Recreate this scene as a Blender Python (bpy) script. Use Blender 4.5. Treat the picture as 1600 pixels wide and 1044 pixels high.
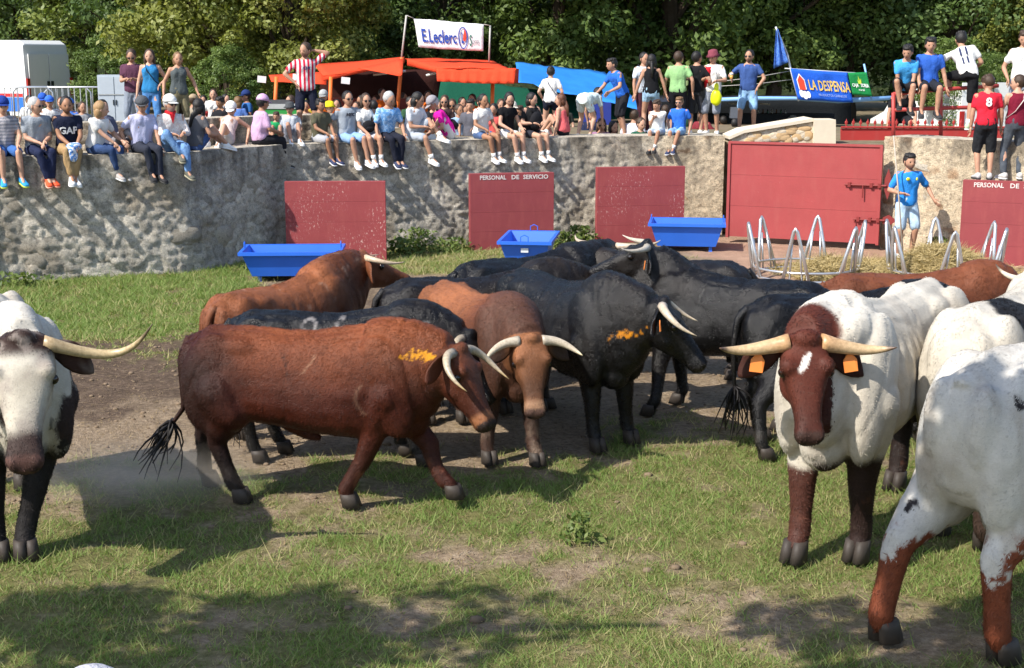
import bpy, bmesh, math, random
import numpy as np
from mathutils import Vector, Matrix, Euler
random.seed(7); RNG = np.random.default_rng(7)
for _o in list(bpy.data.objects): bpy.data.objects.remove(_o)
SC = bpy.context.scene
COL = SC.collection
R = math.radians
# ------------------------------------------------------------------ camera, sky, sun, exposure
CAM_H, FPX, YH = 3.3, 2200.0, 90.0
PITCH = math.atan((522 - YH) / FPX)
_c = bpy.data.cameras.new('camera'); CAM = bpy.data.objects.new('camera', _c); COL.objects.link(CAM)
_c.sensor_width = 36; _c.lens = FPX / 1600 * 36; _c.clip_end = 600; _c.clip_start = 0.1
CAM.location = (0, 0, CAM_H); CAM.rotation_euler = (R(90) - PITCH, 0, 0)
SC.camera = CAM
SUN_EL = R(46); SUN_TRAVEL = Vector((0.78, 0.625, 0)).normalized()
W = bpy.data.worlds.new('World'); SC.world = W; W.use_nodes = True
_nt = W.node_tree; _bg = _nt.nodes['Background']
_sky = _nt.nodes.new('ShaderNodeTexSky'); _sky.sky_type = 'NISHITA'; _sky.sun_disc = False
_sky.sun_elevation = SUN_EL; _sky.sun_rotation = math.atan2(-SUN_TRAVEL.x, -SUN_TRAVEL.y)
_nt.links.new(_sky.outputs[0], _bg.inputs[0]); _bg.inputs[1].default_value = 0.15
_l = bpy.data.lights.new('sun', 'SUN'); _l.energy = 4.6; _l.angle = R(0.53); _l.color = (1, .945, .86)
SUN = bpy.data.objects.new('sun', _l); COL.objects.link(SUN)
_d = Vector((SUN_TRAVEL.x * math.cos(SUN_EL), SUN_TRAVEL.y * math.cos(SUN_EL), -math.sin(SUN_EL)))
SUN.rotation_euler = _d.to_track_quat('-Z', 'Y').to_euler(); SUN.location = (-20, -12, 25)
SC.view_settings.view_transform = 'Standard'; SC.view_settings.look = 'None'
SC.view_settings.exposure = 0.70; SC.view_settings.gamma = 1; SC.view_settings.use_curve_mapping = False
SC.render.engine = 'CYCLES'; SC.cycles.use_denoising = True
SC.cycles.max_bounces = 6; SC.cycles.diffuse_bounces = 3; SC.cycles.glossy_bounces = 2; SC.cycles.transparent_max_bounces = 6
SC.cycles.transmission_bounces = 3; SC.cycles.volume_bounces = 2; SC.cycles.caustics_reflective = False; SC.cycles.caustics_refractive = False
# ------------------------------------------------------------------ picture -> place
_F = np.array([0, math.cos(PITCH), -math.sin(PITCH)]); _U = np.array([0, math.sin(PITCH), math.cos(PITCH)])
def ray(u, v): return np.array([(u - 800) / FPX, 0, 0]) + _F - (v - 522) / FPX * _U
def G(u, v, z=0.0):
    """point of the level plane z that the photograph shows at (u, v)"""
    d = ray(u, v); t = (z - CAM_H) / d[2]; return np.array([0, 0, CAM_H]) + t * d
def D(u, v, y):
    """point at distance y in front of the camera that the photograph shows at (u, v)"""
    d = ray(u, v); t = y / d[1]; return np.array([0, 0, CAM_H]) + t * d
def pix(p):
    q = np.asarray(p, float) - np.array([0, 0, CAM_H]); w = q @ _F
    return 800 + FPX * q[0] / w, 522 - FPX * (q @ _U) / w
# ------------------------------------------------------------------ helpers: objects
def tag(o, label=None, cat=None, group=None, kind=None):
    if label: o['label'] = label
    if cat: o['category'] = cat
    if group: o['group'] = group
    if kind: o['kind'] = kind
    return o
def empty(name, loc=(0, 0, 0), rz=0.0, label=None, cat=None, group=None):
    o = bpy.data.objects.new(name, None); COL.objects.link(o); o.location = loc; o.rotation_euler = (0, 0, rz)
    o.empty_display_size = .1
    return tag(o, label, cat, group)
def copy_tree(o, parent=None):
    c = o.copy(); COL.objects.link(c)
    if parent: c.parent = parent
    for ch in list(o.children): copy_tree(ch, c)
    return c
def link(name, me, mat=None, parent=None, smooth=True):
    o = bpy.data.objects.new(name, me); COL.objects.link(o)
    if mat:
        for m in (mat if isinstance(mat, (list, tuple)) else [mat]): me.materials.append(m)
    if parent: o.parent = parent
    if smooth and len(me.polygons): me.polygons.foreach_set('use_smooth', [True] * len(me.polygons))
    return o
def nrm(v):
    v = np.asarray(v, float); n = np.linalg.norm(v); return v / n if n > 1e-9 else v
class MB:
    """collects shapes, builds one mesh"""
    def __init__(s): s.v = []; s.f = []; s.m = []; s.n = 0; s.cur = 0
    def add(s, vs, fs):
        vs = np.asarray(vs, float).reshape(-1, 3); s.v.append(vs)
        b = s.n
        for f in fs: s.f.append([i + b for i in f]); s.m.append(s.cur)
        s.n += len(vs); return s
    def box(s, c, size, rot=None, taper=None):
        x, y, z = np.asarray(size) / 2
        vs = np.array([(-x, -y, -z), (x, -y, -z), (x, y, -z), (-x, y, -z), (-x, -y, z), (x, -y, z), (x, y, z), (-x, y, z)], float)
        if taper: vs[4:, 0] *= taper[0]; vs[4:, 1] *= taper[1]
        if rot is not None: vs = vs @ np.array(Euler(rot).to_matrix()).T
        return s.add(vs + np.asarray(c), [(0, 3, 2, 1), (4, 5, 6, 7), (0, 1, 5, 4), (1, 2, 6, 5), (2, 3, 7, 6), (3, 0, 4, 7)])
    def hexa(s, b, t):
        """8 corners: bottom loop b, top loop t (both counter-clockwise from above)"""
        return s.add(list(b) + list(t), [(3, 2, 1, 0), (4, 5, 6, 7), (0, 1, 5, 4), (1, 2, 6, 5), (2, 3, 7, 6), (3, 0, 4, 7)])
    def rings(s, rs, cap=True, closed=False):
        n = len(rs[0]); vs = np.concatenate(rs); fs = []
        for k in range(len(rs) - 1 + (1 if closed else 0)):
            a, b = k * n, ((k + 1) % len(rs)) * n
            for i in range(n):
                j = (i + 1) % n; fs.append((a + i, a + j, b + j, b + i))
        if cap and not closed:
            fs.append(tuple(range(n))[::-1]); fs.append(tuple(range((len(rs) - 1) * n, len(rs) * n)))
        return s.add(vs, fs)
    def tube(s, pts, rad, n=8, flat=1.0, up=None, cap=True):
        pts = np.asarray(pts, float); k = len(pts)
        rad = np.broadcast_to(np.asarray(rad, float), (k,))
        T = np.gradient(pts, axis=0); rs = []
        ref = np.array([0, 0, 1.0]) if up is None else nrm(up)
        if up is None and abs(nrm(pts[-1] - pts[0])[2]) > .9: ref = np.array([1.0, 0, 0])
        a = np.linspace(0, 2 * math.pi, n, endpoint=False)
        for i in range(k):
            t = nrm(T[i]); l = nrm(np.cross(ref, t)); u = np.cross(t, l)
            rs.append(pts[i] + rad[i] * (np.cos(a)[:, None] * l + flat * np.sin(a)[:, None] * u))
        return s.rings(rs, cap)
    def ball(s, c, r, nu=10, nv=7, M=None):
        r = np.broadcast_to(np.asarray(r, float), (3,)); vs = [(0, 0, -1)]
        for j in range(1, nv):
            p = -math.pi / 2 + math.pi * j / nv
            for i in range(nu):
                q = 2 * math.pi * i / nu; vs.append((math.cos(p) * math.cos(q), math.cos(p) * math.sin(q), math.sin(p)))
        vs.append((0, 0, 1)); vs = np.array(vs) * r
        if M is not None: vs = vs @ np.asarray(M).T
        fs = []
        for i in range(nu): fs.append((0, 1 + (i + 1) % nu, 1 + i))
        for j in range(nv - 2):
            for i in range(nu):
                a = 1 + j * nu + i; b = 1 + j * nu + (i + 1) % nu; fs.append((a, b, b + nu, a + nu))
        t = len(vs) - 1; o = 1 + (nv - 2) * nu
        for i in range(nu): fs.append((o + i, o + (i + 1) % nu, t))
        return s.add(vs + np.asarray(c), fs)
    def cap_tube(s, pts, rad, n=10):
        """tube with rounded ends"""
        s.tube(pts, rad, n); rad = np.broadcast_to(np.asarray(rad, float), (len(pts),))
        s.ball(pts[0], rad[0], n, 6); s.ball(pts[-1], rad[-1], n, 6); return s
    def sheet(s, P, thick=None):
        """grid of points P[i][j] -> surface"""
        P = np.asarray(P, float); a, b = P.shape[:2]; fs = []
        for i in range(a - 1):
            for j in range(b - 1): fs.append((i * b + j, i * b + j + 1, (i + 1) * b + j + 1, (i + 1) * b + j))
        return s.add(P.reshape(-1, 3), fs)
    def mesh(s, name='m'):
        me = bpy.data.meshes.new(name); me.from_pydata(np.concatenate(s.v).tolist() if s.v else [], [], s.f)
        if any(s.m): me.polygons.foreach_set('material_index', s.m)
        me.update(); return me
    def build(s, name, mat=None, parent=None, smooth=False): return link(name, s.mesh(name), mat, parent, smooth)
QUEUE = []
def skin(name, mb, mat, parent, voxel=.02, iters=4, after=None):
    """object whose overlapping shapes are fused to one continuous surface (done for all at once in flush)"""
    o = link(name, mb.mesh(name), mat, parent, False)
    m = o.modifiers.new('r', 'REMESH'); m.mode = 'VOXEL'; m.voxel_size = voxel; m.use_smooth_shade = True
    if iters:
        m = o.modifiers.new('s', 'SMOOTH'); m.factor = .5; m.iterations = iters
    QUEUE.append((o, after)); return o
def flush():
    bpy.context.view_layer.update(); dg = bpy.context.evaluated_depsgraph_get(); out = []
    for o, after in QUEUE:
        out.append((o, after, bpy.data.meshes.new_from_object(o.evaluated_get(dg))))
    for o, after, me in out:
        o.modifiers.clear(); old = o.data; mats = [m for m in old.materials]
        o.data = me; me.materials.clear()
        for m in mats: me.materials.append(m)
        me.polygons.foreach_set('use_smooth', [True] * len(me.polygons))
        bpy.data.meshes.remove(old)
        if after: after(o)
    QUEUE.clear()
def verts(me):
    a = np.empty(len(me.vertices) * 3, np.float32); me.vertices.foreach_get('co', a); return a.reshape(-1, 3).astype(float)
def set_col(me, col, name='coat'):
    a = me.color_attributes.new(name, 'FLOAT_COLOR', 'POINT')
    c = np.ones((len(me.vertices), 4), np.float32); c[:, :3] = col; a.data.foreach_set('color', c.ravel())
# ------------------------------------------------------------------ helpers: noise and materials
def _hash(i, j, k, seed):
    n = (i * 374761393 + j * 668265263 + k * 2147483647 + seed * 1274126177) & 0xffffffff
    n = ((n ^ (n >> 13)) * 1274126177) & 0xffffffff; return ((n ^ (n >> 16)) & 0xffff) / 65535.0
def vnoise(p, scale=1.0, seed=0):
    p = np.asarray(p, float) * scale; i = np.floor(p).astype(np.int64); f = p - i; f = f * f * (3 - 2 * f); r = 0
    for a in (0, 1):
        for b in (0, 1):
            for c in (0, 1):
                w = (f[:, 0] if a else 1 - f[:, 0]) * (f[:, 1] if b else 1 - f[:, 1]) * (f[:, 2] if c else 1 - f[:, 2])
                r = r + w * _hash(i[:, 0] + a, i[:, 1] + b, i[:, 2] + c, seed)
    return r
def fbm(p, scale=1.0, seed=0, oct=4):
    r = 0; a = .5; t = 0
    for o in range(oct): r = r + a * vnoise(p, scale * 2 ** o, seed + o); t += a; a *= .5
    return r / t
def sst(a, b, x): t = np.clip((x - a) / (b - a), 0, 1); return t * t * (3 - 2 * t)
class NT:
    def __init__(s, name, rough=.8, spec=.3, metal=0.0):
        s.m = bpy.data.materials.new(name); s.m.use_nodes = True; s.t = s.m.node_tree; s.b = s.t.nodes['Principled BSDF']
        s.b.inputs['Roughness'].default_value = rough; s.b.inputs['Specular IOR Level'].default_value = spec; s.b.inputs['Metallic'].default_value = metal
        s._co = {}
    def n(s, typ, **kw):
        o = s.t.nodes.new('ShaderNode' + typ)
        for k, v in kw.items(): setattr(o, k, v)
        return o
    def l(s, a, b): s.t.links.new(a, b)
    def co(s, kind='Object', scale=(1, 1, 1)):
        tc = s.n('TexCoord'); mp = s.n('Mapping'); mp.inputs['Scale'].default_value = scale; s.l(tc.outputs[kind], mp.inputs[0]); return mp.outputs[0]
    def noise(s, vec, scale, detail=4, rough=.55):
        o = s.n('TexNoise'); o.inputs['Scale'].default_value = scale; o.inputs['Detail'].default_value = detail; o.inputs['Roughness'].default_value = rough
        s.l(vec, o.inputs['Vector']); return o.outputs['Fac']
    def ramp(s, fac, stops):
        o = s.n('ValToRGB'); e = o.color_ramp.elements
        while len(e) < len(stops): e.new(.5)
        for x, (p, c) in zip(e, stops): x.position = p; x.color = (*c, 1) if len(c) == 3 else c
        s.l(fac, o.inputs[0]); return o.outputs[0]
    def mix(s, fac, a, b, mode='MIX'):
        o = s.n('Mix', data_type='RGBA', blend_type=mode)
        for sock, v in ((o.inputs[0], fac), (o.inputs[6], a), (o.inputs[7], b)):
            if hasattr(v, 'is_linked') or isinstance(v, bpy.types.NodeSocket): s.l(v, sock)
            elif isinstance(v, (int, float)): sock.default_value = v
            else: sock.default_value = (*v, 1)
        return o.outputs[2]
    def bump(s, h, strength=.3, dist=.02):
        o = s.n('Bump'); o.inputs['Strength'].default_value = strength; o.inputs['Distance'].default_value = dist
        s.l(h, o.inputs['Height']); s.l(o.outputs[0], s.b.inputs['Normal'])
    def col(s, c):
        if isinstance(c, bpy.types.NodeSocket): s.l(c, s.b.inputs['Base Color'])
        else: s.b.inputs['Base Color'].default_value = (*c, 1)
        return s
_mc = {}
def plain(name, c, rough=.7, spec=.3, metal=0.0, var=.12, scale=8, bump=0.0):
    """one colour with a little cloudy variation"""
    key = (name, tuple(c), rough, metal)
    if key in _mc: return _mc[key]
    t = NT(name, rough, spec, metal); v = t.co('Object')
    f = t.noise(v, scale, 4)
    t.col(t.mix(f, tuple(x * (1 - var) for x in c), tuple(min(1, x * (1 + var)) for x in c)))
    if bump: t.bump(t.noise(v, scale * 6, 3), bump, .01)
    _mc[key] = t.m; return t.m
def lerp(a, b, t): return np.asarray(a) * (1 - t[:, None]) + np.asarray(b) * t[:, None]
# ------------------------------------------------------------------ ground
def uv_of(x, y, z=0.0):
    q = np.stack([x, y, np.full_like(x, z - CAM_H)], -1); w = q @ _F; w = np.where(w < .5, .5, w)
    return 800 + FPX * q[..., 0] / w, 522 - FPX * (q @ _U) / w
def blob(u, v, cu, cv, ru, rv): return np.exp(-(((u - cu) / ru) ** 2 + ((v - cv) / rv) ** 2))
def ground_masks(x, y):
    """grass cover, light dry dirt, pink gravel: what lies where in the arena"""
    sh = x.shape; p = np.stack([x.ravel(), y.ravel(), 0 * x.ravel()], 1)
    n1 = fbm(p, .9, 101).reshape(sh) - .5; n2 = fbm(p, 3.2, 105).reshape(sh) - .5
    u, v = uv_of(x, y); u = u + 220 * n1; v = v + 60 * n1 + 26 * n2 * np.clip((v - 300) / 200, .3, 2)
    g = np.zeros(sh)
    g = np.maximum(g, .98 * sst(540, 495, v) * sst(470, 380, u))                   # green strip under the left wall
    g = np.maximum(g, .80 * sst(438, 420, v) * sst(1080, 940, u))                  # strip under the middle wall
    g = np.maximum(g, .92 * sst(690, 745, v + .05 * (u - 800)))                     # front turf
    g = np.maximum(g, .90 * sst(960, 1060, u) * sst(640, 690, v))
    g = np.maximum(g, .5 * blob(u, v, 300, 560, 160, 14))
    for c in ((440, 815, 130, 34), (650, 958, 110, 24), (830, 850, 110, 22), (1270, 960, 190, 46), (340, 965, 80, 24), (90, 760, 140, 40), (560, 770, 120, 22), (950, 880, 110, 22), (700, 850, 70, 22), (1480, 1000, 120, 40)):
        g = g * (1 - .62 * np.clip(1.25 * blob(u, v, *c), 0, 1))
    n3 = fbm(p, 8.5, 109).reshape(sh) - .5; g = np.clip(g * .97 + (n2 * 1.15 + n3 * .9) * (g > .03), 0, 1)
    dry = np.clip(.30 + .75 * sst(600, 680, v) + .6 * blob(u, v, 1080, 610, 260, 70) + .55 * sst(470, 430, v) + n2 * .7, 0, 1)
    dry = np.clip(dry - .75 * blob(u, v, 180, 580, 300, 75), 0, 1)
    gr = sst(1060, 1120, u) * sst(520, 440, v)
    g = g * (1 - gr * .95)
    return g, dry, gr
def dirt_height(x, y):
    p = np.stack([x.ravel(), y.ravel(), 0 * x.ravel()], 1); return ((fbm(p, .5, 91, 2) - .5) * .05 + (fbm(p, 5, 95, 3) - .5) * .035).reshape(x.shape)
xs = np.concatenate([[-160, -90, -50, -28, -16, -11], np.arange(-8.6, 9.6, .055), [12, 18, 30, 55, 95, 160]])
ys = np.concatenate([[-40, -15, -4, 2, 5], np.arange(6.4, 27.4, .06), [29, 34, 45, 80, 150, 260]])
GX, GY = np.meshgrid(xs, ys, indexing='ij'); ga, gd, gr_ = ground_masks(GX, GY)
GZ = dirt_height(GX, GY) * sst(11, 8.5, np.abs(GX)) - .02
m = MB(); m.sheet(np.stack([GX, GY, GZ], -1)); me = m.mesh('ground'); me.flip_normals(); set_col(me, np.stack([ga, gd, gr_], -1).reshape(-1, 3), 'cover')
t = NT('arena_ground', .95, .1); at = t.n('VertexColor', layer_name='cover'); sp = t.n('SeparateColor'); t.l(at.outputs[0], sp.inputs[0])
v = t.co('Object'); f1 = t.noise(v, 22, 6, .65); f2 = t.noise(v, 3, 4); f3 = t.noise(v, 90, 3)
drk = t.ramp(f1, [(.28, (.06, .042, .03)), (.55, (.135, .094, .066)), (.75, (.24, .18, .125))])
lgt = t.ramp(f1, [(.25, (.16, .115, .075)), (.5, (.30, .225, .15)), (.72, (.44, .345, .24))])
grv = t.ramp(f3, [(.3, (.30, .18, .12)), (.6, (.47, .31, .22)), (.8, (.56, .42, .33))])
trf = t.ramp(f1, [(.25, (.09, .085, .03)), (.55, (.18, .17, .065)), (.8, (.32, .26, .14))])
c = t.mix(sp.outputs[1], drk, lgt); c = t.mix(sp.outputs[2], c, grv)
gf = t.n('MapRange'); t.l(sp.outputs[0], gf.inputs[0]); gf.inputs[1].default_value = .15; gf.inputs[2].default_value = .75
c = t.mix(gf.outputs[0], c, trf); t.col(t.mix(1.0, c, t.ramp(f2, [(.3, (.8, .8, .8)), (.7, (1.12, 1.12, 1.12))]), 'MULTIPLY'))
ad = t.n('Math', operation='ADD'); t.l(f1, ad.inputs[0]); t.l(f3, ad.inputs[1]); t.bump(ad.outputs[0], .9, .03)
tag(link('ground', me, t.m), kind='structure')
def cards(name, mat, base, d, side, wid, col, rows=2):
    """many thin blades: root points, tip vectors, side vectors, half widths, colours -> one mesh of triangles"""
    n = len(base); V = np.empty((n, 3, 3), np.float32); V[:, 0] = base - side * wid[:, None]; V[:, 1] = base + side * wid[:, None]; V[:, 2] = base + d
    me = bpy.data.meshes.new(name); me.vertices.add(n * 3); me.vertices.foreach_set('co', V.ravel())
    me.loops.add(n * 3); me.loops.foreach_set('vertex_index', np.arange(n * 3, dtype=np.int32)); me.polygons.add(n)
    me.polygons.foreach_set('loop_start', np.arange(0, n * 3, 3, dtype=np.int32)); me.polygons.foreach_set('loop_total', np.full(n, 3, np.int32)); me.update(); me.validate()
    set_col(me, np.repeat(col, 3, 0), 'leaf'); return link(name, me, mat, None, False)
def leaf_material(name, rough=.55, spec=.25, trans=.35):
    t = NT(name, rough, spec); a = t.n('VertexColor', layer_name='leaf'); t.col(a.outputs[0])
    tr = t.n('BsdfTranslucent'); mx = t.n('MixShader'); mx.inputs[0].default_value = trans; t.l(t.mix(1.0, a.outputs[0], (1.25, 1.3, .6), 'MULTIPLY'), tr.inputs[0])
    out = t.t.nodes['Material Output']; t.l(t.b.outputs[0], mx.inputs[1]); t.l(tr.outputs[0], mx.inputs[2]); t.l(mx.outputs[0], out.inputs[0]); return t.m
GRASS_M = leaf_material('grass_blades', .6, .2, .35); STRAW_M = leaf_material('dry_straw', .8, .15, .15)
def scatter(n, y0, y1, xh):
    y = np.sqrt(RNG.uniform(y0 * y0, y1 * y1, n)); x = RNG.uniform(-1, 1, n) * (xh * y + .35); return x, y
x, y = scatter(1000000, 7.0, 25.0, .375)
ga, gd, gr_ = ground_masks(x, y); cl = fbm(np.stack([x, y, 0 * x], 1), 7, 121, 3)
keep = RNG.uniform(0, 1, len(x)) < np.clip(ga * 1.15 - .06, 0, 1) ** 1.3 * sst(.40, .60, cl + .16 * ga) * np.clip(13.5 / y, .35, 1)
x, y, ga, cl = x[keep], y[keep], ga[keep], cl[keep]; n = len(x)
u_, v_ = uv_of(x, y); far = sst(13, 18, y)
h = (.012 + .024 * RNG.gamma(2.0, .5, n) * (.5 + cl)) * (1 + .35 * far); lean = RNG.normal(0, .85, (n, 2)) * h[:, None]
an = RNG.uniform(0, math.pi, n); side = np.stack([np.cos(an), np.sin(an) * .5, 0 * an], 1)
dryb = sst(.46, .84, RNG.uniform(0, 1, n) * .75 + .40 * (1 - ga) + .25 * (fbm(np.stack([x, y, 0 * x], 1), .7, 131) - .5) + .22 * ((u_ > 430) & (v_ < 440)))
gcol = lerp((.115, .195, .040), (.215, .285, .080), RNG.uniform(0, 1, n)); gcol = lerp(gcol, (.44, .37, .19), dryb * .85)
z0 = dirt_height(x, y) - .02
tag(cards('grass', GRASS_M, np.stack([x, y, z0 - .004], 1), np.stack([lean[:, 0], lean[:, 1], h], 1), side, .0032 + .0035 * far + RNG.uniform(0, .002, n), gcol), kind='stuff')
# fallen straw and clods on the bare dirt
x, y = scatter(90000, 7.2, 22, .375); ga, gd, gr_ = ground_masks(x, y); keep = RNG.uniform(0, 1, len(x)) < (1 - ga) * (.25 + .6 * gd) * (1 - gr_); x, y = x[keep], y[keep]; n = len(x)
an = RNG.uniform(0, 2 * math.pi, n); L = RNG.uniform(.02, .075, n); d = np.stack([np.cos(an) * L, np.sin(an) * L, RNG.uniform(-.004, .014, n)], 1); sd = np.stack([-np.sin(an), np.cos(an), 0 * an], 1)
tag(cards('straw_litter', STRAW_M, np.stack([x, y, dirt_height(x, y) - .010], 1), d, sd, RNG.uniform(.002, .005, n), lerp((.34, .25, .13), (.13, .09, .055), RNG.uniform(0, 1, n))), kind='stuff')
def clod_mesh(rg):
    m = MB(); m.ball((0, 0, 0), (1, .8, .55), 7, 5); me = m.mesh('clod'); p = verts(me); me.vertices.foreach_set('co', (p * (1 + .5 * (fbm(p + rg.uniform(0, 50), 1.3, 3)[:, None] - .5))).astype(np.float32).ravel()); return me
mbc = MB(); rg = np.random.default_rng(5); x, y = scatter(4500, 7.2, 21, .375); ga, gd, gr_ = ground_masks(x, y); keep = rg.uniform(0, 1, len(x)) < (1 - ga) * .6; x, y = x[keep], y[keep]; zz = dirt_height(x, y) - .02
for i in range(len(x)):
    r = rg.gamma(2, .004) + .005; mbc.ball((x[i], y[i], zz[i] + r * .2), (r * 1.3, r, r * .7), 5, 4)
tag(mbc.build('dirt_clods', plain('dry_clod', (.17, .125, .085), .95, .1, var=.5, scale=3), None, True), kind='stuff')
# ------------------------------------------------------------------ arena wall
WALL_PX = [(-260, 470), (-120, 452), (0, 441), (150, 433), (300, 424), (380, 409), (448, 397), (530, 391), (620, 387), (760, 379), (900, 371), (1010, 367), (1128, 366)]
WPL = np.array([G(a, b)[:2] for a, b in WALL_PX])
def resample(P, step):
    d = np.r_[0, np.cumsum(np.linalg.norm(np.diff(P, axis=0), axis=1))]; s = np.arange(0, d[-1] + 1e-6, step); s[-1] = d[-1]
    Q = np.stack([np.interp(s, d, P[:, i]) for i in range(2)], 1)
    for _ in range(50): Q[1:-1] = .25 * Q[:-2] + .5 * Q[1:-1] + .25 * Q[2:]
    return Q, s
def worley(s, z, cell, seed, sx=1.5):
    s = s / (cell * sx); z = z / cell; i, j = np.floor(s).astype(np.int64), np.floor(z).astype(np.int64); F1 = np.full(s.shape, 9.); F2 = F1.copy(); ID = np.zeros(s.shape)
    for a in (-1, 0, 1):
        for b in (-1, 0, 1):
            h1 = _hash(i + a, j + b, 0 * i, seed); h2 = _hash(i + a, j + b, 0 * i + 7, seed); d = np.hypot(i + a + .15 + .7 * h1 - s, j + b + .15 + .7 * h2 - z)
            ID = np.where(d < F1, h1 * 7.3 % 1, ID); F2 = np.where(d < F1, F1, np.minimum(F2, d)); F1 = np.minimum(F1, d)
    return F1, F2, ID
def wall_stone_material():
    t = NT('rubble_masonry', .95, .12); a = t.n('VertexColor', layer_name='stone'); v = t.co('Object'); f = t.noise(v, 16, 6, .7); g = t.noise(v, 55, 4, .7); k = t.noise(v, 4.5, 5, .7)
    c = t.mix(1.0, a.outputs[0], t.ramp(f, [(.28, (.42, .41, .40)), (.46, (.95, .95, .95)), (.72, (1.35, 1.32, 1.28))]), 'MULTIPLY')
    c = t.mix(1.0, c, t.ramp(g, [(.3, (.6, .6, .6)), (.6, (1.1, 1.1, 1.1))]), 'MULTIPLY')
    c = t.mix(t.ramp(k, [(.52, (0, 0, 0)), (.70, (.5, .5, .5))]), c, (.085, .078, .068))
    t.col(c); ad = t.n('Math', operation='ADD'); t.l(f, ad.inputs[0]); t.l(g, ad.inputs[1]); t.bump(ad.outputs[0], .9, .035); return t.m
STONE_M = wall_stone_material()
GREY, CREAM = (.53, .485, .41), (.62, .51, .36)
def wall_color(s, z, top, ID, F, cream, seed):
    p = np.stack([s, z, 0 * s], 1); n = fbm(p, 1.6, seed); c = lerp(np.array(GREY) * .72, np.array(GREY) * 1.25, ID)
    c = lerp(c, (.30, .245, .175), sst(.55, .75, n) * .6)
    cc = lerp(np.array(CREAM) * .88, np.array(CREAM) * 1.12, fbm(p, 3, seed + 2)); cc = lerp(cc, (.36, .22, .12), (ID > .78) * sst(.5, .62, fbm(p, 2.2, seed + 6)) * .9)
    c = lerp(c, cc, cream)
    st = fbm(p * [3.0, .5, 1], 2.0, seed + 4)
    c = lerp(c, (.05, .048, .046), np.clip(sst(top - .75, top, z + .5 * (st - .5)) * sst(.42, .62, st) * .62, 0, 1))
    return c
def masonry_wall(label, P, top, thick, cream_fn, seed, relief=.024, cell=.17, nst=0, smooth_top=0.0):
    root = empty('stone_wall', (0, 0, 0), 0, label, 'wall')
    Q, s = resample(P, .032); tg = np.gradient(Q, axis=0); tg /= np.linalg.norm(tg, axis=1)[:, None]; nr = np.stack([tg[:, 1], -tg[:, 0]], 1)
    zs = np.arange(-.08, top + .001, .032); zs[-1] = top; S, Z = np.meshgrid(s, zs, indexing='ij'); f = S.ravel(), Z.ravel()
    cr = cream_fn(np.interp(f[0], s, Q[:, 0])); jit = fbm(np.stack([*f, 0 * f[0]], 1), 3, seed + 8)
    F1, F2, ID = worley(f[0] + .12 * jit, f[1] + .12 * jit, cell, seed); e = np.clip((F2 - F1) * 2.6, 0, 1)
    disp = relief * (e ** .5 - .6) * (1 - .75 * cr) + (fbm(np.stack([*f, 0 * f[0]], 1), 2.2, seed + 1) - .5) * .09 * (1 - .6 * cr) + (fbm(np.stack([*f, 0 * f[0]], 1), 14, seed + 3) - .5) * .05
    disp = disp.reshape(S.shape) * sst(top + .02, top - .10, Z); face = np.empty(S.shape + (3,))
    face[..., :2] = Q[:, None, :] + nr[:, None, :] * disp[..., None]; face[..., 2] = Z
    col = wall_color(*f, top, ID, e, cr, seed)
    w = np.array([.03, .10, .25, .45, .7, 1.0]) * thick; TP = np.empty((len(s), len(w) + 1, 3)); TP[:, 0] = face[:, -1]
    for k, d in enumerate(w):
        TP[:, k + 1, :2] = Q - nr * d; TP[:, k + 1, 2] = top + (fbm(np.stack([s, 0 * s + d, 0 * s], 1), 3, seed + 9) - .5) * .04
    BK = np.stack([np.c_[Q - nr * thick, np.full(len(s), z)] for z in (top, .6, -.08)], 1); BK[:, 0] = TP[:, -1]
    m = MB(); m.sheet(face[:, ::-1]); m.sheet(TP[:, ::-1]); m.sheet(BK[:, ::-1])
    for k in (0, -1):
        e_ = [tuple(face[k, 0]), tuple(face[k, -1]), tuple(BK[k, 0]), tuple(BK[k, 2])]; m.add(e_, [(0, 1, 2, 3)] if k == 0 else [(3, 2, 1, 0)])
    me = m.mesh('masonry'); me.flip_normals()
    ct = lerp(np.array(GREY) * .75, np.array(GREY) * 1.5, fbm(TP.reshape(-1, 3), 2, seed)); ct = lerp(ct, np.array(CREAM) * .8, .35 * np.ones(len(ct)))
    allc = np.concatenate([col.reshape(S.shape + (3,))[:, ::-1].reshape(-1, 3), ct.reshape(TP.shape)[:, ::-1].reshape(-1, 3), np.tile(GREY, (BK.shape[0] * 3 + 8, 1))]); set_col(me, allc, 'stone')
    link('masonry', me, STONE_M, root)
    rg = np.random.default_rng(seed); pool = []
    for k in range(12):
        mm = MB(); mm.ball((0, 0, 0), (1, .5, .72), 9, 6); q = mm.mesh('stone'); p = verts(q); p = np.sign(p) * np.abs(p) ** .75; p *= (1 + .95 * (fbm(p + k * 9.1, 1.1, 5)[:, None] - .5)); q.vertices.foreach_set('co', p.astype(np.float32).ravel())
        tone = rg.uniform(.75, 1.35); set_col(q, np.tile(np.array(GREY) * tone * (1, .98, .95), (len(p), 1)), 'stone'); q.materials.append(STONE_M); q.polygons.foreach_set('use_smooth', [True] * len(q.polygons)); pool.append(q)
    for k in range(nst):
        i = rg.integers(2, len(s) - 2); z = rg.uniform(.03, top - .14)
        if cream_fn(np.array([Q[i, 0]]))[0] > .5 and rg.uniform() < .6: continue
        r = rg.gamma(5, .013) + .03; o = bpy.data.objects.new('stone', pool[rg.integers(12)]); COL.objects.link(o); o.parent = root
        o.location = (*(Q[i] + nr[i] * rg.uniform(-.075, -.035)), z); o.rotation_euler = (rg.normal(0, .15), rg.normal(0, .3), math.atan2(tg[i, 1], tg[i, 0]) + rg.normal(0, .15)); o.scale = (r * rg.uniform(.9, 1.6), r * .62, r)
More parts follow.
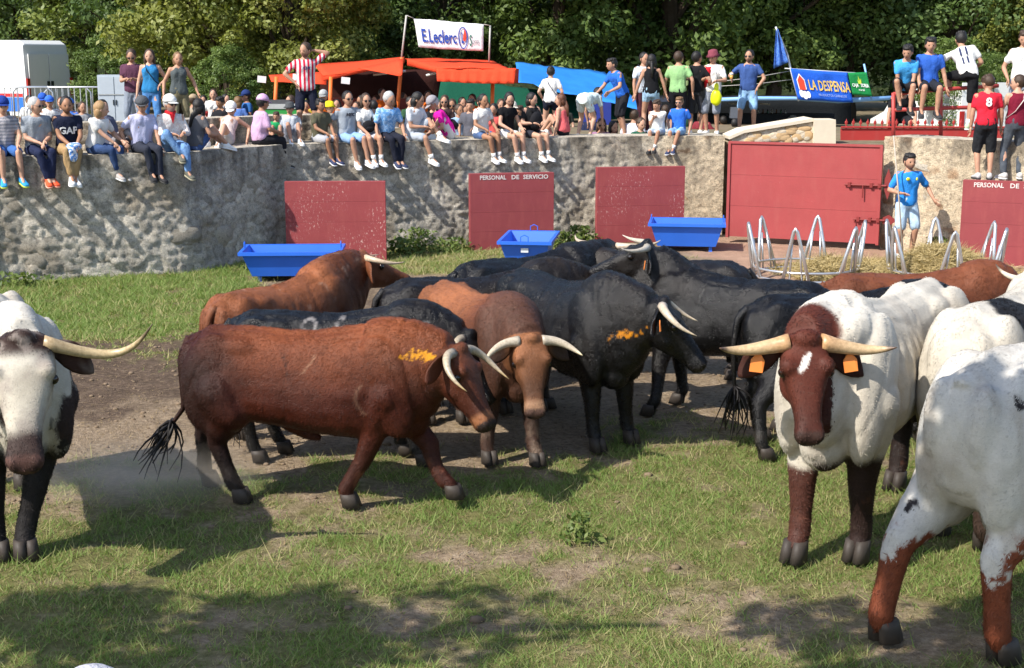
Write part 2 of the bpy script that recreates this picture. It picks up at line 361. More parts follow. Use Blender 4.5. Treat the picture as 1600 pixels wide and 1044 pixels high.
    return root, Q, nr, s
WTOP = 1.86
WALL, WQ, WN, WS = masonry_wall('long curved rubble stone wall with people sitting along its top, left of the red gate', WPL, WTOP, .95, lambda x: .35 * sst(.9, 1.6, x) + .65 * sst(2.5, 3.1, x), 3, nst=300)
def wall_at(u, back=0.0):
    """point of the wall's face line that shows at picture column u"""
    uu, _ = uv_of(WQ[:, 0] - WN[:, 0] * back, WQ[:, 1] - WN[:, 1] * back, WTOP); i = int(np.argmin(np.abs(uu - u))); return WQ[i], WN[i]
RPL = np.array([G(a, b)[:2] for a, b in [(1374, 386), (1440, 393), (1500, 399), (1600, 409), (1800, 432)]])
RTOP = 1.95
masonry_wall('pale plastered stone wall right of the red gate, behind the man with a stick', RPL, RTOP, .8, lambda x: 0 * x + .92, 13, nst=40, cell=.26)
# raised seat of paler stone behind the sitting people
SQ = WQ - WN * .98; k_ = np.array([uv_of(SQ[:, 0], SQ[:, 1], 2.2)[0] < 596]).ravel()
b0 = SQ[k_][::12]
masonry_wall('low pale stone parapet running behind the sitting people on the left', b0, 2.30, .5, lambda x: 0 * x + .45, 23, relief=.03, nst=110, cell=.17)
# terrace behind the walls
TZ = 1.72
bx = np.linspace(-60, 60, 49); by_ = np.array([0, .8, 3, 8, 16, 24, 40, 80, 160]); wx = np.r_[SQ[:, 0], RPL[:, 0]]; wy = np.r_[SQ[:, 1], RPL[:, 1] + .6]; o_ = np.argsort(wx)
fy = np.interp(bx, wx[o_], wy[o_]); T_ = np.stack([np.stack([bx, fy + b, np.full_like(bx, np.interp(b, [0, 8, 26, 160], [TZ, TZ, 1.25, 1.25]))], 1) for b in by_], 1)
m = MB(); m.sheet(T_); m.sheet(np.stack([T_[:, 0] * [1, 1, 0], T_[:, 0]], 1))
tt_ = NT('packed_earth', .95, .1); vv = tt_.co('Object'); ff = tt_.noise(vv, 2.5, 6); tt_.col(tt_.ramp(ff, [(.3, (.12, .095, .06)), (.5, (.20, .16, .11)), (.7, (.09, .10, .04))])); tt_.bump(tt_.noise(vv, 30, 4), .6, .03)
o = m.build('terrace_ground', tt_.m, None, True); o.data.flip_normals(); tag(o, kind='structure')
# ------------------------------------------------------------------ red refuges, gate
def red_paint(name, c=(.27, .052, .055), worn=.55):
    t = NT(name, .62, .25); v = t.co('Object'); f = t.noise(v, 2.2, 5); s = t.noise(t.co('Object', (14, 14, 7)), 2.2, 6, .75); p = t.noise(t.co('Object', (1, 1, .25)), 9, 3)
    cc = t.mix(f, tuple(x * .82 for x in c), tuple(x * 1.15 for x in c)); cc = t.mix(t.ramp(p, [(.5, (0, 0, 0)), (.75, (.35, .35, .35))]), cc, (.33, .085, .075))
    big = t.noise(v, 1.1, 2); sc = t.n('Math', operation='MULTIPLY'); t.l(t.ramp(s, [(worn + .03, (0, 0, 0)), (worn + .08, (1, 1, 1))]), sc.inputs[0]); t.l(t.ramp(big, [(.45, (0, 0, 0)), (.6, (1, 1, 1))]), sc.inputs[1])
    t.col(t.mix(sc.outputs[0], cc, (.56, .36, .32))); t.bump(t.noise(v, 40, 4), .25, .01); return t.m
RED_WORN, RED_M, RED_GATE = red_paint('worn_red_paint', worn=.535), red_paint('red_paint', (.25, .050, .055), worn=.66), red_paint('red_gate_paint', (.31, .056, .056), worn=.64)
CREAM_PAINT = plain('cream_paint', (.70, .62, .50), .7)
WHITE_LET = plain('faded_white_lettering', (.62, .55, .52), .7, var=.3, scale=30)
def text_mesh(txt, size, extrude=.002, bold=0.0, sx=1.0):
    c = bpy.data.curves.new('txt', 'FONT'); c.body = txt; c.size = size; c.extrude = extrude; c.offset = bold; c.align_x = 'CENTER'; c.align_y = 'CENTER'; c.resolution_u = 2
    o = bpy.data.objects.new('txt', c); COL.objects.link(o); bpy.context.view_layer.update(); me = bpy.data.meshes.new_from_object(o.evaluated_get(bpy.context.evaluated_depsgraph_get()))
    bpy.data.objects.remove(o); bpy.data.curves.remove(c)
    if sx != 1: me.transform(Matrix.Diagonal((sx, 1, 1, 1)))
    me.transform(Matrix.Rotation(R(90), 4, 'X')); return me      # stands upright, reads from -Y
def lettering(name, txt, size, loc, mat, parent, bold=0.0, width=None, rz=0.0, rx=0.0):
    me = text_mesh(txt, size, .002, bold)
    if width:
        p = verts(me); w = np.ptp(p[:, 0]); me.transform(Matrix.Diagonal((width / w, 1, 1, 1)))
    o = link(name, me, mat, parent, False); o.location = loc; o.rotation_euler = (rx, 0, rz); return o
def refuge(label, u0, v0, u1, v1, vt, mat, txt=None, thick=.14):
    a, b = G(u0, v0), G(u1, v1); w = np.linalg.norm(b - a); z = CAM_H * (1 - (vt - YH) / (v0 - YH)); ang = math.atan2(b[1] - a[1], b[0] - a[0])
    root = empty('refuge_screen', tuple(a), ang, label, 'refuge screen', 'red refuge screens in front of the wall')
    nb = 4
    for k in range(nb):   # cast in courses with a faint joint between
        z0, z1 = -.05 + (z + .05) * k / nb, -.05 + (z + .05) * (k + 1) / nb
        m = MB(); m.box((w / 2, thick / 2, (z0 + z1) / 2), (w, thick, z1 - z0 - .0015)); o = m.build('panel', mat, root)
        bv = o.modifiers.new('b', 'BEVEL'); bv.width = .0025; bv.segments = 1
    for wd, x_, k_ in (txt or ()): lettering('lettering', wd, .105, (w * x_, -.004, z - .075), WHITE_LET, root, .002, width=w * k_)
    return root, a, ang, w, z
SCREENS = [refuge('worn red concrete screen with scratched paint behind the long blue trough', 448, 406, 604, 405, 282, RED_WORN),
    refuge('red concrete screen with faded white lettering behind the middle blue trough', 735, 389, 865, 385, 270, RED_M, (('PERSONAL', .27, .31), ('DE', .535, .09), ('SERVICIO', .78, .30))),
    refuge('red concrete screen spotted with white paint, between the lettered screen and the gate', 932, 379, 1068, 376, 260, RED_WORN),
    refuge('red concrete screen with white lettering at the right edge of the picture', 1497, 410, 1648, 418, 279, RED_M, (('PERSONAL', .27, .31), ('DE', .535, .09), ('SERVICIO', .78, .30)))]
def rod(m, a, b, r, n=8): m.tube([a, b], r, n)
def gate():
    a, b = G(1135, 377), G(1372, 390); w = np.linalg.norm(b - a); ang = math.atan2(b[1] - a[1], b[0] - a[0]); z = 1.78
    r = empty('gate', tuple(a), ang, 'large red sheet metal gate with two sliding bolts', 'gate')
    for k, (z0, z1) in enumerate(((.10, .66), (.663, 1.22), (1.223, z))):
        m = MB(); m.box((w / 2, 0, (z0 + z1) / 2), (w - .06, .05, z1 - z0)); m.build('sheet_panel', RED_GATE, r)
    for x in (.02, w - .02):
        m = MB(); m.box((x, -.01, z / 2 + .05), (.05, .09, z - .06)); m.build('stile', RED_GATE, r)
    m = MB(); m.box((w / 2, -.008, z + .02), (w, .08, .04)); m.build('top_rail', RED_GATE, r)
    dk = plain('dark_red_iron', (.20, .028, .026), .6)
    for zz, L in ((1.12, .62), (.52, .44)):
        m = MB(); rod(m, (w - L, -.06, zz), (w + .10, -.06, zz), .018); m.build('bolt', dk, r)
        for xx in (w - L + .08, w - .16, w - .02):
            m = MB(); m.box((xx, -.055, zz), (.05, .06, .075)); m.build('bolt_guide', dk, r)
        m = MB(); rod(m, (w - L + (.32 if zz > 1 else .02), -.075, zz), (w - L + (.32 if zz > 1 else .02), -.085, zz - (.22 if zz > 1 else .06)), .012); m.build('bolt_handle', dk, r)
        m = MB()   # leaf-shaped strike plate on the wall
        P = [(w + .06, zz - .05), (w + .16, zz - .10), (w + .30, zz), (w + .16, zz + .10), (w + .06, zz + .05)] if zz < 1 else [(w + .06, zz - .07), (w + .12, zz - .24), (w + .17, zz - .07), (w + .17, zz + .12), (w + .12, zz + .30), (w + .06, zz + .12)]
        n = len(P); m.add([(p, -.045, q) for p, q in P] + [(p, -.015, q) for p, q in P], [tuple(range(n)), tuple(range(n, 2 * n))[::-1]] + [(i, i + n, (i + 1) % n + n, (i + 1) % n) for i in range(n)]); m.build('strike_plate', dk, r)
gate()
# ramp wall, pillar, second gate behind
def prism(m, pts_uv, y, depth):
    F_ = [D(u, v, y) for u, v in pts_uv]; n = len(F_); B_ = [p + np.array([0, depth, 0]) for p in F_]
    m.add(F_ + B_, [tuple(range(n))[::-1], tuple(range(n, 2 * n))] + [(i, (i + 1) % n, (i + 1) % n + n, i + n) for i in range(n)]); return m
PALE_STONE = NT('dressed_pale_stone', .9, .15); _v = PALE_STONE.co('Object'); _f = PALE_STONE.noise(_v, 9, 6); PALE_STONE.col(PALE_STONE.ramp(_f, [(.3, (.36, .28, .19)), (.5, (.52, .44, .33)), (.7, (.62, .54, .42))])); PALE_STONE.bump(PALE_STONE.noise(_v, 30, 4), .6, .02)
OCHRE = plain('ochre_stone', (.48, .33, .18), .9, .1, var=.35, scale=6, bump=.4)
r = empty('ramp_wall', tuple(D(1210, 222, 26.6)), 0, 'sloping pale stone wall with a lime coping above the red gate', 'wall')
def under(o, root): o.parent = root; o.matrix_parent_inverse = Matrix.Translation(-root.location); return o
m = MB(); prism(m, [(1143, 214), (1163, 206), (1270, 188), (1272, 300), (1143, 300)], 26.6, .8); under(m.build('masonry', PALE_STONE.m), r)
m = MB(); prism(m, [(1140, 213), (1163, 203), (1271, 185), (1271, 190), (1163, 208), (1140, 218)], 26.55, .9); under(m.build('coping', plain('lime_coping', (.62, .54, .42), .9, .1, bump=.3)), r)
rg = np.random.default_rng(3)
for k in range(26):
    u = rg.uniform(1170, 1264); v = rg.uniform(max(192, 206 - (u - 1163) * .17 + 6), 222); m = MB(); m.ball((0, 0, 0), (rg.uniform(.07, .16), .022, rg.uniform(.05, .10)), 8, 6); o = m.build('stone', OCHRE if k % 3 else PALE_STONE.m, None, True); o.location = Vector(D(u, v, 26.6)) ; under(o, r)
m = MB(); prism(m, [(1272, 187), (1306, 187), (1306, 320), (1272, 320)], 26.5, .55); o = m.build('gate_pillar', plain('cream_plaster', (.62, .54, .42), .85, .1, bump=.2)); tag(o, 'plain cream plastered pillar standing above the red gate', 'pillar')
def back_gate():
    r = empty('iron_gate', tuple(D(1430, 222, 27.6)), 0, 'red iron gate with a row of spear points, behind the right wall', 'gate'); ired = red_paint('red_iron', (.36, .035, .032), worn=.75)
    m = MB(); prism(m, [(1314, 201), (1570, 201), (1570, 300), (1314, 300)], 27.6, .05); under(m.build('sheet_panel', ired), r)
    for u in np.arange(1322, 1560, 11.2):
        p = D(u, 201, 27.6); m = MB(); rod(m, p, p + [0, 0, .09], .012, 6); m.ball(p + [0, 0, .115], (.032, .012, .04), 6, 5); rod(m, p + [0, 0, .14], p + [0, 0, .19], [.014, .002], 6); under(m.build('spear_point', ired), r)
    m = MB(); rod(m, D(1314, 199, 27.58), D(1570, 199, 27.58), .018); under(m.build('top_rail', ired), r)
    return r
back_gate()
def tube_fence():
    r = empty('tube_railing', tuple(D(1396, 208, 25.2)), 0, 'red tubular railing on the right wall with boys sitting on it', 'railing'); ired = plain('red_tube_paint', (.40, .05, .045), .5, .4)
    y = 25.2; f = lambda n, *pts: under(MB().tube([D(u, v, y) for u, v in pts], .035, 8).build(n, ired, None, True), r)
    f('post', (1396, 225), (1396, 145)); f('post', (1545, 225), (1545, 133)); f('post', (1470, 225), (1470, 138))
    f('rail', (1396, 147), (1470, 140), (1560, 134)); f('rail', (1396, 172), (1470, 169), (1560, 167))
tube_fence()
# ------------------------------------------------------------------ feed troughs, hay feeders
BLUE = plain('blue_enamel', (.022, .13, .60), .42, .45, var=.10, scale=4); BLUE_IN = BLUE
def trough(label, uc, vc, ang, L, Wd, H=.42, spill=False):
    c = G(uc, vc); r = empty('feed_trough', tuple(c), R(ang), label, 'feed trough', 'blue steel feed troughs'); z0 = .07
    lo, hi, t_ = (L * .80, Wd * .76), (L, Wd), .012
    def shell(name, s0):   # four sloping sides with a gap between outer and inner skin
        m = MB(); B_ = lambda w, d, z: [(-w / 2, -d / 2, z), (w / 2, -d / 2, z), (w / 2, d / 2, z), (-w / 2, d / 2, z)]
        o = B_(lo[0], lo[1], z0) + B_(hi[0], hi[1], H); i = B_(lo[0] - .03, lo[1] - .03, z0 + .03) + B_(hi[0] - .03, hi[1] - .03, H)
        fs = [(3, 2, 1, 0)] + [(k, (k + 1) % 4, (k + 1) % 4 + 4, k + 4) for k in range(4)] + [(8, 9, 10, 11)] + [(8 + k, 12 + k, 12 + (k + 1) % 4, 8 + (k + 1) % 4) for k in range(4)] + [(4 + k, 4 + (k + 1) % 4, 12 + (k + 1) % 4, 12 + k) for k in range(4)]
        m.add(o + i, fs); return m.build(name, BLUE, r)
    shell('hopper', 0)
    for sx, sy, lx, ly in ((0, -1, L + .08, .05), (0, 1, L + .08, .05), (-1, 0, .05, Wd - .02), (1, 0, .05, Wd - .02)):
        m = MB(); m.box((sx * (L / 2 + .012), sy * (Wd / 2 + .012), H - .018), (lx, ly, .05)); m.build('rim', BLUE, r)
    for sx in (-1, 1):
        for sy in (-1, 1):
            m = MB(); m.box((sx * L * .33, sy * Wd * .30, z0 / 2 - .01), (.06, .05, z0 + .03)); m.build('leg', BLUE, r)
        m = MB(); m.tube([(sx * (L / 2), -.06, H), (sx * (L / 2), -.06, H + .08), (sx * (L / 2), 0, H + .11), (sx * (L / 2), .06, H + .08), (sx * (L / 2), .06, H)], .008, 6, up=(1, 0, 0)); m.build('lifting_ring', BLUE, r)
    if 'plate' not in label: return r
    m = MB(); m.box((0, 0, 0), (.12, .006, .07)); o = m.build('plate', plain('pale_plate', (.55, .58, .62), .5), r)
    
    if L > Wd and abs(ang) < 40: o.location = (0, -Wd / 2 + .055, .30)
    else: o.location = (-L / 2 + .035, 0, .28); o.rotation_euler = (0, 0, R(90))
    return r
trough('long blue steel trough seen side on below the worn red screen', 459, 433, 3, 1.46, .92, .44)
trough('blue steel trough with a pale plate, seen end on before the lettered screen', 827, 409, 83, 1.45, .80, .42)
trough('blue steel trough near the left end of the red gate', 1073, 387, -8, 1.26, .95, .47)
GALV = plain('galvanised_tube', (.55, .56, .57), .32, .5, .75, var=.2, scale=6); GALV_SHEET = plain('galvanised_sheet', (.42, .42, .41), .5, .4, .3, var=.2, scale=5)
def feeder(label, c, rad, rot):
    r = empty('hay_feeder', (c[0], c[1], 0), R(rot), label, 'hay feeder', 'round hay feeders by the gate')
    for zz in (.03, .16):
        a = np.linspace(0, 2 * math.pi, 25); m = MB(); m.rings([np.stack([(rad + .02 * math.cos(q)) * np.cos(a[:-1]), (rad + .02 * math.cos(q)) * np.sin(a[:-1]), zz + .02 * math.sin(q) + 0 * a[:-1]], 1) for q in np.linspace(0, 2 * math.pi, 7)[:-1]], closed=True); m.build('hoop', GALV, r, True)
    a = np.linspace(0, 2 * math.pi, 25); m = MB(); m.sheet(np.stack([np.stack([rr * np.cos(a), rr * np.sin(a), z + 0 * a], 1) for rr, z in ((rad - .004, .03), (rad - .004, .16), (rad - .012, .16), (rad - .012, .03))], 0)); None
    for k in range(6):
        t0 = 2 * math.pi * k / 6; dv = .24; P = []
        for f, rr, z in ((-1, rad, .05), (-.55, rad + .06, .42), (-.12, rad + .12, .79), (0, rad + .125, .835), (.12, rad + .12, .79), (.55, rad + .06, .42), (1, rad, .05)):
            P.append((rr * math.cos(t0 + f * dv), rr * math.sin(t0 + f * dv), z))
        m = MB(); m.tube(P, .027, 8, up=(math.cos(t0), math.sin(t0), 0)); m.build('divider_tube', GALV, r, True)
        for f in (-.5, .5):
            m = MB(); m.tube([((rad - .02) * math.cos(t0 + f * dv), (rad - .02) * math.sin(t0 + f * dv), .05), ((rad + .06) * math.cos(t0 + f * dv * .55), (rad + .06) * math.sin(t0 + f * dv * .55), .60)], .016, 6); m.build('brace', GALV, r, True)
    return r
FA, FB = G(1258, 432), G(1472, 437)
feeder('round galvanised hay feeder in front of the red gate, nearly empty', FA, .80, 8); feeder('round galvanised hay feeder heaped with hay in front of the man with a stick', FB, .80, 22)
def hay(name, c, rx, ry, hz, n, seed):
    rg = np.random.default_rng(seed); a = np.linspace(0, 2 * math.pi, 33)[:-1]; m = MB(); rs = []
    for f in (1, .8, .55, .3, .08):
        q = np.stack([c[0] + rx * f * np.cos(a), c[1] + ry * f * np.sin(a), np.full_like(a, hz * (1 - f ** 2.2))], 1); q[:, 2] += (fbm(q * 3, 1, seed) - .4) * .35 * hz * (f < 1); rs.append(q)
    m.rings(rs); me = m.mesh(name); set_col(me, lerp((.30, .23, .10), (.42, .33, .16), fbm(verts(me), 12, 2)), 'leaf'); p = rs
    q = np.sqrt(rg.uniform(0, 1, n)); t_ = rg.uniform(0, 2 * math.pi, n); z = np.maximum(0, hz * (1 - q ** 2.2)); b = np.stack([c[0] + rx * q * np.cos(t_) * 1.05, c[1] + ry * q * np.sin(t_) * 1.05, z + rg.normal(0, .05, n) * (hz + .1)], 1); b[:, 2] += (fbm(np.stack([c[0] + rx * q * np.cos(t_), c[1] + ry * q * np.sin(t_), z], 1) * 3, 1, seed) - .4) * .35 * hz; b[:, 2] = np.maximum(b[:, 2], .005)
    d = rg.normal(0, 1, (n, 3)) * [1, 1, .45]; d = d / np.linalg.norm(d, axis=1)[:, None] * rg.uniform(.10, .28, n)[:, None]; sd = np.cross(d, rg.normal(0, 1, (n, 3))); sd /= np.linalg.norm(sd, axis=1)[:, None] + 1e-6
    o = cards(name, STRAW_M, b, d, sd, rg.uniform(.004, .009, n), lerp((.33, .25, .11), (.52, .42, .22), rg.uniform(0, 1, n))); tag(o, kind='stuff')
    mnd = link('hay_bed', me, STRAW_M, o)
hay('hay', FB,   .78, .78, .46, 9000, 3); hay('hay', FA + np.array([.35, -.1, 0]), .5, .5, .25, 3000, 5); hay('hay', G(1400, 424), 1.9, 1.15, .09, 8000, 7)
# ------------------------------------------------------------------ cattle
def coat_material(name, rough, spec, amp=1.0, dust=.30, bmp=.55):
    t = NT(name, rough, spec); a = t.n('VertexColor', layer_name='coat'); v = t.co('Object', (30, 30, 55)); v2 = t.co('Object')
    f = t.noise(v, 3.0, 4, .65); f2 = t.noise(v2, 5, 6, .65); f3 = t.noise(v2, 1.7, 3); f4 = t.noise(t.co('Object', (9, 9, 28)), 2.2, 4, .7)
    c = t.mix(t.ramp(f, [(.3, (.72,) * 3), (.7, (1.12,) * 3)]), (0, 0, 0), a.outputs[0]) if 0 else t.mix(1.0, a.outputs[0], t.ramp(f, [(.3, (1 - .22 * amp,) * 3), (.7, (1 + .1 * amp,) * 3)]), 'MULTIPLY')
    c = t.mix(1.0, c, t.ramp(f2, [(.3, (.82,) * 3), (.7, (1.12,) * 3)]), 'MULTIPLY')
    c = t.mix(1.0, c, t.ramp(f3, [(.35, (1 - .25 * amp,) * 3), (.65, (1 + .18 * amp,) * 3)]), 'MULTIPLY')
    c = t.mix(t.ramp(f4, [(.56, (0, 0, 0)), (.78, (dust,) * 3)]), c, (.16, .125, .095))
    t.col(c); ad = t.n('Math', operation='MULTIPLY_ADD'); ad.inputs[1].default_value = 2.5; t.l(f2, ad.inputs[0]); t.l(f, ad.inputs[2]); t.bump(ad.outputs[0], bmp, .012)
    t.l(t.ramp(f2, [(.3, (rough - .1,) * 3), (.7, (min(1, rough + .12),) * 3)]), t.b.inputs['Roughness'])
    return t.m
COAT_DARK = coat_material('short_glossy_hair', .42, .20, 1.0, .05)
COAT_BLACK = coat_material('short_black_hair', .27, .30, .8, .02)
COAT_PALE = coat_material('short_pale_hair', .62, .2, .35, .18, .22)
def horn_material():
    t = NT('horn', .38, .45); a = t.n('VertexColor', layer_name='coat'); v = t.co('Object', (14, 14, 14)); f = t.noise(v, 4, 5)
    t.col(t.mix(1.0, a.outputs[0], t.ramp(f, [(.3, (.7, .66, .6)), (.65, (1.08, 1.06, 1.02))]), 'MULTIPLY')); t.bump(f, .25, .004); return t.m
HORN = horn_material()
HOOF = plain('hoof_horn', (.045, .036, .03), .6, .3, var=.4, scale=14)
EYE = plain('dark_eye', (.008, .005, .004), .08, .6, var=0)
TAGM = plain('orange_tag_plastic', (.75, .22, .04), .5, .4)
HAIR_T = {'black': plain('black_tail_hair', (.012, .01, .01), .6), 'brown': plain('brown_tail_hair', (.035, .014, .01), .6), 'white': plain('white_tail_hair', (.5, .45, .38), .7)}
def bez(p0, p1, p2, p3, t):
    t = np.asarray(t)[:, None]; return (1 - t) ** 3 * p0 + 3 * (1 - t) ** 2 * t * p1 + 3 * (1 - t) * t * t * p2 + t ** 3 * p3
def sring(c, lat, up, hw, top, bot, n=18, e=2.35, drop=0.0):
    """egg-shaped ring: half width hw, reach top above and bot below c"""
    a = np.linspace(0, 2 * math.pi, n, endpoint=False); ca, sa = np.cos(a), np.sin(a)
    x = np.sign(ca) * np.abs(ca) ** (2 / e) * hw; y = np.sign(sa) * np.abs(sa) ** (2 / e)
    y = np.where(y > 0, y * top, y * bot)
    x = x * (1 - drop * (y - 0) / max(top, bot))
    return np.asarray(c) + x[:, None] * lat + y[:, None] * up
HORNS = {
 'bull': [(0, 0, 0), (.07, .005, .0), (.14, .01, .045), (.19, .02, .12), (.205, .045, .21), (.20, .085, .29)],
 'bull_open': [(0, 0, 0), (.09, .005, 0), (.19, .015, .03), (.28, .035, .09), (.34, .07, .15), (.37, .11, .19)],
 'ox_wide': [(0, 0, 0), (.12, -.02, .02), (.25, -.035, .04), (.36, -.02, .05), (.44, .02, .055), (.49, .075, .06)],
 'ox_up': [(0, 0, 0), (.12, -.04, .03), (.24, -.07, .05), (.34, -.04, .05), (.41, .05, .03), (.46, .17, .0)],
}
def bull(name, label, cat, group, pos, yaw, scale, coat, mat, B=(1.25, 0, 1.15), hyaw=0, hpitch=35, hroll=0, feet=None,
         horns='bull', voxel=.02, hump=1.0, tail='black', tailpts=None, tags=(), horncol=((.62, .52, .38), (.62, .54, .42), (.10, .08, .06)), bend=0.0, belly=0.0, hornr=.036, hornlen=1.0, sheath=True, width=1.0, ribs=0, hs=1.1):
    """feet: offsets (dx, dy, lift) of front right, front left, hind right, hind left hooves from where they stand at rest"""
    root = empty(name, (pos[0], pos[1], 0), R(yaw), label, cat, group); root.scale = (scale,) * 3
    feet = feet or [(0, 0, 0)] * 4; mb = MB()
    Yx = np.array([0, 1.0, 0]); Zx = np.array([0, 0, 1.0])
    # trunk
    st = [(-1.03, 1.08, .86, .07), (-1.00, 1.17, .74, .15), (-.93, 1.25, .66, .215), (-.80, 1.305, .62, .262), (-.62, 1.325, .61, .29), (-.40, 1.31, .60, .285),
          (-.15, 1.295, .59, .300), (.10, 1.30, .56, .318), (.32, 1.335, .53, .312), (.50, 1.375, .51, .288), (.66, 1.385 + .02 * hump, .56, .26), (.78, 1.35, .66, .20), (.86, 1.25, .78, .12)]
    rs = []
    for x, zt, zb, w in st:
        zb = zb - belly * math.exp(-((x - .05) / .35) ** 2); zc = zb + (zt - zb) * .46; y0 = bend * (x * x - .3)
        rs.append(sring((x, y0, zc), Yx, Zx, w * width, zt - zc, zc - zb, 20, 2.45, drop=.14))
    mb.rings(rs)
    by = lambda x: bend * (x * x - .3)
    # spine ridge, hip bones, haunches, shoulders
    mb.tube([(-.98, by(.98), 1.18), (-.8, by(.8), 1.27), (-.4, by(.4), 1.275), (0, by(0), 1.265), (.4, by(.4), 1.32), (.62, by(.62), 1.36)], [.05, .06, .055, .05, .06, .07], 8)
    for s in (-1, 1):
        mb.ball((-.54, s * .165 * width + by(.5), 1.175), (.18, .08, .09))
        mb.ball((-.755, s * .155 + by(.8), .90), (.255, .135, .40), 16, 12, Euler((0, R(6), 0)).to_matrix())
        mb.ball((-.95, s * .105 + by(1), 1.02), (.10, .085, .20))
        mb.ball((.59, s * .195 + by(.6), .94), (.205, .105, .40), 16, 12, Euler((0, R(-14), 0)).to_matrix())
        mb.ball((.62, s * .12 + by(.66), 1.24), (.20, .09, .13))
    # legs
    hooves = []
    for q, (sx, s) in enumerate(((1, -1), (1, 1), (-1, -1), (-1, 1))):
        dx, dy, lf = feet[q]; hf = np.array([dx, dy, lf])
        if sx > 0:
            y = s * .165 + by(.6)
            P = [np.array(p) + hf * k + np.array([lf * kx, 0, 0]) for p, k, kx in (((.58, y * 1.1, .88), .0, 0), ((.53, y, .70), .12, 0), ((.565, y * .98, .56), .3, .2), ((.575, y * .95, .415), .5, .9), ((.57, y * .95, .36), .56, .7), ((.56, y * .95, .25), .75, .2), ((.56, y * .95, .135), .94, 0), ((.58, y * .95, .105), 1.0, 0), ((.60, y * .95, .080), 1.0, 0))]
            rad = [.155, .128, .095, .074, .068, .058, .060, .054, .050]
        else:
            y = s * .155 + by(.8)
            P = [np.array(p) + hf * k for p, k in (((-.70, y * 1.15, .86), .0), ((-.66, y * 1.15, .72), .15), ((-.80, y * 1.08, .58), .4), ((-.90, y, .475), .6), ((-.905, y, .42), .66), ((-.89, y, .28), .8), ((-.875, y, .14), .95), ((-.86, y, .105), 1.0), ((-.84, y, .080), 1.0))]
            rad = [.19, .175, .118, .074, .068, .057, .060, .054, .050]
            mb.ball(P[3] + np.array([-.035, 0, .025]), (.035, .032, .05))
        for i in range(len(P) - 1): mb.tube([P[i], P[i + 1]], [rad[i], rad[i + 1]], 12)
        for p, r in zip(P, rad): mb.ball(p, r, 12, 8)
        hooves.append(P[-1])
    # neck and head
    ps, th = R(hyaw), R(hpitch)
    h = np.array([math.cos(th) * math.cos(ps), math.cos(th) * math.sin(ps), -math.sin(th)]); l = np.array([-math.sin(ps), math.cos(ps), 0])
    u = np.cross(h, l)
    if hroll:
        c_, s_ = math.cos(R(hroll)), math.sin(R(hroll)); l, u = l * c_ + u * s_, u * c_ - l * s_
    B = np.array(B, float); S = np.array([.50, by(.5), 1.00]); dN = nrm(nrm(B - S) + .35 * h)
    tt = np.linspace(0, 1, 7); E = B + h * .03 - u * .04
    C = bez(S, S + np.array([.28, 0, .06]), E - dN * .22, E, tt); T = np.gradient(C, axis=0); rs = []
    for k, t in enumerate(tt):
        t_ = nrm(T[k]); la = nrm((1 - t) * Yx + t * l); la = nrm(la - t_ * (la @ t_)); up = np.cross(t_, la)
        hh = np.interp(t, [0, .25, .5, .75, 1], [.42, .40, .345, .275, .19]); hw = np.interp(t, [0, .25, .5, .75, 1], [.275, .25, .215, .175, .135])
        cr = .06 * hump * math.sin(math.pi * min(1, t * 1.1)); rs.append(sring(C[k], la, up, hw * width, hh + cr, hh * (1.12 if t > .1 else 1.0), 18, 2.2))
    mb.rings(rs)
    # dewlap and brisket
    mb.ball((.70, by(.7), .66), (.17, .13, .15)); mb.ball(C[2] + np.array([0.02, 0, -.30]), (.16, .045, .13)); mb.ball(C[4] + np.array([0.0, 0, -.22]), (.13, .035, .09))
    HP = lambda a, b, c: B + (l * a + u * b + h * c) * hs
    prof = [(-.055, .075, .04, .10), (-.02, .112, .075, .150), (.05, .130, .088, .19), (.12, .136, .092, .205), (.20, .120, .082, .205), (.28, .094, .066, .175), (.36, .076, .052, .138), (.43, .070, .044, .115),
            (.48, .079, .042, .110), (.52, .080, .03, .102), (.55, .062, .008, .078), (.56, .036, -.01, .055)]
    mb.rings([sring(HP(0, 0, t), l, u, hw * hs, tp * hs, bt * hs, 18, 2.5, drop=-.10 if t < .4 else .0) for t, hw, tp, bt in prof])
    for s in (-1, 1):
        mb.ball(HP(s * .102, .055, .140), .050, 10, 7)                                   # brow
        mb.ball(HP(s * .075, -.09, .20), (.05, .05, .09), 10, 7, np.array([l, u, h]).T)   # cheek
        mb.ball(HP(s * .045, .01, .515), (.034, .03, .034), 10, 7, np.array([l, u, h]).T)  # nostril wing
    mb.ball(HP(0, .075, -.01), (.075, .05, .05), 10, 7, np.array([l, u, h]).T)            # poll tuft
    if sheath:
        mb.tube([(-.25, by(.25), .60), (-.08, by(.1), .545 - belly), (.02, by(0), .50 - belly)], [.06, .055, .02], 8); mb.ball((-.66, by(.66), .60), (.08, .08, .13))
    lm = dict(B=B, h=h, l=l, u=u, C=C, hooves=hooves)
    def paint(o):
        p = verts(o.data); q = (p - B) / hs; hc = np.stack([q @ l, q @ u, q @ h], 1)
        nk = p[:, 0] > .35
        onhead = (np.abs(hc[:, 0]) < .165) & (hc[:, 2] > -.06) & (hc[:, 1] > -.225) & (hc[:, 1] < .2) & (hc[:, 2] < .65) & nk
        nv = np.empty(len(p) * 3, np.float32); o.data.vertices.foreach_get('normal', nv); nv = nv.reshape(-1, 3)
        dp = ((fbm(p * [1, 1, .7], 4, 70, 4) - .5) * .040 - .008 * np.exp(-((fbm(p * [1.2, 1, .45], 3.2, 75, 2) - .5) / .035) ** 2)) * sst(.35, .7, p[:, 2]) * np.where(onhead, .35, 1)
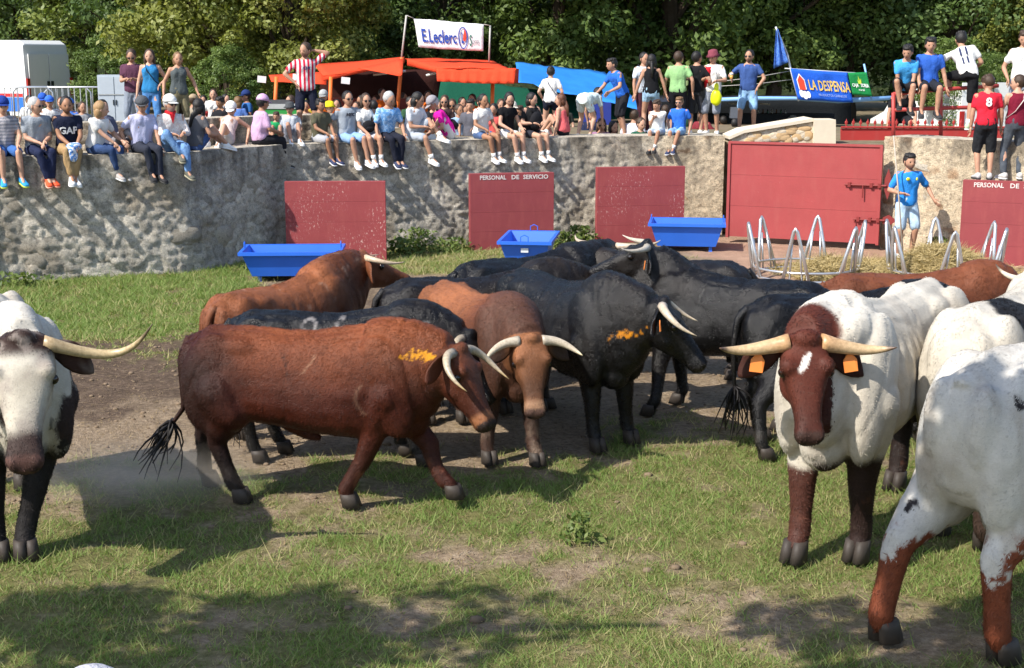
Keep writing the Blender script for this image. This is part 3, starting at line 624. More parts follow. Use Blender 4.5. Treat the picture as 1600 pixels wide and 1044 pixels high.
        nk_ = np.abs((p - lm['C'][4]) @ nrm(lm['C'][5] - lm['C'][3])); dp = dp - .007 * np.maximum(0, np.sin(((p - lm['C'][4]) @ nrm(lm['C'][5] - lm['C'][3])) * 62 + 2.5 * fbm(p, 6, 8))) ** 3 * (nk_ < .28) * (p[:, 0] > .5) * np.where(onhead, 0, 1)
        dp = dp * (.55 if mat == COAT_PALE else 1)
        if ribs: dp = dp + ribs * np.sin(p[:, 0] * 62 + 3 * fbm(p, 3, 5) * 6) * sst(.35, .1, np.abs(p[:, 0] - .1)) * sst(.25, .1, np.abs(p[:, 2] - .95))
        o.data.vertices.foreach_set('co', (p + nv * dp[:, None]).astype(np.float32).ravel()); o.data.update()
        cc_ = np.clip(coat(p, hc, onhead, lm), 0, 1); set_col(o.data, cc_)
        # short hair lying back and down along the hide
        rg = np.random.default_rng(len(label)); n = min(len(p) * 2, 60000); k = rg.integers(0, len(p), n); b0 = p[k] + nv[k] * dp[k][:, None] + rg.normal(0, voxel * .5, (n, 3)) ; nn = nv[k].astype(float)
        fl = np.tile([-.75, 0, -.65], (n, 1)) + rg.normal(0, .32, (n, 3)); fl = np.where(onhead[k][:, None], h * .9 + rg.normal(0, .3, (n, 3)), fl); fl -= nn * (fl * nn).sum(1)[:, None]; fl /= np.linalg.norm(fl, axis=1)[:, None] + 1e-6
        sd = np.cross(fl, nn); pale_ = (cc_[k].mean(1) > .25)[:, None]; ln = rg.uniform(.014, .030, n)[:, None] * np.where(pale_, .7, 1) * np.where(onhead[k], .6, 1)[:, None] / scale; b0 -= nn * ((b0 - p[k] - nv[k] * dp[k][:, None]) * nn).sum(1)[:, None]
        V = np.stack([b0 - sd * .0022 - nn * .001, b0 + sd * .0022 - nn * .001, b0 + fl * ln + nn * ln * rg.uniform(.10, .34, n)[:, None] * np.where(pale_, .5, 1)], 1).astype(np.float32)
        hm = bpy.data.meshes.new('hair_coat'); hm.vertices.add(n * 3); hm.vertices.foreach_set('co', V.ravel()); hm.loops.add(n * 3); hm.loops.foreach_set('vertex_index', np.arange(n * 3, dtype=np.int32)); hm.polygons.add(n)
        hm.polygons.foreach_set('loop_start', np.arange(0, n * 3, 3, dtype=np.int32)); hm.polygons.foreach_set('loop_total', np.full(n, 3, np.int32)); hm.update(); set_col(hm, np.clip(np.repeat(cc_[k] * (1 + (rg.uniform(.65, 1.4, n)[:, None] - 1) * np.where(pale_, .3, 1)), 3, 0), 0, 1)); tag(link('hair_coat', hm, mat, root, False), kind='stuff')
    skin('body', mb, mat, root, voxel / scale, 7, paint)
    # horns, eyes, hooves, tags, tail
    for s in (-1, 1):
        K = np.array(HORNS[horns]) * hornlen; a = np.linspace(0, len(K) - 1, 15); K2 = np.stack([np.interp(a, range(len(K)), K[:, i]) for i in range(3)], 1)
        for _ in range(2): K2[1:-1] = .25 * K2[:-2] + .5 * K2[1:-1] + .25 * K2[2:]
        pts = [HP(s * (.085 + k[0]), .045 + k[1], .005 + k[2]) for k in K2]; f = np.linspace(0, 1, 15)
        rad = hornr * (1 - f ** 1.5 * .93) * (1 + .14 * np.exp(-(f / .1) ** 2))
        m = MB(); m.tube(pts, rad, 10, up=u); me = m.mesh('horn')
        fv = np.repeat(f, 10)[:, None]; c0, c1, c2 = map(np.array, horncol)
        cc = c0 * (1 - np.clip(fv * 3, 0, 1)) + c1 * np.clip(fv * 3, 0, 1); w = sst(.72, .92, fv); set_col(me, cc * (1 - w) + c2 * w)
        link('horn', me, HORN, root)
        MB().ball(HP(s * .121, .018, .165), .029, 10, 7).build('eye', EYE, root, True)
        if s in tags:
            e = HP(s * .115, .0, .0) + nrm(l * s - u * .22 + np.array([0, 0, -.30])) * .13; m = MB()
            fw = nrm((h * .6 + u * .6) * [1, 1, 0]); dn = nrm(np.array([0, 0, -1.0]) + .15 * l * s); la = nrm(np.cross(fw, dn))
            c0 = e + fw * .045; P = [c0 - la * .014, c0 + la * .014, c0 + la * .034 + dn * .028, c0 + la * .031 + dn * .085 + fw * .012, c0 - la * .033 + dn * .088 + fw * .004, c0 - la * .034 + dn * .028]
            m.add(P + [p + fw * .006 for p in P], [(5, 4, 3, 2, 1, 0), (6, 7, 8, 9, 10, 11)] + [(i, (i + 1) % 6, (i + 1) % 6 + 6, i + 6) for i in range(6)])
            m.build('ear_tag', TAGM, root)
    for s in (-1, 1):
        e0 = HP(s * .105, .0, .0); ed = nrm(l * s - u * .22 + np.array([0, 0, -.30])); wv = nrm(np.array([0, 0, 1.0]) + .3 * u - ed * (ed[2] + .3 * ed @ u)); nv_ = np.cross(ed, wv); m = MB(); rs = []
        for d_, w_ in ((-.02, .03), (.02, .042), (.06, .062), (.10, .075), (.145, .074), (.19, .055), (.225, .028), (.24, .008)):
            r_ = sring(e0 + ed * d_ * 1.1 - wv * d_ * d_ * 1.2, wv, nv_, w_, .014, .014, 10, 2.0); r_ = r_ + nv_ * (np.abs((r_ - e0) @ wv) ** 1.4 * .9)[:, None] * (1 if nv_ @ h > 0 else -1); rs.append(r_)
        m.rings(rs); me = m.mesh('ear'); q_ = (verts(me) - B) / hs; hc_ = np.stack([q_ @ l, q_ @ u, q_ @ h], 1); set_col(me, np.clip(coat(verts(me), np.clip(hc_, -.2, .2) * [1, 1, 0] + [0, 0, .02], np.ones(len(q_), bool), lm) * .8, 0, 1)); link('ear', me, mat, root)
    for i, p in enumerate(hooves):
        m = MB(); sgn = 1
        for c in (-.03, .03):
            rs = []
            for z, r, x in ((.025, .042, .0), (-.01, .047, .010), (-.080, .052, .028)):
                a = np.linspace(0, 2 * math.pi, 9, endpoint=False); rs.append(np.stack([p[0] + x + 1.35 * r * np.cos(a), p[1] + c + .8 * r * np.sin(a), p[2] + z + 0 * a], 1))
            m.rings(rs)
        m.build('hoof', HOOF, root, True)
    if tail:
        tp = tailpts or [(-.97, 0, 1.22), (-1.06, 0, 1.12), (-1.09, .0, .9), (-1.08, .01, .68), (-1.06, .02, .5)]
        tp = np.array(tp, float); tp[:, 1] += by(1); a = np.linspace(0, len(tp) - 1, 14); tp2 = np.stack([np.interp(a, range(len(tp)), tp[:, i]) for i in range(3)], 1)
        m = MB(); m.tube(tp2, np.linspace(.042, .014, 14), 8, up=(0, 1, 0)); me = m.mesh('tail'); set_col(me, np.clip(coat(tp2.repeat(8, 0), np.full((112, 3), 9.0), np.zeros(112, bool), lm), 0, 1)); tl = link('tail', me, mat, root)
        m = MB(); e = tp2[-1]; dr = nrm(tp2[-1] - tp2[-4]); rg = np.random.default_rng(len(label))
        for k in range(26):
            L = rg.uniform(.18, .42); d = nrm(dr + rg.normal(0, .24, 3)); w = rg.normal(0, .05, 3); g = np.linspace(0, 1, 5)[:, None]
            m.tube(e - dr * .04 + d * L * g + w * np.sin(g * 3) + np.array([0, 0, -.10]) * g * g * L * 2, np.linspace(.012, .003, 5), 4, up=(.3, 1, .2))
        m.build('tail_tuft', HAIR_T[tail], tl, True)
    return root
# ---- coats: local position -> colour
def muzzle(c, hc, on, dark=(.02, .015, .015), ring=None):
    t = np.where(on, hc[:, 2], 0)
    if ring is not None: c = lerp(c, ring, sst(.41, .46, t))
    c = lerp(c, dark, sst(.505, .525, t + .02 * (hc[:, 1] > -.06)) * (hc[:, 1] > -.085))
    for s in (-1, 1): c = lerp(c, (.006, .004, .004), on * np.exp(-(((hc[:, 0] - s * .045) / .022) ** 2 + ((hc[:, 1] + .008) / .024) ** 2 + ((hc[:, 2] - .55) / .04) ** 2)))
    for s in (-1, 1): c = lerp(c, c * .25, on * np.exp(-(((hc[:, 0] - s * .125) / .035) ** 2 + ((hc[:, 1] - .02) / .03) ** 2 + ((hc[:, 2] - .168) / .045) ** 2)) * .9)
    # mouth line
    return lerp(c, (.006, .004, .004), on * (t > .38) * np.exp(-((hc[:, 1] + .066 + (.56 - t) * .12) / .008) ** 2) * .8)
def black(p, hc, on, lm, base=(.006, .0056, .0062), tint=(.014, .010, .008)):
    c = lerp(base, tint, sst(.45, .8, fbm(p, 2.2, 3)) * .6)
    c = lerp(c, (.055, .045, .036), sst(.55, .75, fbm(p, 9, 8)) * (1 - sst(.12, .34, p[:, 2])) * .8)      # dusty lower legs
    c = lerp(c, (.04, .033, .028), sst(.6, .8, fbm(p, 5, 21)) * .3)
    return muzzle(c, hc, on, (.012, .01, .01))
def coat_a(p, hc, on, lm):
    n = fbm(p, 2.5, 11); n2 = fbm(p, 11, 5)
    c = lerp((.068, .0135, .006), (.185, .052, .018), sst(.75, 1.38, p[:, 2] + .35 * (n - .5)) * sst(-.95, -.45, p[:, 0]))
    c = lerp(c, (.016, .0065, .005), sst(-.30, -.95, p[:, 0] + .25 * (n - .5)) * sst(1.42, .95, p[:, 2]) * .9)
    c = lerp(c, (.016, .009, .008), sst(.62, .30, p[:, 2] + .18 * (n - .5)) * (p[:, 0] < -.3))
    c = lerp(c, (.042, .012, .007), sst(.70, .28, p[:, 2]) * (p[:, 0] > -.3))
    c = lerp(c, (.20, .075, .045), sst(.55, .72, n2) * sst(.42, .28, p[:, 2]) * (p[:, 0] > -.1) * .6)
    c = lerp(c, (.085, .055, .045), np.exp(-(((p[:, 0] - .66) / .16) ** 2 + ((p[:, 2] - .98) / .20) ** 2)) * sst(.42, .6, n) * (p[:, 1] < 0) * .8)
    c = lerp(c, (.06, .02, .012), on * .55)
    c = lerp(c, (.13, .045, .022), on * np.exp(-((hc[:, 0] / .07) ** 2)) * sst(-.02, .1, hc[:, 1]) * .7)
    m = np.exp(-(((p[:, 0] - .80) / .17) ** 2 + ((p[:, 2] - 1.185) / .045) ** 2)) * (p[:, 1] < -.05)
    c = lerp(c, (.72, .30, .015), sst(.30, .38, m * sst(.30, .60, fbm(p, 30, 9)) * (1 - .4 * (p[:, 0] < .78))))
    s = np.exp(-((np.abs(p[:, 0] - .02 - .04 * np.sin((p[:, 2] - 1.1) * 22)) / .009) ** 2)) * (np.abs(p[:, 2] - 1.10) < .07) * (p[:, 1] < 0)
    c = lerp(c, (.33, .17, .10), s * .7)
    s = np.exp(-((np.abs(p[:, 0] + .16 + .3 * (p[:, 2] - 1.1)) / .009) ** 2)) * (np.abs(p[:, 2] - 1.09) < .08) * (p[:, 1] < 0)
    c = lerp(c, (.02, .01, .008), s * .7)
    s = np.exp(-((np.abs(p[:, 0] - .50 + .12 * np.sin((p[:, 2]) * 9)) / .012) ** 2)) * (np.abs(p[:, 2] - .86) < .12) * (p[:, 1] < 0)
    c = lerp(c, (.26, .14, .09), s * .55)
    return muzzle(c, hc, on, (.025, .015, .012), (.30, .12, .05))
def coat_d(p, hc, on, lm):
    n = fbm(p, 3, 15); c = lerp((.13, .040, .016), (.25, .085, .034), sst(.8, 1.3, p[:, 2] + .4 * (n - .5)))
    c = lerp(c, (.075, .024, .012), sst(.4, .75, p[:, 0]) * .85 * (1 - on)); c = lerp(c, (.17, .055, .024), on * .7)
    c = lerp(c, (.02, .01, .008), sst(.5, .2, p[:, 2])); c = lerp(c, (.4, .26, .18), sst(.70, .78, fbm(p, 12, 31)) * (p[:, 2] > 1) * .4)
    return muzzle(c, hc, on)
def coat_c(p, hc, on, lm):
    c = black(p, hc, on, lm)
    for cx, w, hh in ((-.25, .055, .06), (.02, .03, .075), (.75, .05, .05)):
        d = ((p[:, 0] - cx) / w) ** 2 + ((p[:, 2] - 1.22) / hh) ** 2; c = lerp(c, (.22, .20, .19), sst(.55, .75, d) * sst(1.5, 1.15, d) * sst(.25, .5, fbm(p, 14, 6)) * (p[:, 1] < -.05))
    return c
def coat_e(p, hc, on, lm): return black(p, hc, on, lm, (.010, .008, .0075), (.030, .020, .013))
def coat_f(p, hc, on, lm):
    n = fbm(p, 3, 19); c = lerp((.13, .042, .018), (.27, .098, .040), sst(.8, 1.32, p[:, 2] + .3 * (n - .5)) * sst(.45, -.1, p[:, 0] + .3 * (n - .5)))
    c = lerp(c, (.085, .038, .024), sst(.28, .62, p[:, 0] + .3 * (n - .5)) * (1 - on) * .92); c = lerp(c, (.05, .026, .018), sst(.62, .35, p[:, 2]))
    c = lerp(c, (.20, .14, .10), sst(.5, .7, fbm(p, 8, 4)) * sst(.42, .2, p[:, 2]) * .7)
    c = lerp(c, (.23, .095, .042), on * (np.abs(hc[:, 0]) < .2) * .9); c = lerp(c, (.05, .027, .02), on * sst(.13, .2, np.abs(hc[:, 0])))
    c = lerp(c, (.05, .03, .022), on * np.exp(-((hc[:, 2] - .36) / .09) ** 2) * .6)
    return muzzle(c, hc, on, (.11, .06, .045), (.34, .19, .11))
def coat_g(p, hc, on, lm):
    c = black(p, hc, on, lm); q = p - lm['C'][3]; r_ = .5 * q[:, 0] + .87 * q[:, 1]; f_ = .87 * q[:, 0] - .5 * q[:, 1]
    m = np.exp(-((r_ / .17) ** 2 + ((q[:, 2] + .08 - .4 * r_) / .05) ** 2))
    m2 = (f_ > 0)
    return lerp(c, (.72, .27, .012), sst(.36, .46, m * m2 * sst(.38, .65, fbm(p, 32, 9))))
def coat_l(p, hc, on, lm):
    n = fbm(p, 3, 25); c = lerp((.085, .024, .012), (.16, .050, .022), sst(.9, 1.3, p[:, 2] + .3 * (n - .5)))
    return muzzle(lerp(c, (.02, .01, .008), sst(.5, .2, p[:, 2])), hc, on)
def pale(p, seed, base=(.53, .48, .395), dirt=(.36, .305, .23)):
    c = lerp(base, dirt, sst(.48, .78, fbm(p, 3.5, seed)) * .55); c = lerp(c, (.30, .25, .20), sst(.55, .8, fbm(p * [2.2, 1, .35], 7, seed + 3)) * .5)
    return lerp(c, (.54, .51, .46), sst(1.15, 1.4, p[:, 2]) * .6)
def coat_k(p, hc, on, lm):
    br = (.085, .021, .012); n = fbm(p, 6, 33) - .5
    c = pale(p, 30); C = lm['C']
    d = np.linalg.norm((p - (lm['B'] + np.array([-.10, 0, .06]))) * [1, 1, 1.0], axis=1)
    hd = np.clip(on * np.maximum(sst(-.03, .0, hc[:, 2] + .04 * n), sst(.0, .03, hc[:, 1])) + sst(.17, .13, d + .05 * n), 0, 1)
    c = lerp(c, br, hd); c = lerp(c, (.035, .012, .008), on * sst(.10, .16, np.abs(hc[:, 0])) * .7)
    c = lerp(c, (.045, .014, .009), on * sst(.25, .45, hc[:, 2]) * .6)
    for z0, x0 in ((.66, 0),): c = lerp(c, (.06, .020, .013), sst(.50, .45, p[:, 2] + .12 * n) * (p[:, 0] > 0) * (p[:, 2] < .62))
    c = lerp(c, (.02, .012, .01), sst(.66, .58, p[:, 2] + .10 * n) * (p[:, 0] < -.2)); c = lerp(c, (.02, .010, .008), sst(.62, .56, p[:, 2] + .1 * n) * (p[:, 0] > 0) * (p[:, 1] > 0))
    c = lerp(c, (.13, .045, .025), sst(.55, .7, fbm(p, 9, 4)) * sst(.5, .3, p[:, 2]) * .5)
    bz = ((hc[:, 0] + .02 + .5 * (hc[:, 2] - .13)) / .022) ** 2 + ((hc[:, 2] - .13) / .055) ** 2
    c = lerp(c, (.72, .66, .60), on * sst(1.25, .8, bz) * (hc[:, 1] > 0))
    return muzzle(c, hc, on, (.045, .022, .016))
def coat_b(p, hc, on, lm):
    n = fbm(p, 6, 43) - .5; c = pale(p, 40)
    c = lerp(c, (.03, .015, .012), np.clip(on * sst(.10, .03, hc[:, 2] + .06 * n), 0, 1)); c = lerp(c, (.045, .018, .014), on * sst(.13, .17, np.abs(hc[:, 0]) + .03 * n))
    c = lerp(c, (.30, .25, .22), on * sst(.5, .7, fbm(p, 16, 3)) * .6); c = lerp(c, (.05, .03, .025), on * sst(.36, .44, hc[:, 2] + .08 * n))
    c = lerp(c, (.04, .02, .016), on * sst(.09, .125, np.abs(hc[:, 0])) * sst(-.02, -.10, hc[:, 1]) * .6)
    c = lerp(c, (.03, .018, .015), sst(.52, .58, fbm(p, 4, 91)) * sst(.2, .6, p[:, 0]) * sst(1.3, 1.05, p[:, 2]) * (1 - on))
    c = lerp(c, (.012, .010, .010), sst(.72, .60, p[:, 2] + .25 * n)); c = lerp(c, (.015, .012, .012), sst(.62, .66, fbm(p, 14, 77)) * sst(.95, .7, p[:, 2]))
    return muzzle(c, hc, on, (.10, .05, .04))
def coat_n(p, hc, on, lm):
    n = fbm(p, 7, 53) - .5; c = pale(p, 50, (.49, .465, .42))
    t = sst(.44, .42, p[:, 2] + .42 * n + .25 * (fbm(p, 22, 88) - .5)); c = lerp(c, (.17, .045, .02), t); c = lerp(c, (.17, .045, .02), sst(.70, .72, fbm(p, 17, 8)) * sst(.62, .5, p[:, 2]))
    c = lerp(c, (.02, .015, .015), sst(.775, .79, fbm(p, 9, 61)) * (p[:, 2] > .5))
    return muzzle(c, hc, on)
def coat_m(p, hc, on, lm):
    n = fbm(p, 6, 63) - .5; c = pale(p, 60)
    c = lerp(c, (.012, .011, .012), sst(.20, .17, np.sqrt(((p[:, 0] + .52) / 1.2) ** 2 + ((p[:, 1] + .12) / .9) ** 2 + ((p[:, 2] - 1.25) / .8) ** 2) + .10 * n))
    return lerp(c, (.05, .03, .022), sst(.45, .38, p[:, 2] + .2 * n))
BG, OG = 'fighting bulls milling in the arena', 'white pied oxen among the bulls'
PALEH = ((.36, .27, .16), (.46, .36, .21), (.12, .09, .06)); GREYH = ((.22, .195, .165), (.42, .36, .27), (.36, .26, .13))
def gp(u, v): return tuple(G(u, v)[:2])
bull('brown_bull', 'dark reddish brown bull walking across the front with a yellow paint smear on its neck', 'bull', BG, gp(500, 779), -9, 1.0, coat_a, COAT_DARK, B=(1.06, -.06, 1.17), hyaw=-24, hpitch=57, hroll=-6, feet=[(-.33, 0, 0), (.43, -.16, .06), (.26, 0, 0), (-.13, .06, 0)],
     horns='bull', voxel=.0165, tail='black', hump=.15, tailpts=[(-.98, 0, 1.22), (-1.06, 0, 1.05), (-1.05, -.02, .85), (-1.05, -.02, .68), (-1.16, -.03, .53)], horncol=GREYH, belly=.03, hornr=.037)
bull('black_bull', 'black bull with pale brand scars standing right behind the dark reddish brown bull', 'bull', BG, (-1.40, 11.40), -4, .95, coat_c, COAT_BLACK, B=(1.07, -.03, 1.10), hyaw=-30, hpitch=62, horns='bull', voxel=.022, hump=.5, horncol=GREYH, feet=[(.1, 0, 0), (-.1, 0, 0), (.1, 0, 0), (.25, 0, 0)])
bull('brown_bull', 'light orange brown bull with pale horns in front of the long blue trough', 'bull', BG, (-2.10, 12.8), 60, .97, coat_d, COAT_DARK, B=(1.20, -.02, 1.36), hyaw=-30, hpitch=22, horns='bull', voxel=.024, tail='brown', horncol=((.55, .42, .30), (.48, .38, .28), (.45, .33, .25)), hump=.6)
bull('black_bull', 'brownish black bull turned away between the orange brown bull and the tan-headed bull', 'bull', BG, (-.27, 13.1), 18, .98, coat_e, COAT_BLACK, B=(1.12, 0, 1.22), hyaw=-8, hpitch=30, voxel=.026, horncol=GREYH)
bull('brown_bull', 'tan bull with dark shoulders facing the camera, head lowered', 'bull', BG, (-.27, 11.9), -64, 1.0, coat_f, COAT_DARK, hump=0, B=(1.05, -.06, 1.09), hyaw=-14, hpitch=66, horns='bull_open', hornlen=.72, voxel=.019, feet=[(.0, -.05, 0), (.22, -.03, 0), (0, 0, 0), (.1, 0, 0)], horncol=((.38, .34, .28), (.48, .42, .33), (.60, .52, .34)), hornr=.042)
bull('black_bull', 'black bull with an orange ear tag and an orange paint smear, head turned right', 'bull', BG, (.50, 12.3), -60, 1.04, coat_g, COAT_BLACK, B=(1.04, .18, 1.22), hyaw=52, hpitch=50, horns='bull', voxel=.019, tags=(-1,), feet=[(.05, .03, 0), (-.02, .10, 0), (0, 0, 0), (.1, 0, 0)], horncol=((.40, .35, .30), (.48, .41, .32), (.6, .5, .36)), hornr=.038, hump=1.3)
bull('black_bull', 'black bull facing left, horns raised, orange ear tag, below the trough by the gate', 'bull', BG, (2.02, 12.9), 150, 1.0, black, COAT_BLACK, B=(.80, .05, 1.50), hyaw=25, hpitch=20, horns='bull_open', voxel=.023, tags=(1,), feet=[(-.05, 0, 0), (.0, .25, 0), (.1, 0, 0), (.2, .15, 0)], horncol=((.38, .34, .28), (.48, .43, .36), (.5, .45, .4)), hump=1.2)
bull('black_bull', 'black bull half hidden behind the white ox with the brown face', 'bull', BG, (2.95, 11.95), 12, 1.0, black, COAT_BLACK, hump=.2, B=(1.15, 0, .9), hyaw=0, hpitch=55, voxel=.025, feet=[(0, 0, 0), (0, 0, 0), (-.1, -.25, 0), (.1, 0, 0)])
bull('black_bull', 'farthest black bull seen from behind, its horns spread against the red wall', 'bull', BG, (.22, 14.3), 38, 1.0, black, COAT_BLACK, hump=.1, B=(1.02, 0, 1.28), hyaw=25, hpitch=15, horns='bull_open', voxel=.027, horncol=((.55, .45, .36), (.46, .38, .30), (.5, .42, .32)))
bull('black_bull', 'black bull almost hidden between the farthest black bull and the one facing left', 'bull', BG, (1.55, 14.6), 172, .93, coat_e, COAT_BLACK, B=(1.1, 0, 1.0), hyaw=0, hpitch=50, voxel=.03)
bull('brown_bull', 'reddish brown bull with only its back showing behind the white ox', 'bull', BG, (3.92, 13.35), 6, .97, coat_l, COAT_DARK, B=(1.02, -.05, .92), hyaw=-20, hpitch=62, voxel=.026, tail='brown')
bull('pied_ox', 'white ox with a brown face, wide horns and orange tags in both ears', 'ox', OG, (2.55, 9.6), -125, 1.27, coat_k, COAT_PALE, B=(.98, -.02, 1.22), hyaw=36, hpitch=62, horns='ox_wide', hornlen=.80, voxel=.0175, tags=(1, -1), feet=[(.10, .02, 0), (-.10, -.03, 0), (0, 0, 0), (.15, 0, 0)], horncol=((.48, .28, .14), (.50, .36, .21), (.10, .06, .04)), hump=.5, tail='white', hornr=.041, width=.75, ribs=.009, hs=.90)
bull('pied_ox', 'white ox with a dark forehead cut by the left edge, one long horn curving up', 'ox', OG, (-3.60, 9.72), -64, 1.2, coat_b, COAT_PALE, B=(1.08, .0, 1.29), hyaw=-12, hpitch=60, horns='ox_up', voxel=.0185, feet=[(0, 0, 0), (.05, -.17, 0), (0, 0, 0), (.1, 0, 0)], horncol=PALEH, hump=.6, tail='white', hornr=.035, hs=1.2, width=.74, hornlen=1.0)
bull('pied_ox', 'white ox with brown hind legs walking out of the right edge, nearest the camera', 'ox', OG, (3.44, 8.20), 38, 1.30, coat_n, COAT_PALE, B=(1.2, 0, 1.2), hyaw=0, hpitch=40, horns='ox_wide', voxel=.019, feet=[(0, 0, 0), (0, 0, 0), (.0, -.02, 0), (-.22, .12, 0)], tail=None, hump=.3, width=.88)
bull('pied_ox', 'white ox with a black patch on its rump, behind the ox nearest the camera', 'ox', OG, (3.72, 10.1), 52, 1.25, coat_m, COAT_PALE, B=(1.2, 0, 1.2), hyaw=0, hpitch=40, horns='ox_wide', voxel=.022, feet=[(0, 0, 0), (0, 0, 0), (0, 0, 0), (.1, 0, 0)], tail=None, hump=.3)
# ------------------------------------------------------------------ people
def skin_material():
    t = NT('skin', .55, .3); a = t.n('VertexColor', layer_name='skin'); v = t.co('Object'); f = t.noise(v, 18, 3)
    t.col(t.mix(1.0, a.outputs[0], t.ramp(f, [(.3, (.88, .86, .85)), (.7, (1.06, 1.06, 1.06))]), 'MULTIPLY')); t.b.inputs['Subsurface Weight'].default_value = 0; return t.m
SKIN = skin_material()
TONES = {'l': (.50, .29, .20), 'm': (.42, .23, .15), 'd': (.33, .17, .10)}
def cloth(c, kind='plain', c2=None):
    key = ('cloth', tuple(c), kind, c2)
    if key in _mc: return _mc[key]
    t = NT('cloth_' + kind, .88, .12); v = t.co('Object'); f = t.noise(v, 9, 4); w = t.noise(v, 60, 2)
    lo, hi = tuple(x * .82 for x in c), tuple(min(.85, x * 1.12) for x in c); col = t.mix(f, lo, hi)
    if kind == 'stripes':      # upright stripes
        wv = t.n('TexWave', wave_type='BANDS', bands_direction='X'); wv.inputs['Scale'].default_value = 4.2; t.l(v, wv.inputs[0]); col = t.mix(t.ramp(wv.outputs[1], [(.49, (0, 0, 0)), (.51, (1, 1, 1))]), col, c2)
    elif kind == 'hoops':
        wv = t.n('TexWave', wave_type='BANDS', bands_direction='Z'); wv.inputs['Scale'].default_value = 6; t.l(v, wv.inputs[0]); col = t.mix(t.ramp(wv.outputs[1], [(.49, (0, 0, 0)), (.51, (1, 1, 1))]), col, c2)
    elif kind == 'pattern':
        col = t.mix(t.ramp(t.noise(v, 22, 3, .6), [(.48, (0, 0, 0)), (.54, (1, 1, 1))]), col, c2)
    elif kind == 'denim':
        col = t.mix(t.ramp(t.noise(v, 5, 4, .6), [(.4, (0, 0, 0)), (.7, (1, 1, 1))]), col, tuple(min(.8, x * 1.7) for x in c))
    t.col(col); ad = t.n('Math', operation='ADD'); t.l(t.noise(t.co('Object', (1, 1, .6)), 13, 3), ad.inputs[0]); t.l(w, ad.inputs[1]); t.bump(ad.outputs[0], .55, .02); _mc[key] = t.m; return t.m
HAIRM = {k: plain('hair_' + k, c, .5, .4, var=.45, scale=30, bump=.5) for k, c in dict(black=(.012, .010, .009), brown=(.045, .025, .014), light=(.16, .09, .04), blond=(.33, .20, .09), grey=(.42, .41, .40), red=(.10, .035, .015)).items()}
GLASS_D = plain('dark_lenses', (.01, .01, .012), .15, .6, var=0); LIPC = (.30, .11, .09)
def head_template():
    nu, nv = 24, 18; vs = [(0, 0, -1)]
    for j in range(1, nv):
        p = -math.pi / 2 + math.pi * j / nv
        for i in range(nu): q = 2 * math.pi * i / nu; vs.append((math.cos(p) * math.cos(q), math.cos(p) * math.sin(q), math.sin(p)))
    vs.append((0, 0, 1)); m = MB(); m.ball((0, 0, 0), 1, nu, nv); p = np.concatenate(m.v); F_ = m.f
    x, y, z = p[:, 0].copy(), p[:, 1].copy(), p[:, 2].copy(); fr = np.clip(-y, 0, 1)          # face looks to -Y
    X = x * .076 * (1 - .26 * sst(-.1, -.9, z) - .05 * sst(.5, 1, z)); Y = y * .098; Z = z * .118
    Y = Y - .012 * sst(-.35, -.8, z) * fr                                                   # chin forward
    Y = np.where(y > 0, Y * (1 - .28 * sst(-.2, -.8, z)), Y)                                # nape
    Y = Y + .010 * fr * np.exp(-((z - .06) / .13) ** 2) * np.exp(-((np.abs(x) - .36) / .2) ** 2)   # eye hollows
    nose = np.exp(-(x / .16) ** 2) * sst(.16, -.20, z) * sst(-.36, -.26, z) * (y < -.5); Y = Y - .026 * nose
    Y = Y - .006 * np.exp(-(x / .3) ** 2) * np.exp(-((z + .50) / .08) ** 2) * (y < -.3)
    for s in (-1, 1):
        m.ball((s * .077, .008, -.004), (.012, .022, .034), 6, 5)
    ear = np.concatenate(m.v[1:]); P = np.concatenate([np.stack([X, Y, Z], 1), ear])
    mask = np.zeros((len(P), 2)); n = len(p); mask[:n, 0] = np.exp(-((z + .50) / .075) ** 2) * (np.abs(x) < .36) * (y < -.4); mask[:n, 1] = np.exp(-((z - .22) / .06) ** 2) * np.exp(-((np.abs(x) - .40) / .22) ** 2) * (y < -.3)
    beard = np.zeros(len(P)); beard[:n] = sst(-.28, -.42, z) * (y < .1)
    return P, m.f, mask, beard
HEADP, HEADF, HEADM, HEADB = head_template()
def hand_template():
    """left hand hanging along -Z, palm to +X... fingers relaxed; wrist at origin"""
    m = MB(); m.rings([sring((0, 0, -z), np.array([0, 1., 0]), np.array([1., 0, 0]), w, d, d, 8, 2.6) for z, w, d in ((-.015, .026, .020), (.02, .034, .018), (.06, .042, .016), (.088, .040, .013))])
    for k, (y, L) in enumerate(((-.030, .068), (-.010, .078), (.011, .073), (.030, .058))):
        P = [(0, y, -.080), (.006, y * 1.08, -.088 - L * .40), (.018, y * 1.1, -.088 - L * .72), (.032, y * 1.1, -.088 - L * .95)]; m.tube(P, [.0095, .009, .0082, .006], 5, up=(0, 1, .1))
    m.tube([(.004, -.026, -.022), (.016, -.050, -.050), (.024, -.056, -.078), (.028, -.054, -.098)], [.012, .011, .0095, .007], 5, up=(1, 0, .1))
    return np.concatenate(m.v), m.f
HANDP, HANDF = hand_template()
EYE_ME = None
_shoe = {}
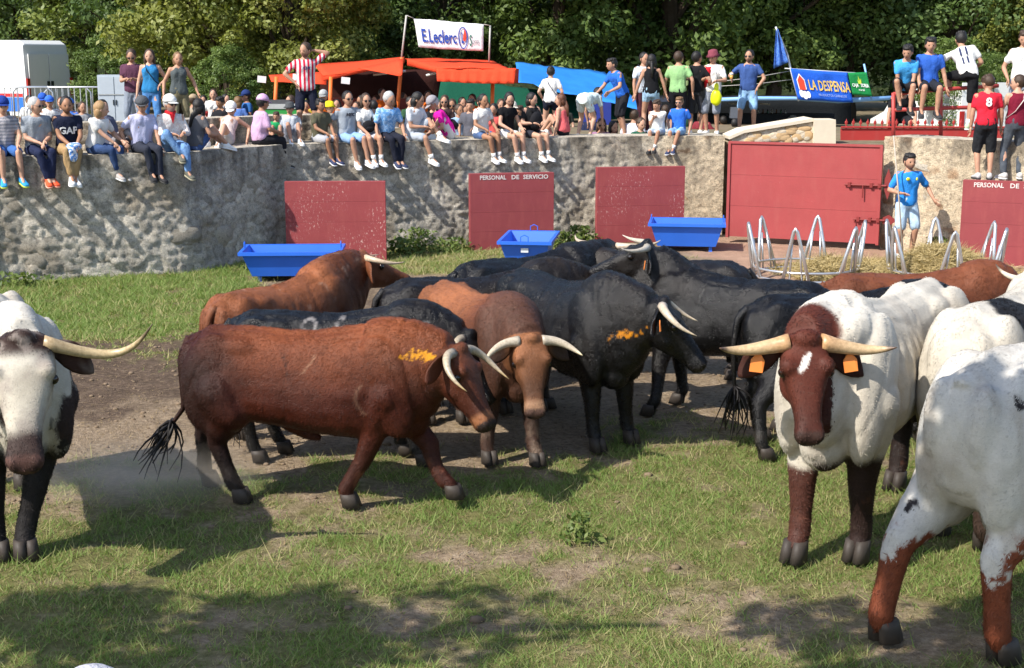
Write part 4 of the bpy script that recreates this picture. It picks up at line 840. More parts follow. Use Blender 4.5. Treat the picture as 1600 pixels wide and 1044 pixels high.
def shoe_mesh(c, sole):
    k = (c, sole)
    if k in _shoe: return _shoe[k]
    m = MB(); Yv, Zv = np.array([1., 0, 0]), np.array([0, 0, 1.])
    m.rings([sring((0, -f, z), Yv, Zv, w, t_, b, 10, 2.6) for f, z, w, t_, b in ((-.075, -.035, .025, .03, .03), (-.06, -.03, .038, .06, .035), (0, -.03, .043, .07, .035), (.06, -.04, .046, .045, .027), (.12, -.045, .050, .03, .022), (.165, -.048, .046, .024, .019), (.19, -.05, .028, .015, .015))])
    m.cur = 1; P = [(-.02, .078), (-.040, .05), (-.045, 0), (-.045, -.06), (-.052, -.12), (-.045, -.175), (-.02, -.20), (.02, -.20), (.045, -.175), (.052, -.12), (.045, -.06), (.045, 0), (.040, .05), (.02, .078)]
    m.rings([np.array([(a, b, z) for a, b in P]) for z in (-.082, -.060)]); me = m.mesh('shoe')
    me.materials.append(plain('shoe_upper', c, .7)); me.materials.append(plain('shoe_sole', sole, .8)); me.polygons.foreach_set('use_smooth', [True] * len(me.polygons)); _shoe[k] = me; return me
def ik(a, c, l1, l2, pole):
    d = c - a; L = np.linalg.norm(d); L2 = min(L, (l1 + l2) * .995); dn = d / max(L, 1e-6); c = a + dn * L2
    x = (l1 * l1 - l2 * l2 + L2 * L2) / (2 * L2); h = math.sqrt(max(0, l1 * l1 - x * x)); pl = np.asarray(pole, float); pl = nrm(pl - dn * (pl @ dn)); return a + dn * x + pl * h, c
def fw(v): return np.array([v[0], -v[1], v[2]], float)     # (to their left, forward, up) -> local
STAND = dict(hip=.93, lean=2, L=(.11, .0, .08), R=(-.11, .02, .08), hl=(.27, .08, .84), hr=(-.27, .08, .84))
SIT = dict(hip=.09, lean=6, L=(.10, .40, -.36), R=(-.12, .38, -.36), hl=(.11, .30, .19), hr=(-.11, .28, .19), kp=(0, 1, .35))
def person(label, pos, yaw, P, top=(.7, .7, .7), bot=(.05, .06, .1), botlen=.85, sleeve=.55, shoes=((.75, .75, .73), (.8, .8, .8)), hair='brown', hs='short', tone='m', h=1.72, fem=False, fat=1.0, hat=None, glasses=False, beard=False, topk='plain', top2=None, botk='plain', extras=(), group='spectators along the arena wall', socks=None, vox=.02):
    P = dict(STAND if P.get('base') != 'sit' else SIT, **P); s = h / 1.72
    root = empty('person', tuple(pos), R(yaw), label, 'person', group); root.scale = (s,) * 3
    hd = P.get('head', (0, 5)); ln, sd = R(P['lean']), R(P.get('side', 0)); Z = np.array([0, 0, 1.])
    H = np.array([P.get('hx', 0), -P.get('hf', 0), P['hip']]); ax = nrm(fw((math.sin(sd), math.sin(ln), math.cos(ln) * math.cos(sd))))
    tw = R(P.get('twist', 0)); hipL = fw((1, 0, 0)); shL = fw((math.cos(tw), -math.sin(tw), 0)); shL = nrm(shL - ax * (shL @ ax))
    curve = P.get('curl', 0); a2 = nrm(ax + fw((0, curve, 0)))
    def sp(t): return H + ax * min(t, .28) + (a2 * (t - .28) if t > .28 else 0)
    Nk = sp(.53)
    def ring(t, w, d, g=0.0):
        la = nrm(hipL * (1 - min(1, max(0, t / .4))) + shL * min(1, max(0, t / .4))); f_ = np.cross(ax if t < .28 else a2, la); return sring(sp(t), la, f_, w + g, (d + g) , (d + g), 16, 2.3)
    hipw, wst, chs = (.172, .122, .150) if fem else (.160, .142, .172)
    prof = [(-.10, .10, .085), (-.04, .150, .11), (.02, hipw, .118), (.12, (hipw + wst) / 2, .108 * fat), (.22, wst * fat, .100 * fat), (.34, chs * 1.02, .118 if not fem else .112), (.42, chs * 1.06, .114), (.47, chs * 1.02, .095), (.515, .10, .07), (.545, .058, .056)]
    S = {1: Nk - a2 * .075 + shL * (.155 if fem else .178), -1: Nk - a2 * .075 - shL * (.155 if fem else .178)}
    hv = nrm(a2 * .75 + Z * .55); HC = Nk + hv * .132 + fw((0, .025, 0))
    arms, legs = {}, {}
    for q, k in ((1, 'hl'), (-1, 'hr')):
        tgt = fw(P[k]); pole = fw(P.get('pl' if q > 0 else 'pr', (q * .6, -.7, -.3))); e, w = ik(S[q], tgt, .285, .255, pole); arms[q] = (S[q], e, w)
    for q, k in ((1, 'L'), (-1, 'R')):
        hp = H + hipL * q * .088 - Z * .03; kp = P.get('kp', (q * .12, 1, .0)); kp = P.get('kl' if q > 0 else 'kr', kp); kn, an = ik(hp, fw(P[k]), .43, .42, fw((kp[0] + q * .08, kp[1], kp[2]))); legs[q] = (hp, kn, an)
    # body: one fused surface
    m = MB(); m.rings([ring(t, w, d) for t, w, d in prof])
    if fem:
        for q in (-1, 1): m.ball(sp(.37) + shL * q * .065 + np.cross(a2, shL) * -.085 * -1 * (-1), (.052, .05, .052))
    m.tube([Nk - a2 * .03, Nk + hv * .05, HC - Z * .03], [.060, .052, .055], 10)
    for q in (-1, 1):
        a, e, w = arms[q]; m.cap_tube([a, a * .7 + e * .3, e], [.054, .047, .040], 10); f1 = e * .75 + w * .25; m.cap_tube([e, f1, w], [.040, .041, .028], 10); m.ball(a, .058)
        a, k, n = legs[q]; c1 = k * .72 + n * .28; c1 = c1 + nrm(np.cross(np.cross(n - k, fw((0, 1, 0.001))), n - k)) * -.012
        m.cap_tube([a, a * .6 + k * .4, k], [.090, .078, .056], 10); m.cap_tube([k, c1, n], [.054, .056, .036], 10); ft = fw((0, 1, 0)); m.cap_tube([n, n + ft * .10 - Z * .05], [.036, .030], 8)
    Rh = Euler((R(hd[1]), 0, R(hd[0])), 'XYZ'); Mh = np.array((Matrix.Rotation(R(hd[0]), 3, 'Z') @ Matrix.Rotation(R(hd[1]), 3, 'X')))
    HV = HEADP @ (Mh.T * 1.1) + HC; base = np.array(TONES[tone]); hairc = np.array({'grey': (.3, .29, .28)}.get(hair, (.03, .02, .015)))
    hands = []
    for q in (-1, 1):
        a, e, w = arms[q]; d = nrm(nrm(w - e) + np.array(P.get('hd', (0, 0, -.3)))); hp = HANDP.copy(); 
        if q < 0: hp[:, 0] *= 1
        zt = -d; xt = nrm(np.cross(np.array([0, -1., .2]), zt)) if abs(zt[1]) < .9 else np.array([1., 0, 0]); xt = xt * -q; yt = np.cross(zt, xt); hands.append((hp @ np.stack([xt, yt, zt]) + w, q))
    def after(o):
        me = o.data; v0 = verts(me); f0 = [tuple(p.vertices) for p in me.polygons]; c0 = np.tile(base, (len(v0), 1)); V, F_, C_ = [v0, HV], list(f0), [c0]
        hcx = base * (1 - HEADM[:, :1] * .75) + np.array(LIPC) * .8 * HEADM[:, :1] * .75; hcx = hcx * (1 - .8 * HEADM[:, 1:]) + hairc * .8 * HEADM[:, 1:]
        if beard: hcx = hcx * (1 - .65 * HEADB[:, None] * (1 - HEADM[:, :1])) + hairc * .65 * HEADB[:, None] * (1 - HEADM[:, :1])
        C_.append(hcx); b = len(v0); F_ += [tuple(i + b for i in f) for f in HEADF]; b += len(HV)
        for hv_, q in hands:
            V.append(hv_); C_.append(np.tile(base, (len(hv_), 1))); F_ += [tuple(i + b for i in f) for f in HANDF]; b += len(hv_)
        n = bpy.data.meshes.new('body'); n.from_pydata(np.concatenate(V).tolist(), [], F_); n.update(); n.polygons.foreach_set('use_smooth', [True] * len(n.polygons)); n.materials.append(SKIN); set_col(n, np.concatenate(C_), 'skin'); o.data = n; bpy.data.meshes.remove(me)
    skin('body', m, SKIN, root, vox, 2, after)
    # clothes
    m = MB(); g = .016; hem = P.get('hem', -.05); crop = P.get('crop', hem)
    rs = [(crop, *[np.interp(crop, [a[0] for a in prof], [a[i] for a in prof]) for i in (1, 2)])] + [a for a in prof if a[0] > crop + .02 and a[0] < .53]
    rs = [(t, w * (1.04 if t < .3 else 1), d * (1.05 if t < .3 else 1)) for t, w, d in rs]; tank = sleeve < .05
    if tank: rs = [r_ for r_ in rs if r_[0] < .45] + [(.465, chs * .82, .085), (.51, .105, .065)]
    m.rings([ring(t, w, d, g) for t, w, d in rs])
    if fem:
        for q in (-1, 1): m.ball(sp(.37) + shL * q * .065 + np.cross(shL, a2) * .085 * (1 if (np.cross(shL, a2) @ fw((0, 1, 0))) > 0 else -1), (.062, .058, .06))
    for q in (-1, 1):
        a, e, w = arms[q]
        if not tank:
            m.ball(a, .062); m.cap_tube([Nk - a2 * .035 + shL * q * .05, a - a2 * .0 - shL * q * .01], [.042, .056], 10)
            if sleeve <= 1: m.cap_tube([a, a + (e - a) * sleeve], [.060, .062 if sleeve < .8 else .054], 10)
            else: m.cap_tube([a, e], [.060, .053], 10); m.cap_tube([e, e + (w - e) * (sleeve - 1)], [.055, .042], 10)
    shirt = skin('shirt', m, cloth(top, topk, top2), root, .021, 2, wrinkle)
    m = MB(); pr = [(-.11, .115, .095)] + [a for a in prof if -.05 <= a[0] <= .13]; m.rings([ring(t, w, d, .012 if t < .1 else .010) for t, w, d in pr])
    sk = P.get('skirt')
    for q in (-1, 1):
        a, k, n = legs[q]; L1 = min(1, botlen)
        m.cap_tube([a, a + (k - a) * L1 * .5, a + (k - a) * L1], [.102, .098 - .006 * (botlen > 1), .090 if botlen <= 1 else .072], 10)
        if botlen > 1: m.cap_tube([k, k + (n - k) * (botlen - 1)], [.071, P.get('cuff', .058)], 10)
    skin('trousers' if botlen > 1 else 'shorts', m, cloth(bot, botk), root, .021, 2, wrinkle)
    # shoes
    if shoes:
        for q in (-1, 1):
            a, k, n = legs[q]; pt = P.get('toe', 14 if P.get('base') == 'sit' else 0); o = bpy.data.objects.new('shoe', shoe_mesh(*shoes)); COL.objects.link(o); o.parent = root; o.location = n; o.rotation_euler = (R(pt), 0, R(q * P.get('splay', 10)))
            o.scale = (1.06, 1.06, 1.0)
            if socks: m = MB(); m.tube([n + (k - n) * .02, n + (k - n) * .24], [.046, .050], 10); m.build('sock', cloth(socks), root, True)
    # hair, hats, glasses, eyes
    def hp_(x, y, z): return HC + Mh @ (np.array([x, y, z]) * 1.1)
    if hs != 'bald':
        m = MB(); m.ball(hp_(0, .030, .030), (.1, .110, .119), 16, 11, Mh)
        if hs in ('curly', 'mop'): 
            for k in range(9): a = k / 9 * 6.28; m.ball(hp_(.05 * math.cos(a), .02 + .06 * math.sin(a), .095), .038, 8, 6)
            m.ball(hp_(0, -.052, .085), (.075, .045, .04), 8, 6, Mh)
        if hs == 'bob': m.ball(hp_(0, .045, -.04), (.106, .082, .115), 12, 8, Mh)
        if hs == 'long':
            m.ball(hp_(0, .05, -.03), (.102, .078, .115), 12, 8, Mh); b = hp_(0, .085, -.10); m.tube([hp_(0, .06, 0), b, b * .4 + (Nk - a2 * .05 + np.cross(a2, shL) * 0 + fw((0, -.13, 0))) * .6, Nk - a2 * .22 + fw((0, -.14, 0))], [.07, .075, .07, .03], 10, flat=.55)
            for q in (-1, 1): m.tube([hp_(q * .075, .0, .04), hp_(q * .082, .01, -.08), hp_(q * .075, .0, -.2)], [.025, .03, .018], 8)
        if hs == 'pony': b = hp_(0, .125, .03); m.tube([hp_(0, .09, .05), b, b + np.array([0, 0, -.10]) + fw((0, -.01, 0)), b + np.array([0, 0, -.24]) + fw((0, .02, 0))], [.028, .036, .034, .012], 8)
        if hs == 'bun': m.ball(hp_(0, .085, .085), .045, 8, 6)
        me = m.mesh('hair'); p = verts(me); me.vertices.foreach_set('co', (p + (fbm(p, 45, 3, 2)[:, None] - .5) * .018).astype(np.float32).ravel()); link('hair', me, HAIRM[hair], root)
    if hat:
        kind, hc_ = hat; hm = cloth(hc_); m = MB()
        if kind in ('cap', 'flat'):
            tp = .165 if kind == 'cap' else .145; rs = []
            for f in np.linspace(0, 1, 6): r_ = math.cos(f * 1.5); rs.append(np.array([hp_(.104 * r_ * math.cos(a), .016 + .118 * r_ * math.sin(a), .045 + (tp - .045) * math.sin(f * 1.5)) for a in np.linspace(0, 2 * math.pi, 15)[:-1]]))
            m.rings(rs); a = np.linspace(-1.15, 1.15, 9); inn = [hp_(.085 * math.sin(q), -.095 * math.cos(q) + .012, .05) for q in a]; out = [hp_(.082 * math.sin(q), -.095 * math.cos(q) - (.075 if kind == 'cap' else .045) * math.cos(q) ** .6, .035 if kind == 'cap' else .045) for q in a]
            m.sheet([inn, out]); m.sheet([[q - Z * .006 for q in out], [q - Z * .006 for q in inn]])
        else:
            rs = [np.array([hp_(r_ * math.cos(a), .010 + r_ * 1.08 * math.sin(a), z) for a in np.linspace(0, 2 * math.pi, 17)[:-1]]) for r_, z in ((.135, .030), (.092, .065), (.085, .13), (.045, .148))]; m.rings(rs)
        m.build(kind + '_hat' if kind != 'cap' else 'cap', hm, root, True)
    if glasses:
        m = MB()
        for q in (-1, 1): m.ball(hp_(q * .033, -.090, .010), (.030, .012, .022), 8, 6, Mh); m.tube([hp_(q * .058, -.085, .014), hp_(q * .078, .0, .012)], .003, 4)
        m.tube([hp_(-.02, -.098, .014), hp_(.02, -.098, .014)], .003, 4); m.build('glasses', GLASS_D, root, True)
    else:
        for q in (-1, 1): MB().ball(hp_(q * .032, -.083, .008), (.0145, .008, .010), 6, 5, Mh).build('eye', EYE, root, True)
    info = dict(HC=HC, Mh=Mh, Nk=Nk, S=S, arms=arms, legs=legs, sp=sp, a2=a2, shL=shL, ax=ax, H=H, front=nrm(np.cross(shL, a2)) * (1 if np.cross(shL, a2) @ fw((0, 1, 0)) > 0 else -1))
    for ex in extras: ex(root, info)
    return root, info
def wrinkle(o):
    p = verts(o.data); nv = np.empty(len(p) * 3, np.float32); o.data.vertices.foreach_get('normal', nv); f = fbm(p * [1, 1, .55] + len(p) * .37, 11, 61, 3) - .5; r = -np.exp(-((fbm(p * [1, 1, .4] + len(p) * .11, 7, 67, 2) - .5) / .05) ** 2)
    o.data.vertices.foreach_set('co', (p + nv.reshape(-1, 3) * (f * .030 + r * .009)[:, None]).astype(np.float32).ravel()); o.data.update()
# ---- things people wear and carry
def print_on(txt, size, t=.36, back=False, col=(.75, .75, .75), bold=.004, dy=0.0, dx=0.0, out=.152):
    def f(root, I):
        fr = I['front'] * (-1 if back else 1); la = np.cross(fr, I['a2']); la = nrm(la)
        me = text_mesh(txt, size, .003, bold); p = verts(me); c = I['sp'](t) + fr * out + la * -dx
        lat = la * -1 if False else np.cross(I['a2'], fr); lat = nrm(lat)
        q = c + p[:, :1] * lat + p[:, 2:] * I['a2'] - fr * (p[:, :1] ** 2 * 1.6) + p[:, 1:2] * fr * -1; me.vertices.foreach_set('co', q.astype(np.float32).ravel()); link('shirt_print', me, cloth(col), root, False)
    return f
def bag(c=(.015, .015, .018), back=True, size=(.15, .08, .2), t=.30, side=0.0):
    def f(root, I):
        fr = I['front'] * (-1 if back else 1); c0 = I['sp'](t) + fr * (.12 + size[1] * .8) + I['shL'] * side; m = MB(); M = np.array([nrm(I['shL']), fr, I['a2']]).T
        m.ball(c0, size, 12, 9, M); p = m.v[-1]; m.ball(c0 + fr * size[1] * .55 - I['a2'] * size[2] * .3, (size[0] * .7, size[1] * .7, size[2] * .5), 10, 7, M); o = m.build('backpack' if size[2] > .17 else 'bag', cloth(c), root, True)
        for q in ((-1, 1) if size[2] > .17 else (1,)):
            m = MB(); a = I['S'][q] * .75 + I['Nk'] * .25; m.tube([c0 + I['a2'] * size[2] * .8 + I['shL'] * q * .06, a + I['a2'] * .075, a - fr * .11 - I['a2'] * .10, I['sp'](t) - fr * .10 + I['shL'] * q * .17], .016, 6, flat=.5); m.build('strap', cloth(c), o, True)
    return f
def strap(c=(.02, .03, .08), q=1):
    def f(root, I):
        m = MB()
        for s_ in (1, -1):
            fr = I['front'] * s_; m.tube([I['S'][q] * .6 + I['Nk'] * .4 + I['a2'] * .075, I['sp'](.40) + fr * .152 + I['shL'] * q * .05, I['sp'](.2) + fr * .135 - I['shL'] * q * .09, I['sp'](.08) - I['shL'] * q * .19], .014, 6, flat=.5)
        m.build('bag_strap', cloth(c), root, True)
    return f
def sit_on(u, back=.30, z=None, dyaw=0):
    q, n = wall_at(u, back); p = q - n * back; return (p[0], p[1], WTOP + .02 if z is None else z), math.degrees(math.atan2(n[0], -n[1])) + dyaw
TZ_ = TZ
def on_terrace(u, vf):
    y = (CAM_H - TZ_) * FPX / (vf - YH); p = D(u, vf, y); return (p[0], p[1], TZ_)
WHT, NAVY, JEAN, KHAKI, DK = (.72, .71, .69), (.018, .024, .06), (.03, .055, .13), (.36, .24, .12), (.018, .018, .022)
LBL, ROY = (.24, .40, .62), (.025, .13, .55); LJ = (.17, .29, .45)
WS_, BS_, GS_ = ((.72, .72, .70), (.75, .75, .75)), ((.02, .02, .022), (.05, .05, .05)), ((.25, .25, .25), (.6, .6, .6))
NS_ = ((.025, .035, .09), (.7, .7, .7))
SG = 'people sitting along the arena wall'
def sit(u, label, P=None, dyaw=0, back=.30, **k):
    pos, yaw = sit_on(u, back, dyaw=dyaw); k['h'] = k.get('h', 1.72) * .94; k['fat'] = k.get('fat', 1.0) * 1.08; return person(label, pos, yaw, dict(dict(base='sit'), **(P or {})), group=SG, **k)
def lap_cloth(c, c2):
    def f(root, I):
        m = MB(); b = (I['arms'][1][2] + I['arms'][-1][2]) / 2; m.ball(b + np.array([0, -.03, -.02]), (.12, .09, .08), 10, 7); m.ball(b + np.array([-.03, -.09, -.14]), (.07, .05, .13), 10, 7); me = m.mesh('folded_cloth'); p = verts(me); me.vertices.foreach_set('co', (p + (fbm(p, 9, 3)[:, None] - .5) * .09).astype(np.float32).ravel()); o = link('folded_cloth', me, cloth(c, 'pattern', c2), None); o.parent = None; o.matrix_world = Matrix.Translation(root.location) @ root.rotation_euler.to_matrix().to_4x4() @ Matrix.Diagonal((*root.scale, 1)); tag(o, 'crumpled blue and white cloth in the hands of the man in the navy shirt', 'cloth')
    return f
def neckerchief(c):
    def f(root, I):
        m = MB(); fr = I['front']; m.tube([I['Nk'] + I['shL'] * .075 + I['a2'] * .02, I['Nk'] + fr * .10 - I['a2'] * .02, I['Nk'] - I['shL'] * .075 + I['a2'] * .02], [.028, .036, .028], 8); m.add([I['Nk'] + fr * .12 + I['shL'] * .05, I['Nk'] + fr * .12 - I['shL'] * .05, I['Nk'] + fr * .165 - I['a2'] * .16, I['Nk'] + fr * .10], [(0, 1, 2), (0, 2, 3), (1, 3, 2), (0, 3, 1)]); m.build('neckerchief', cloth(c), root)
    return f
LEFT, RIGHT = 80, -80   # head turns
sit(8, 'man in a grey striped shirt and blue cap cut by the left edge', dict(L=(.16, .42, -.37), R=(-.12, .40, -.37), hl=(.14, .36, .16), hr=(-.16, .38, .16)), top=(.25, .25, .28), topk='hoops', top2=(.40, .38, .40), bot=(.05, .13, .36), hat=('cap', (.02, .05, .25)), shoes=((.03, .30, .62), (.5, .6, .1)), tone='l', fat=1.15, dyaw=8)
sit(57, 'balding grey-haired man in a grey polo shirt and jeans with orange red shoes', dict(head=(35, 5), hl=(.04, .32, .20), hr=(-.03, .30, .18), L=(.10, .40, -.38), R=(.02, .44, -.38), lean=10), top=(.30, .33, .37), bot=NAVY, botlen=1.9, hair='grey', glasses=True, shoes=((.72, .09, .03), (.8, .4, .3)), tone='l', fat=1.12, sleeve=.6, dyaw=14, h=1.74)
sit(104, 'dark-haired bearded man in a navy shirt with white letters and khaki trousers', dict(lean=12, hl=(.08, .40, .14), hr=(-.02, .38, .14), L=(.02, .40, -.38), R=(-.04, .46, -.36)), top=(.014, .018, .04), bot=KHAKI, botlen=1.82, hair='black', beard=True, shoes=WS_, tone='d', extras=(print_on('GAP', .15, .30), lap_cloth((.10, .25, .62), (.7, .72, .78))), h=1.76, dyaw=6)
sit(150, 'woman with a blond bob in a white shirt, turned to the right', dict(lean=16, head=(40, 8), hl=(.26, .40, .18), hr=(.02, .44, .14), L=(.16, .42, -.36), R=(.02, .44, -.36), twist=-18), top=WHT, bot=JEAN, botk='denim', botlen=1.75, hair='blond', hs='bob', fem=True, shoes=((.38, .35, .33), (.7, .7, .7)), tone='l', dyaw=42, h=1.62)
sit(180, 'person in grey and navy reclining behind the blond woman, one pale shoe on the edge', dict(lean=-22, head=(-20, 14), hl=(.30, -.2, .06), hr=(-.2, .3, .2), L=(.12, .72, .06), R=(-.10, .60, .06), kp=(0, .4, 1)), top=(.10, .11, .16), bot=(.25, .24, .26), botlen=1.8, hair='black', tone='m', back=.62, dyaw=48, shoes=((.5, .46, .42), (.7, .7, .7)), h=1.66)
sit(222, 'older man in a grey flat cap and pale lilac shirt looking down to the left', dict(lean=8, head=(-25, 22), hl=(.20, .34, .02), hr=(-.26, -.02, .10), L=(.12, .44, -.38), R=(.0, .40, -.36)), top=(.46, .47, .66), bot=(.03, .034, .05), botlen=1.95, hair='grey', hat=('flat', (.08, .085, .095)), shoes=BS_, tone='m', fat=1.08, dyaw=12, sleeve=.65)
sit(268, 'man in a white cap and white patterned shirt with a red neckerchief, holding a camera', dict(lean=6, head=(18, 4), hl=(.12, .34, .30), hr=(-.04, .36, .28), L=(.14, .46, -.34), R=(.05, .42, -.06), kr=(-.2, .7, .7)), top=(.70, .68, .66), topk='pattern', top2=(.60, .52, .50), bot=(.12, .22, .40), botk='denim', botlen=1.9, hair='grey', hat=('cap', (.74, .73, .70)), glasses=True, beard=True, sleeve=1.8, shoes=((.10, .10, .08), (.3, .28, .2)), extras=(neckerchief((.5, .02, .03)),), tone='m')
sit(306, 'woman with long black hair in a grey shirt sitting sideways, knees drawn up', dict(lean=10, head=(20, 4), hl=(.12, .38, .28), hr=(-.14, .36, .24), L=(.06, .66, .06), R=(-.10, .62, .06), kp=(0, .4, 1)), top=(.10, .10, .11), bot=(.05, .09, .22), botlen=.5, hair='black', hs='long', fem=True, tone='m', dyaw=78, back=.18, shoes=WS_, h=1.62)
sit(352, 'sunbather in a white cap and dark glasses lying back behind the wall edge', dict(lean=-38, head=(10, 20), hl=(.34, -.28, .08), hr=(-.34, -.28, .08), L=(.12, .60, .05), R=(-.10, .62, .05), kp=(0, .4, 1)), top=(.55, .45, .42), sleeve=0, bot=(.45, .44, .46), botlen=.45, hair='black', hat=('cap', (.75, .74, .72)), glasses=True, fem=True, tone='l', back=.72, dyaw=-70, h=1.6, shoes=WS_)
sit(404, 'woman in a lilac shirt and lilac cap facing right, pale cardigan at her waist', dict(lean=8, head=(8, 8), hl=(.12, .36, .22), hr=(-.12, .34, .22), L=(.08, .44, -.34), R=(-.08, .48, -.36)), top=(.52, .34, .50), bot=DK, botlen=1.92, hair='black', hat=('cap', (.58, .36, .55)), fem=True, fat=1.25, shoes=((.03, .03, .03), (.3, .3, .3)), tone='d', dyaw=66, h=1.64, sleeve=.8, back=.26)
sit(432, 'small child in a green top sitting behind the woman in lilac', dict(lean=10, head=(-10, 10), L=(.10, .34, .05), R=(-.10, .36, .05), kp=(0, .4, 1)), top=(.02, .30, .10), bot=(.2, .2, .22), hair='brown', hs='mop', tone='m', h=1.05, back=.60, dyaw=-30)
sit(456, 'child in a dark bucket hat and pale shirt leaning on one hand', dict(lean=-8, head=(-30, 8), hl=(.14, .2, .18), hr=(-.30, .05, .02), L=(.10, .50, .05), R=(-.10, .46, .05), kp=(0, .4, 1)), top=(.50, .53, .57), bot=(.30, .32, .38), hair='black', hat=('bucket', (.07, .075, .08)), tone='m', h=1.36, back=.45, dyaw=-10)
sit(499, 'boy with glasses in an olive shirt and grey shorts', dict(head=(4, 6), hl=(.12, .36, .16), hr=(-.06, .36, .18), L=(.14, .46, -.36), R=(.02, .42, -.37)), top=(.105, .10, .065), bot=(.36, .37, .40), hair='black', hs='mop', tone='d', shoes=NS_, h=1.50, fat=1.1, dyaw=12)
sit(541, 'man in a grey shirt with dark letters, sunglasses and pale blue shorts', dict(head=(0, 4), hl=(.26, .10, .12), hr=(-.26, .10, .12), L=(.20, .46, -.36), R=(.00, .42, -.38)), top=(.30, .34, .39), bot=(.23, .37, .60), hair='black', glasses=True, tone='m', extras=(print_on('NYC', .075, .40, col=(.05, .05, .06)),), h=1.74, fat=1.1, dyaw=12)
sit(569, 'woman in a white shirt and sunglasses with a black bag on her lap', dict(head=(-4, 6), hl=(.10, .38, .10), hr=(-.08, .34, .14), L=(.14, .44, -.36), R=(.0, .42, -.36)), top=WHT, bot=(.5, .5, .55), botlen=.6, hair='brown', hs='long', fem=True, glasses=True, tone='m', extras=(bag(back=False, size=(.14, .08, .12), t=.20),), h=1.66, dyaw=10, socks=WHT)
sit(603, 'white-haired man in a blue patterned shirt looking down', dict(lean=14, head=(24, 28), hl=(.20, .36, .12), hr=(-.22, .26, .06), L=(.10, .42, -.38), R=(.0, .44, -.38)), top=(.14, .34, .66), topk='pattern', top2=(.34, .52, .76), bot=(.016, .018, .03), botlen=1.92, hair='grey', tone='m', shoes=((.03, .04, .09), (.7, .7, .7)), h=1.74, sleeve=.65, dyaw=10)
sit(641, 'dark-haired person in white and grey with one foot up on the wall', dict(lean=16, head=(30, 24), hl=(.14, .38, .28), hr=(-.02, .36, .24), L=(.18, .60, .06), R=(.02, .50, -.36), kl=(.1, .4, 1)), top=(.64, .66, .70), bot=(.36, .40, .46), hair='black', hs='bob', tone='m', shoes=WS_, h=1.72, dyaw=30, socks=WHT)
sit(703, 'person in a magenta shirt with a black bag strap, bent over with the back turned', dict(lean=30, head=(10, 40), hl=(.16, .40, .10), hr=(-.20, .36, .10), L=(.16, .40, .06), R=(-.12, .40, .06), kp=(0, .4, 1)), top=(.70, .015, .32), bot=(.62, .60, .60), hair='grey', hat=('cap', (.3, .28, .30)), tone='m', h=1.64, fat=1.15, dyaw=-100, back=.45, extras=(strap(DK), bag(back=True, size=(.11, .07, .12), t=.10, side=-.06)))
sit(752, 'girl in a white top and denim shorts with white shoes on the lettered screen', dict(lean=8, head=(-4, 6), hl=(.12, .38, .18), hr=(-.14, .34, .18), L=(.14, .44, -.38), R=(.02, .42, -.40)), top=WHT, bot=(.06, .10, .20), botk='denim', botlen=.45, hair='black', hs='pony', fem=True, tone='d', shoes=WS_, h=1.60, dyaw=16, socks=WHT)
sit(788, 'girl in a black top and white shorts with long dark hair, head bowed', dict(lean=12, head=(-20, 30), hl=(.14, .38, .18), hr=(-.14, .36, .16), L=(.14, .44, -.38), R=(.0, .42, -.39)), top=(.010, .010, .012), bot=(.72, .72, .70), botlen=.5, hair='black', hs='long', fem=True, tone='l', shoes=WS_, h=1.66, dyaw=14, sleeve=.3, socks=WHT)
sit(826, 'girl in dark clothes hugging a black backpack on her lap', dict(lean=8, head=(20, 16), hl=(.10, .30, .30), hr=(-.10, .28, .28), L=(.14, .46, -.38), R=(.0, .42, -.39)), top=(.02, .02, .022), bot=(.03, .03, .04), botlen=.5, hair='black', hs='bob', fem=True, tone='l', shoes=WS_, h=1.62, dyaw=16, extras=(bag(back=False, size=(.16, .10, .20), t=.26),), socks=WHT)
sit(1028, 'boy in a white shirt and black shoes with his hands at his face', dict(lean=18, head=(-35, 18), hl=(-.02, .24, .44), hr=(-.08, .24, .42), L=(.0, .42, -.34), R=(-.10, .44, -.35)), top=WHT, bot=(.40, .47, .56), hair='brown', hs='mop', tone='m', shoes=BS_, socks=WHT, h=1.36, dyaw=-24)
sit(1061, 'boy in a blue football shirt and dark glasses next to the boy in white', dict(lean=0, head=(-6, 4), hl=(.26, .0, .06), hr=(-.22, .10, .10), L=(-.04, .44, -.34), R=(-.14, .42, -.36)), top=(.03, .14, .56), bot=(.22, .38, .60), hair='light', hs='mop', glasses=True, tone='m', shoes=NS_, socks=WHT, h=1.42, dyaw=-22)
# standing behind or on the wall
TG = 'people standing behind the arena wall'
def stand(u, vf, label, yaw, P=None, **k):
    k['h'] = k.get('h', 1.72) * .96; return person(label, on_terrace(u, vf), yaw, P or {}, group=TG, **k)
q, n = wall_at(481, .7); person('man in a red and white striped football shirt, one hand behind his head', (q[0] - n[0] * .7, q[1] - n[1] * .7, WTOP + .02), 18, dict(L=(.16, 0, .08), R=(-.16, .04, .08), hl=(.16, .00, 1.60), hr=(-.20, .10, 1.02), pl=(1, .1, .2), pr=(-1, -.2, -.1), head=(-45, 10)), top=(.66, .62, .62), topk='stripes', top2=(.56, .015, .045), bot=(.014, .016, .03), botlen=.75, hair='brown', tone='m', h=1.66, sleeve=.65, beard=True, group=TG, extras=(print_on('CI·R', .07, .36, col=(.03, .04, .12)),))
stand(860, 216, 'girl in a white shirt and navy shorts seen from behind, strap across her back', 176, dict(L=(.13, 0, .08), R=(-.12, .05, .08), hl=(.20, .14, .98), hr=(-.20, .14, .98)), top=WHT, bot=(.014, .016, .028), botlen=.32, hair='black', hs='bun', fem=True, tone='l', h=1.46, extras=(strap(),))
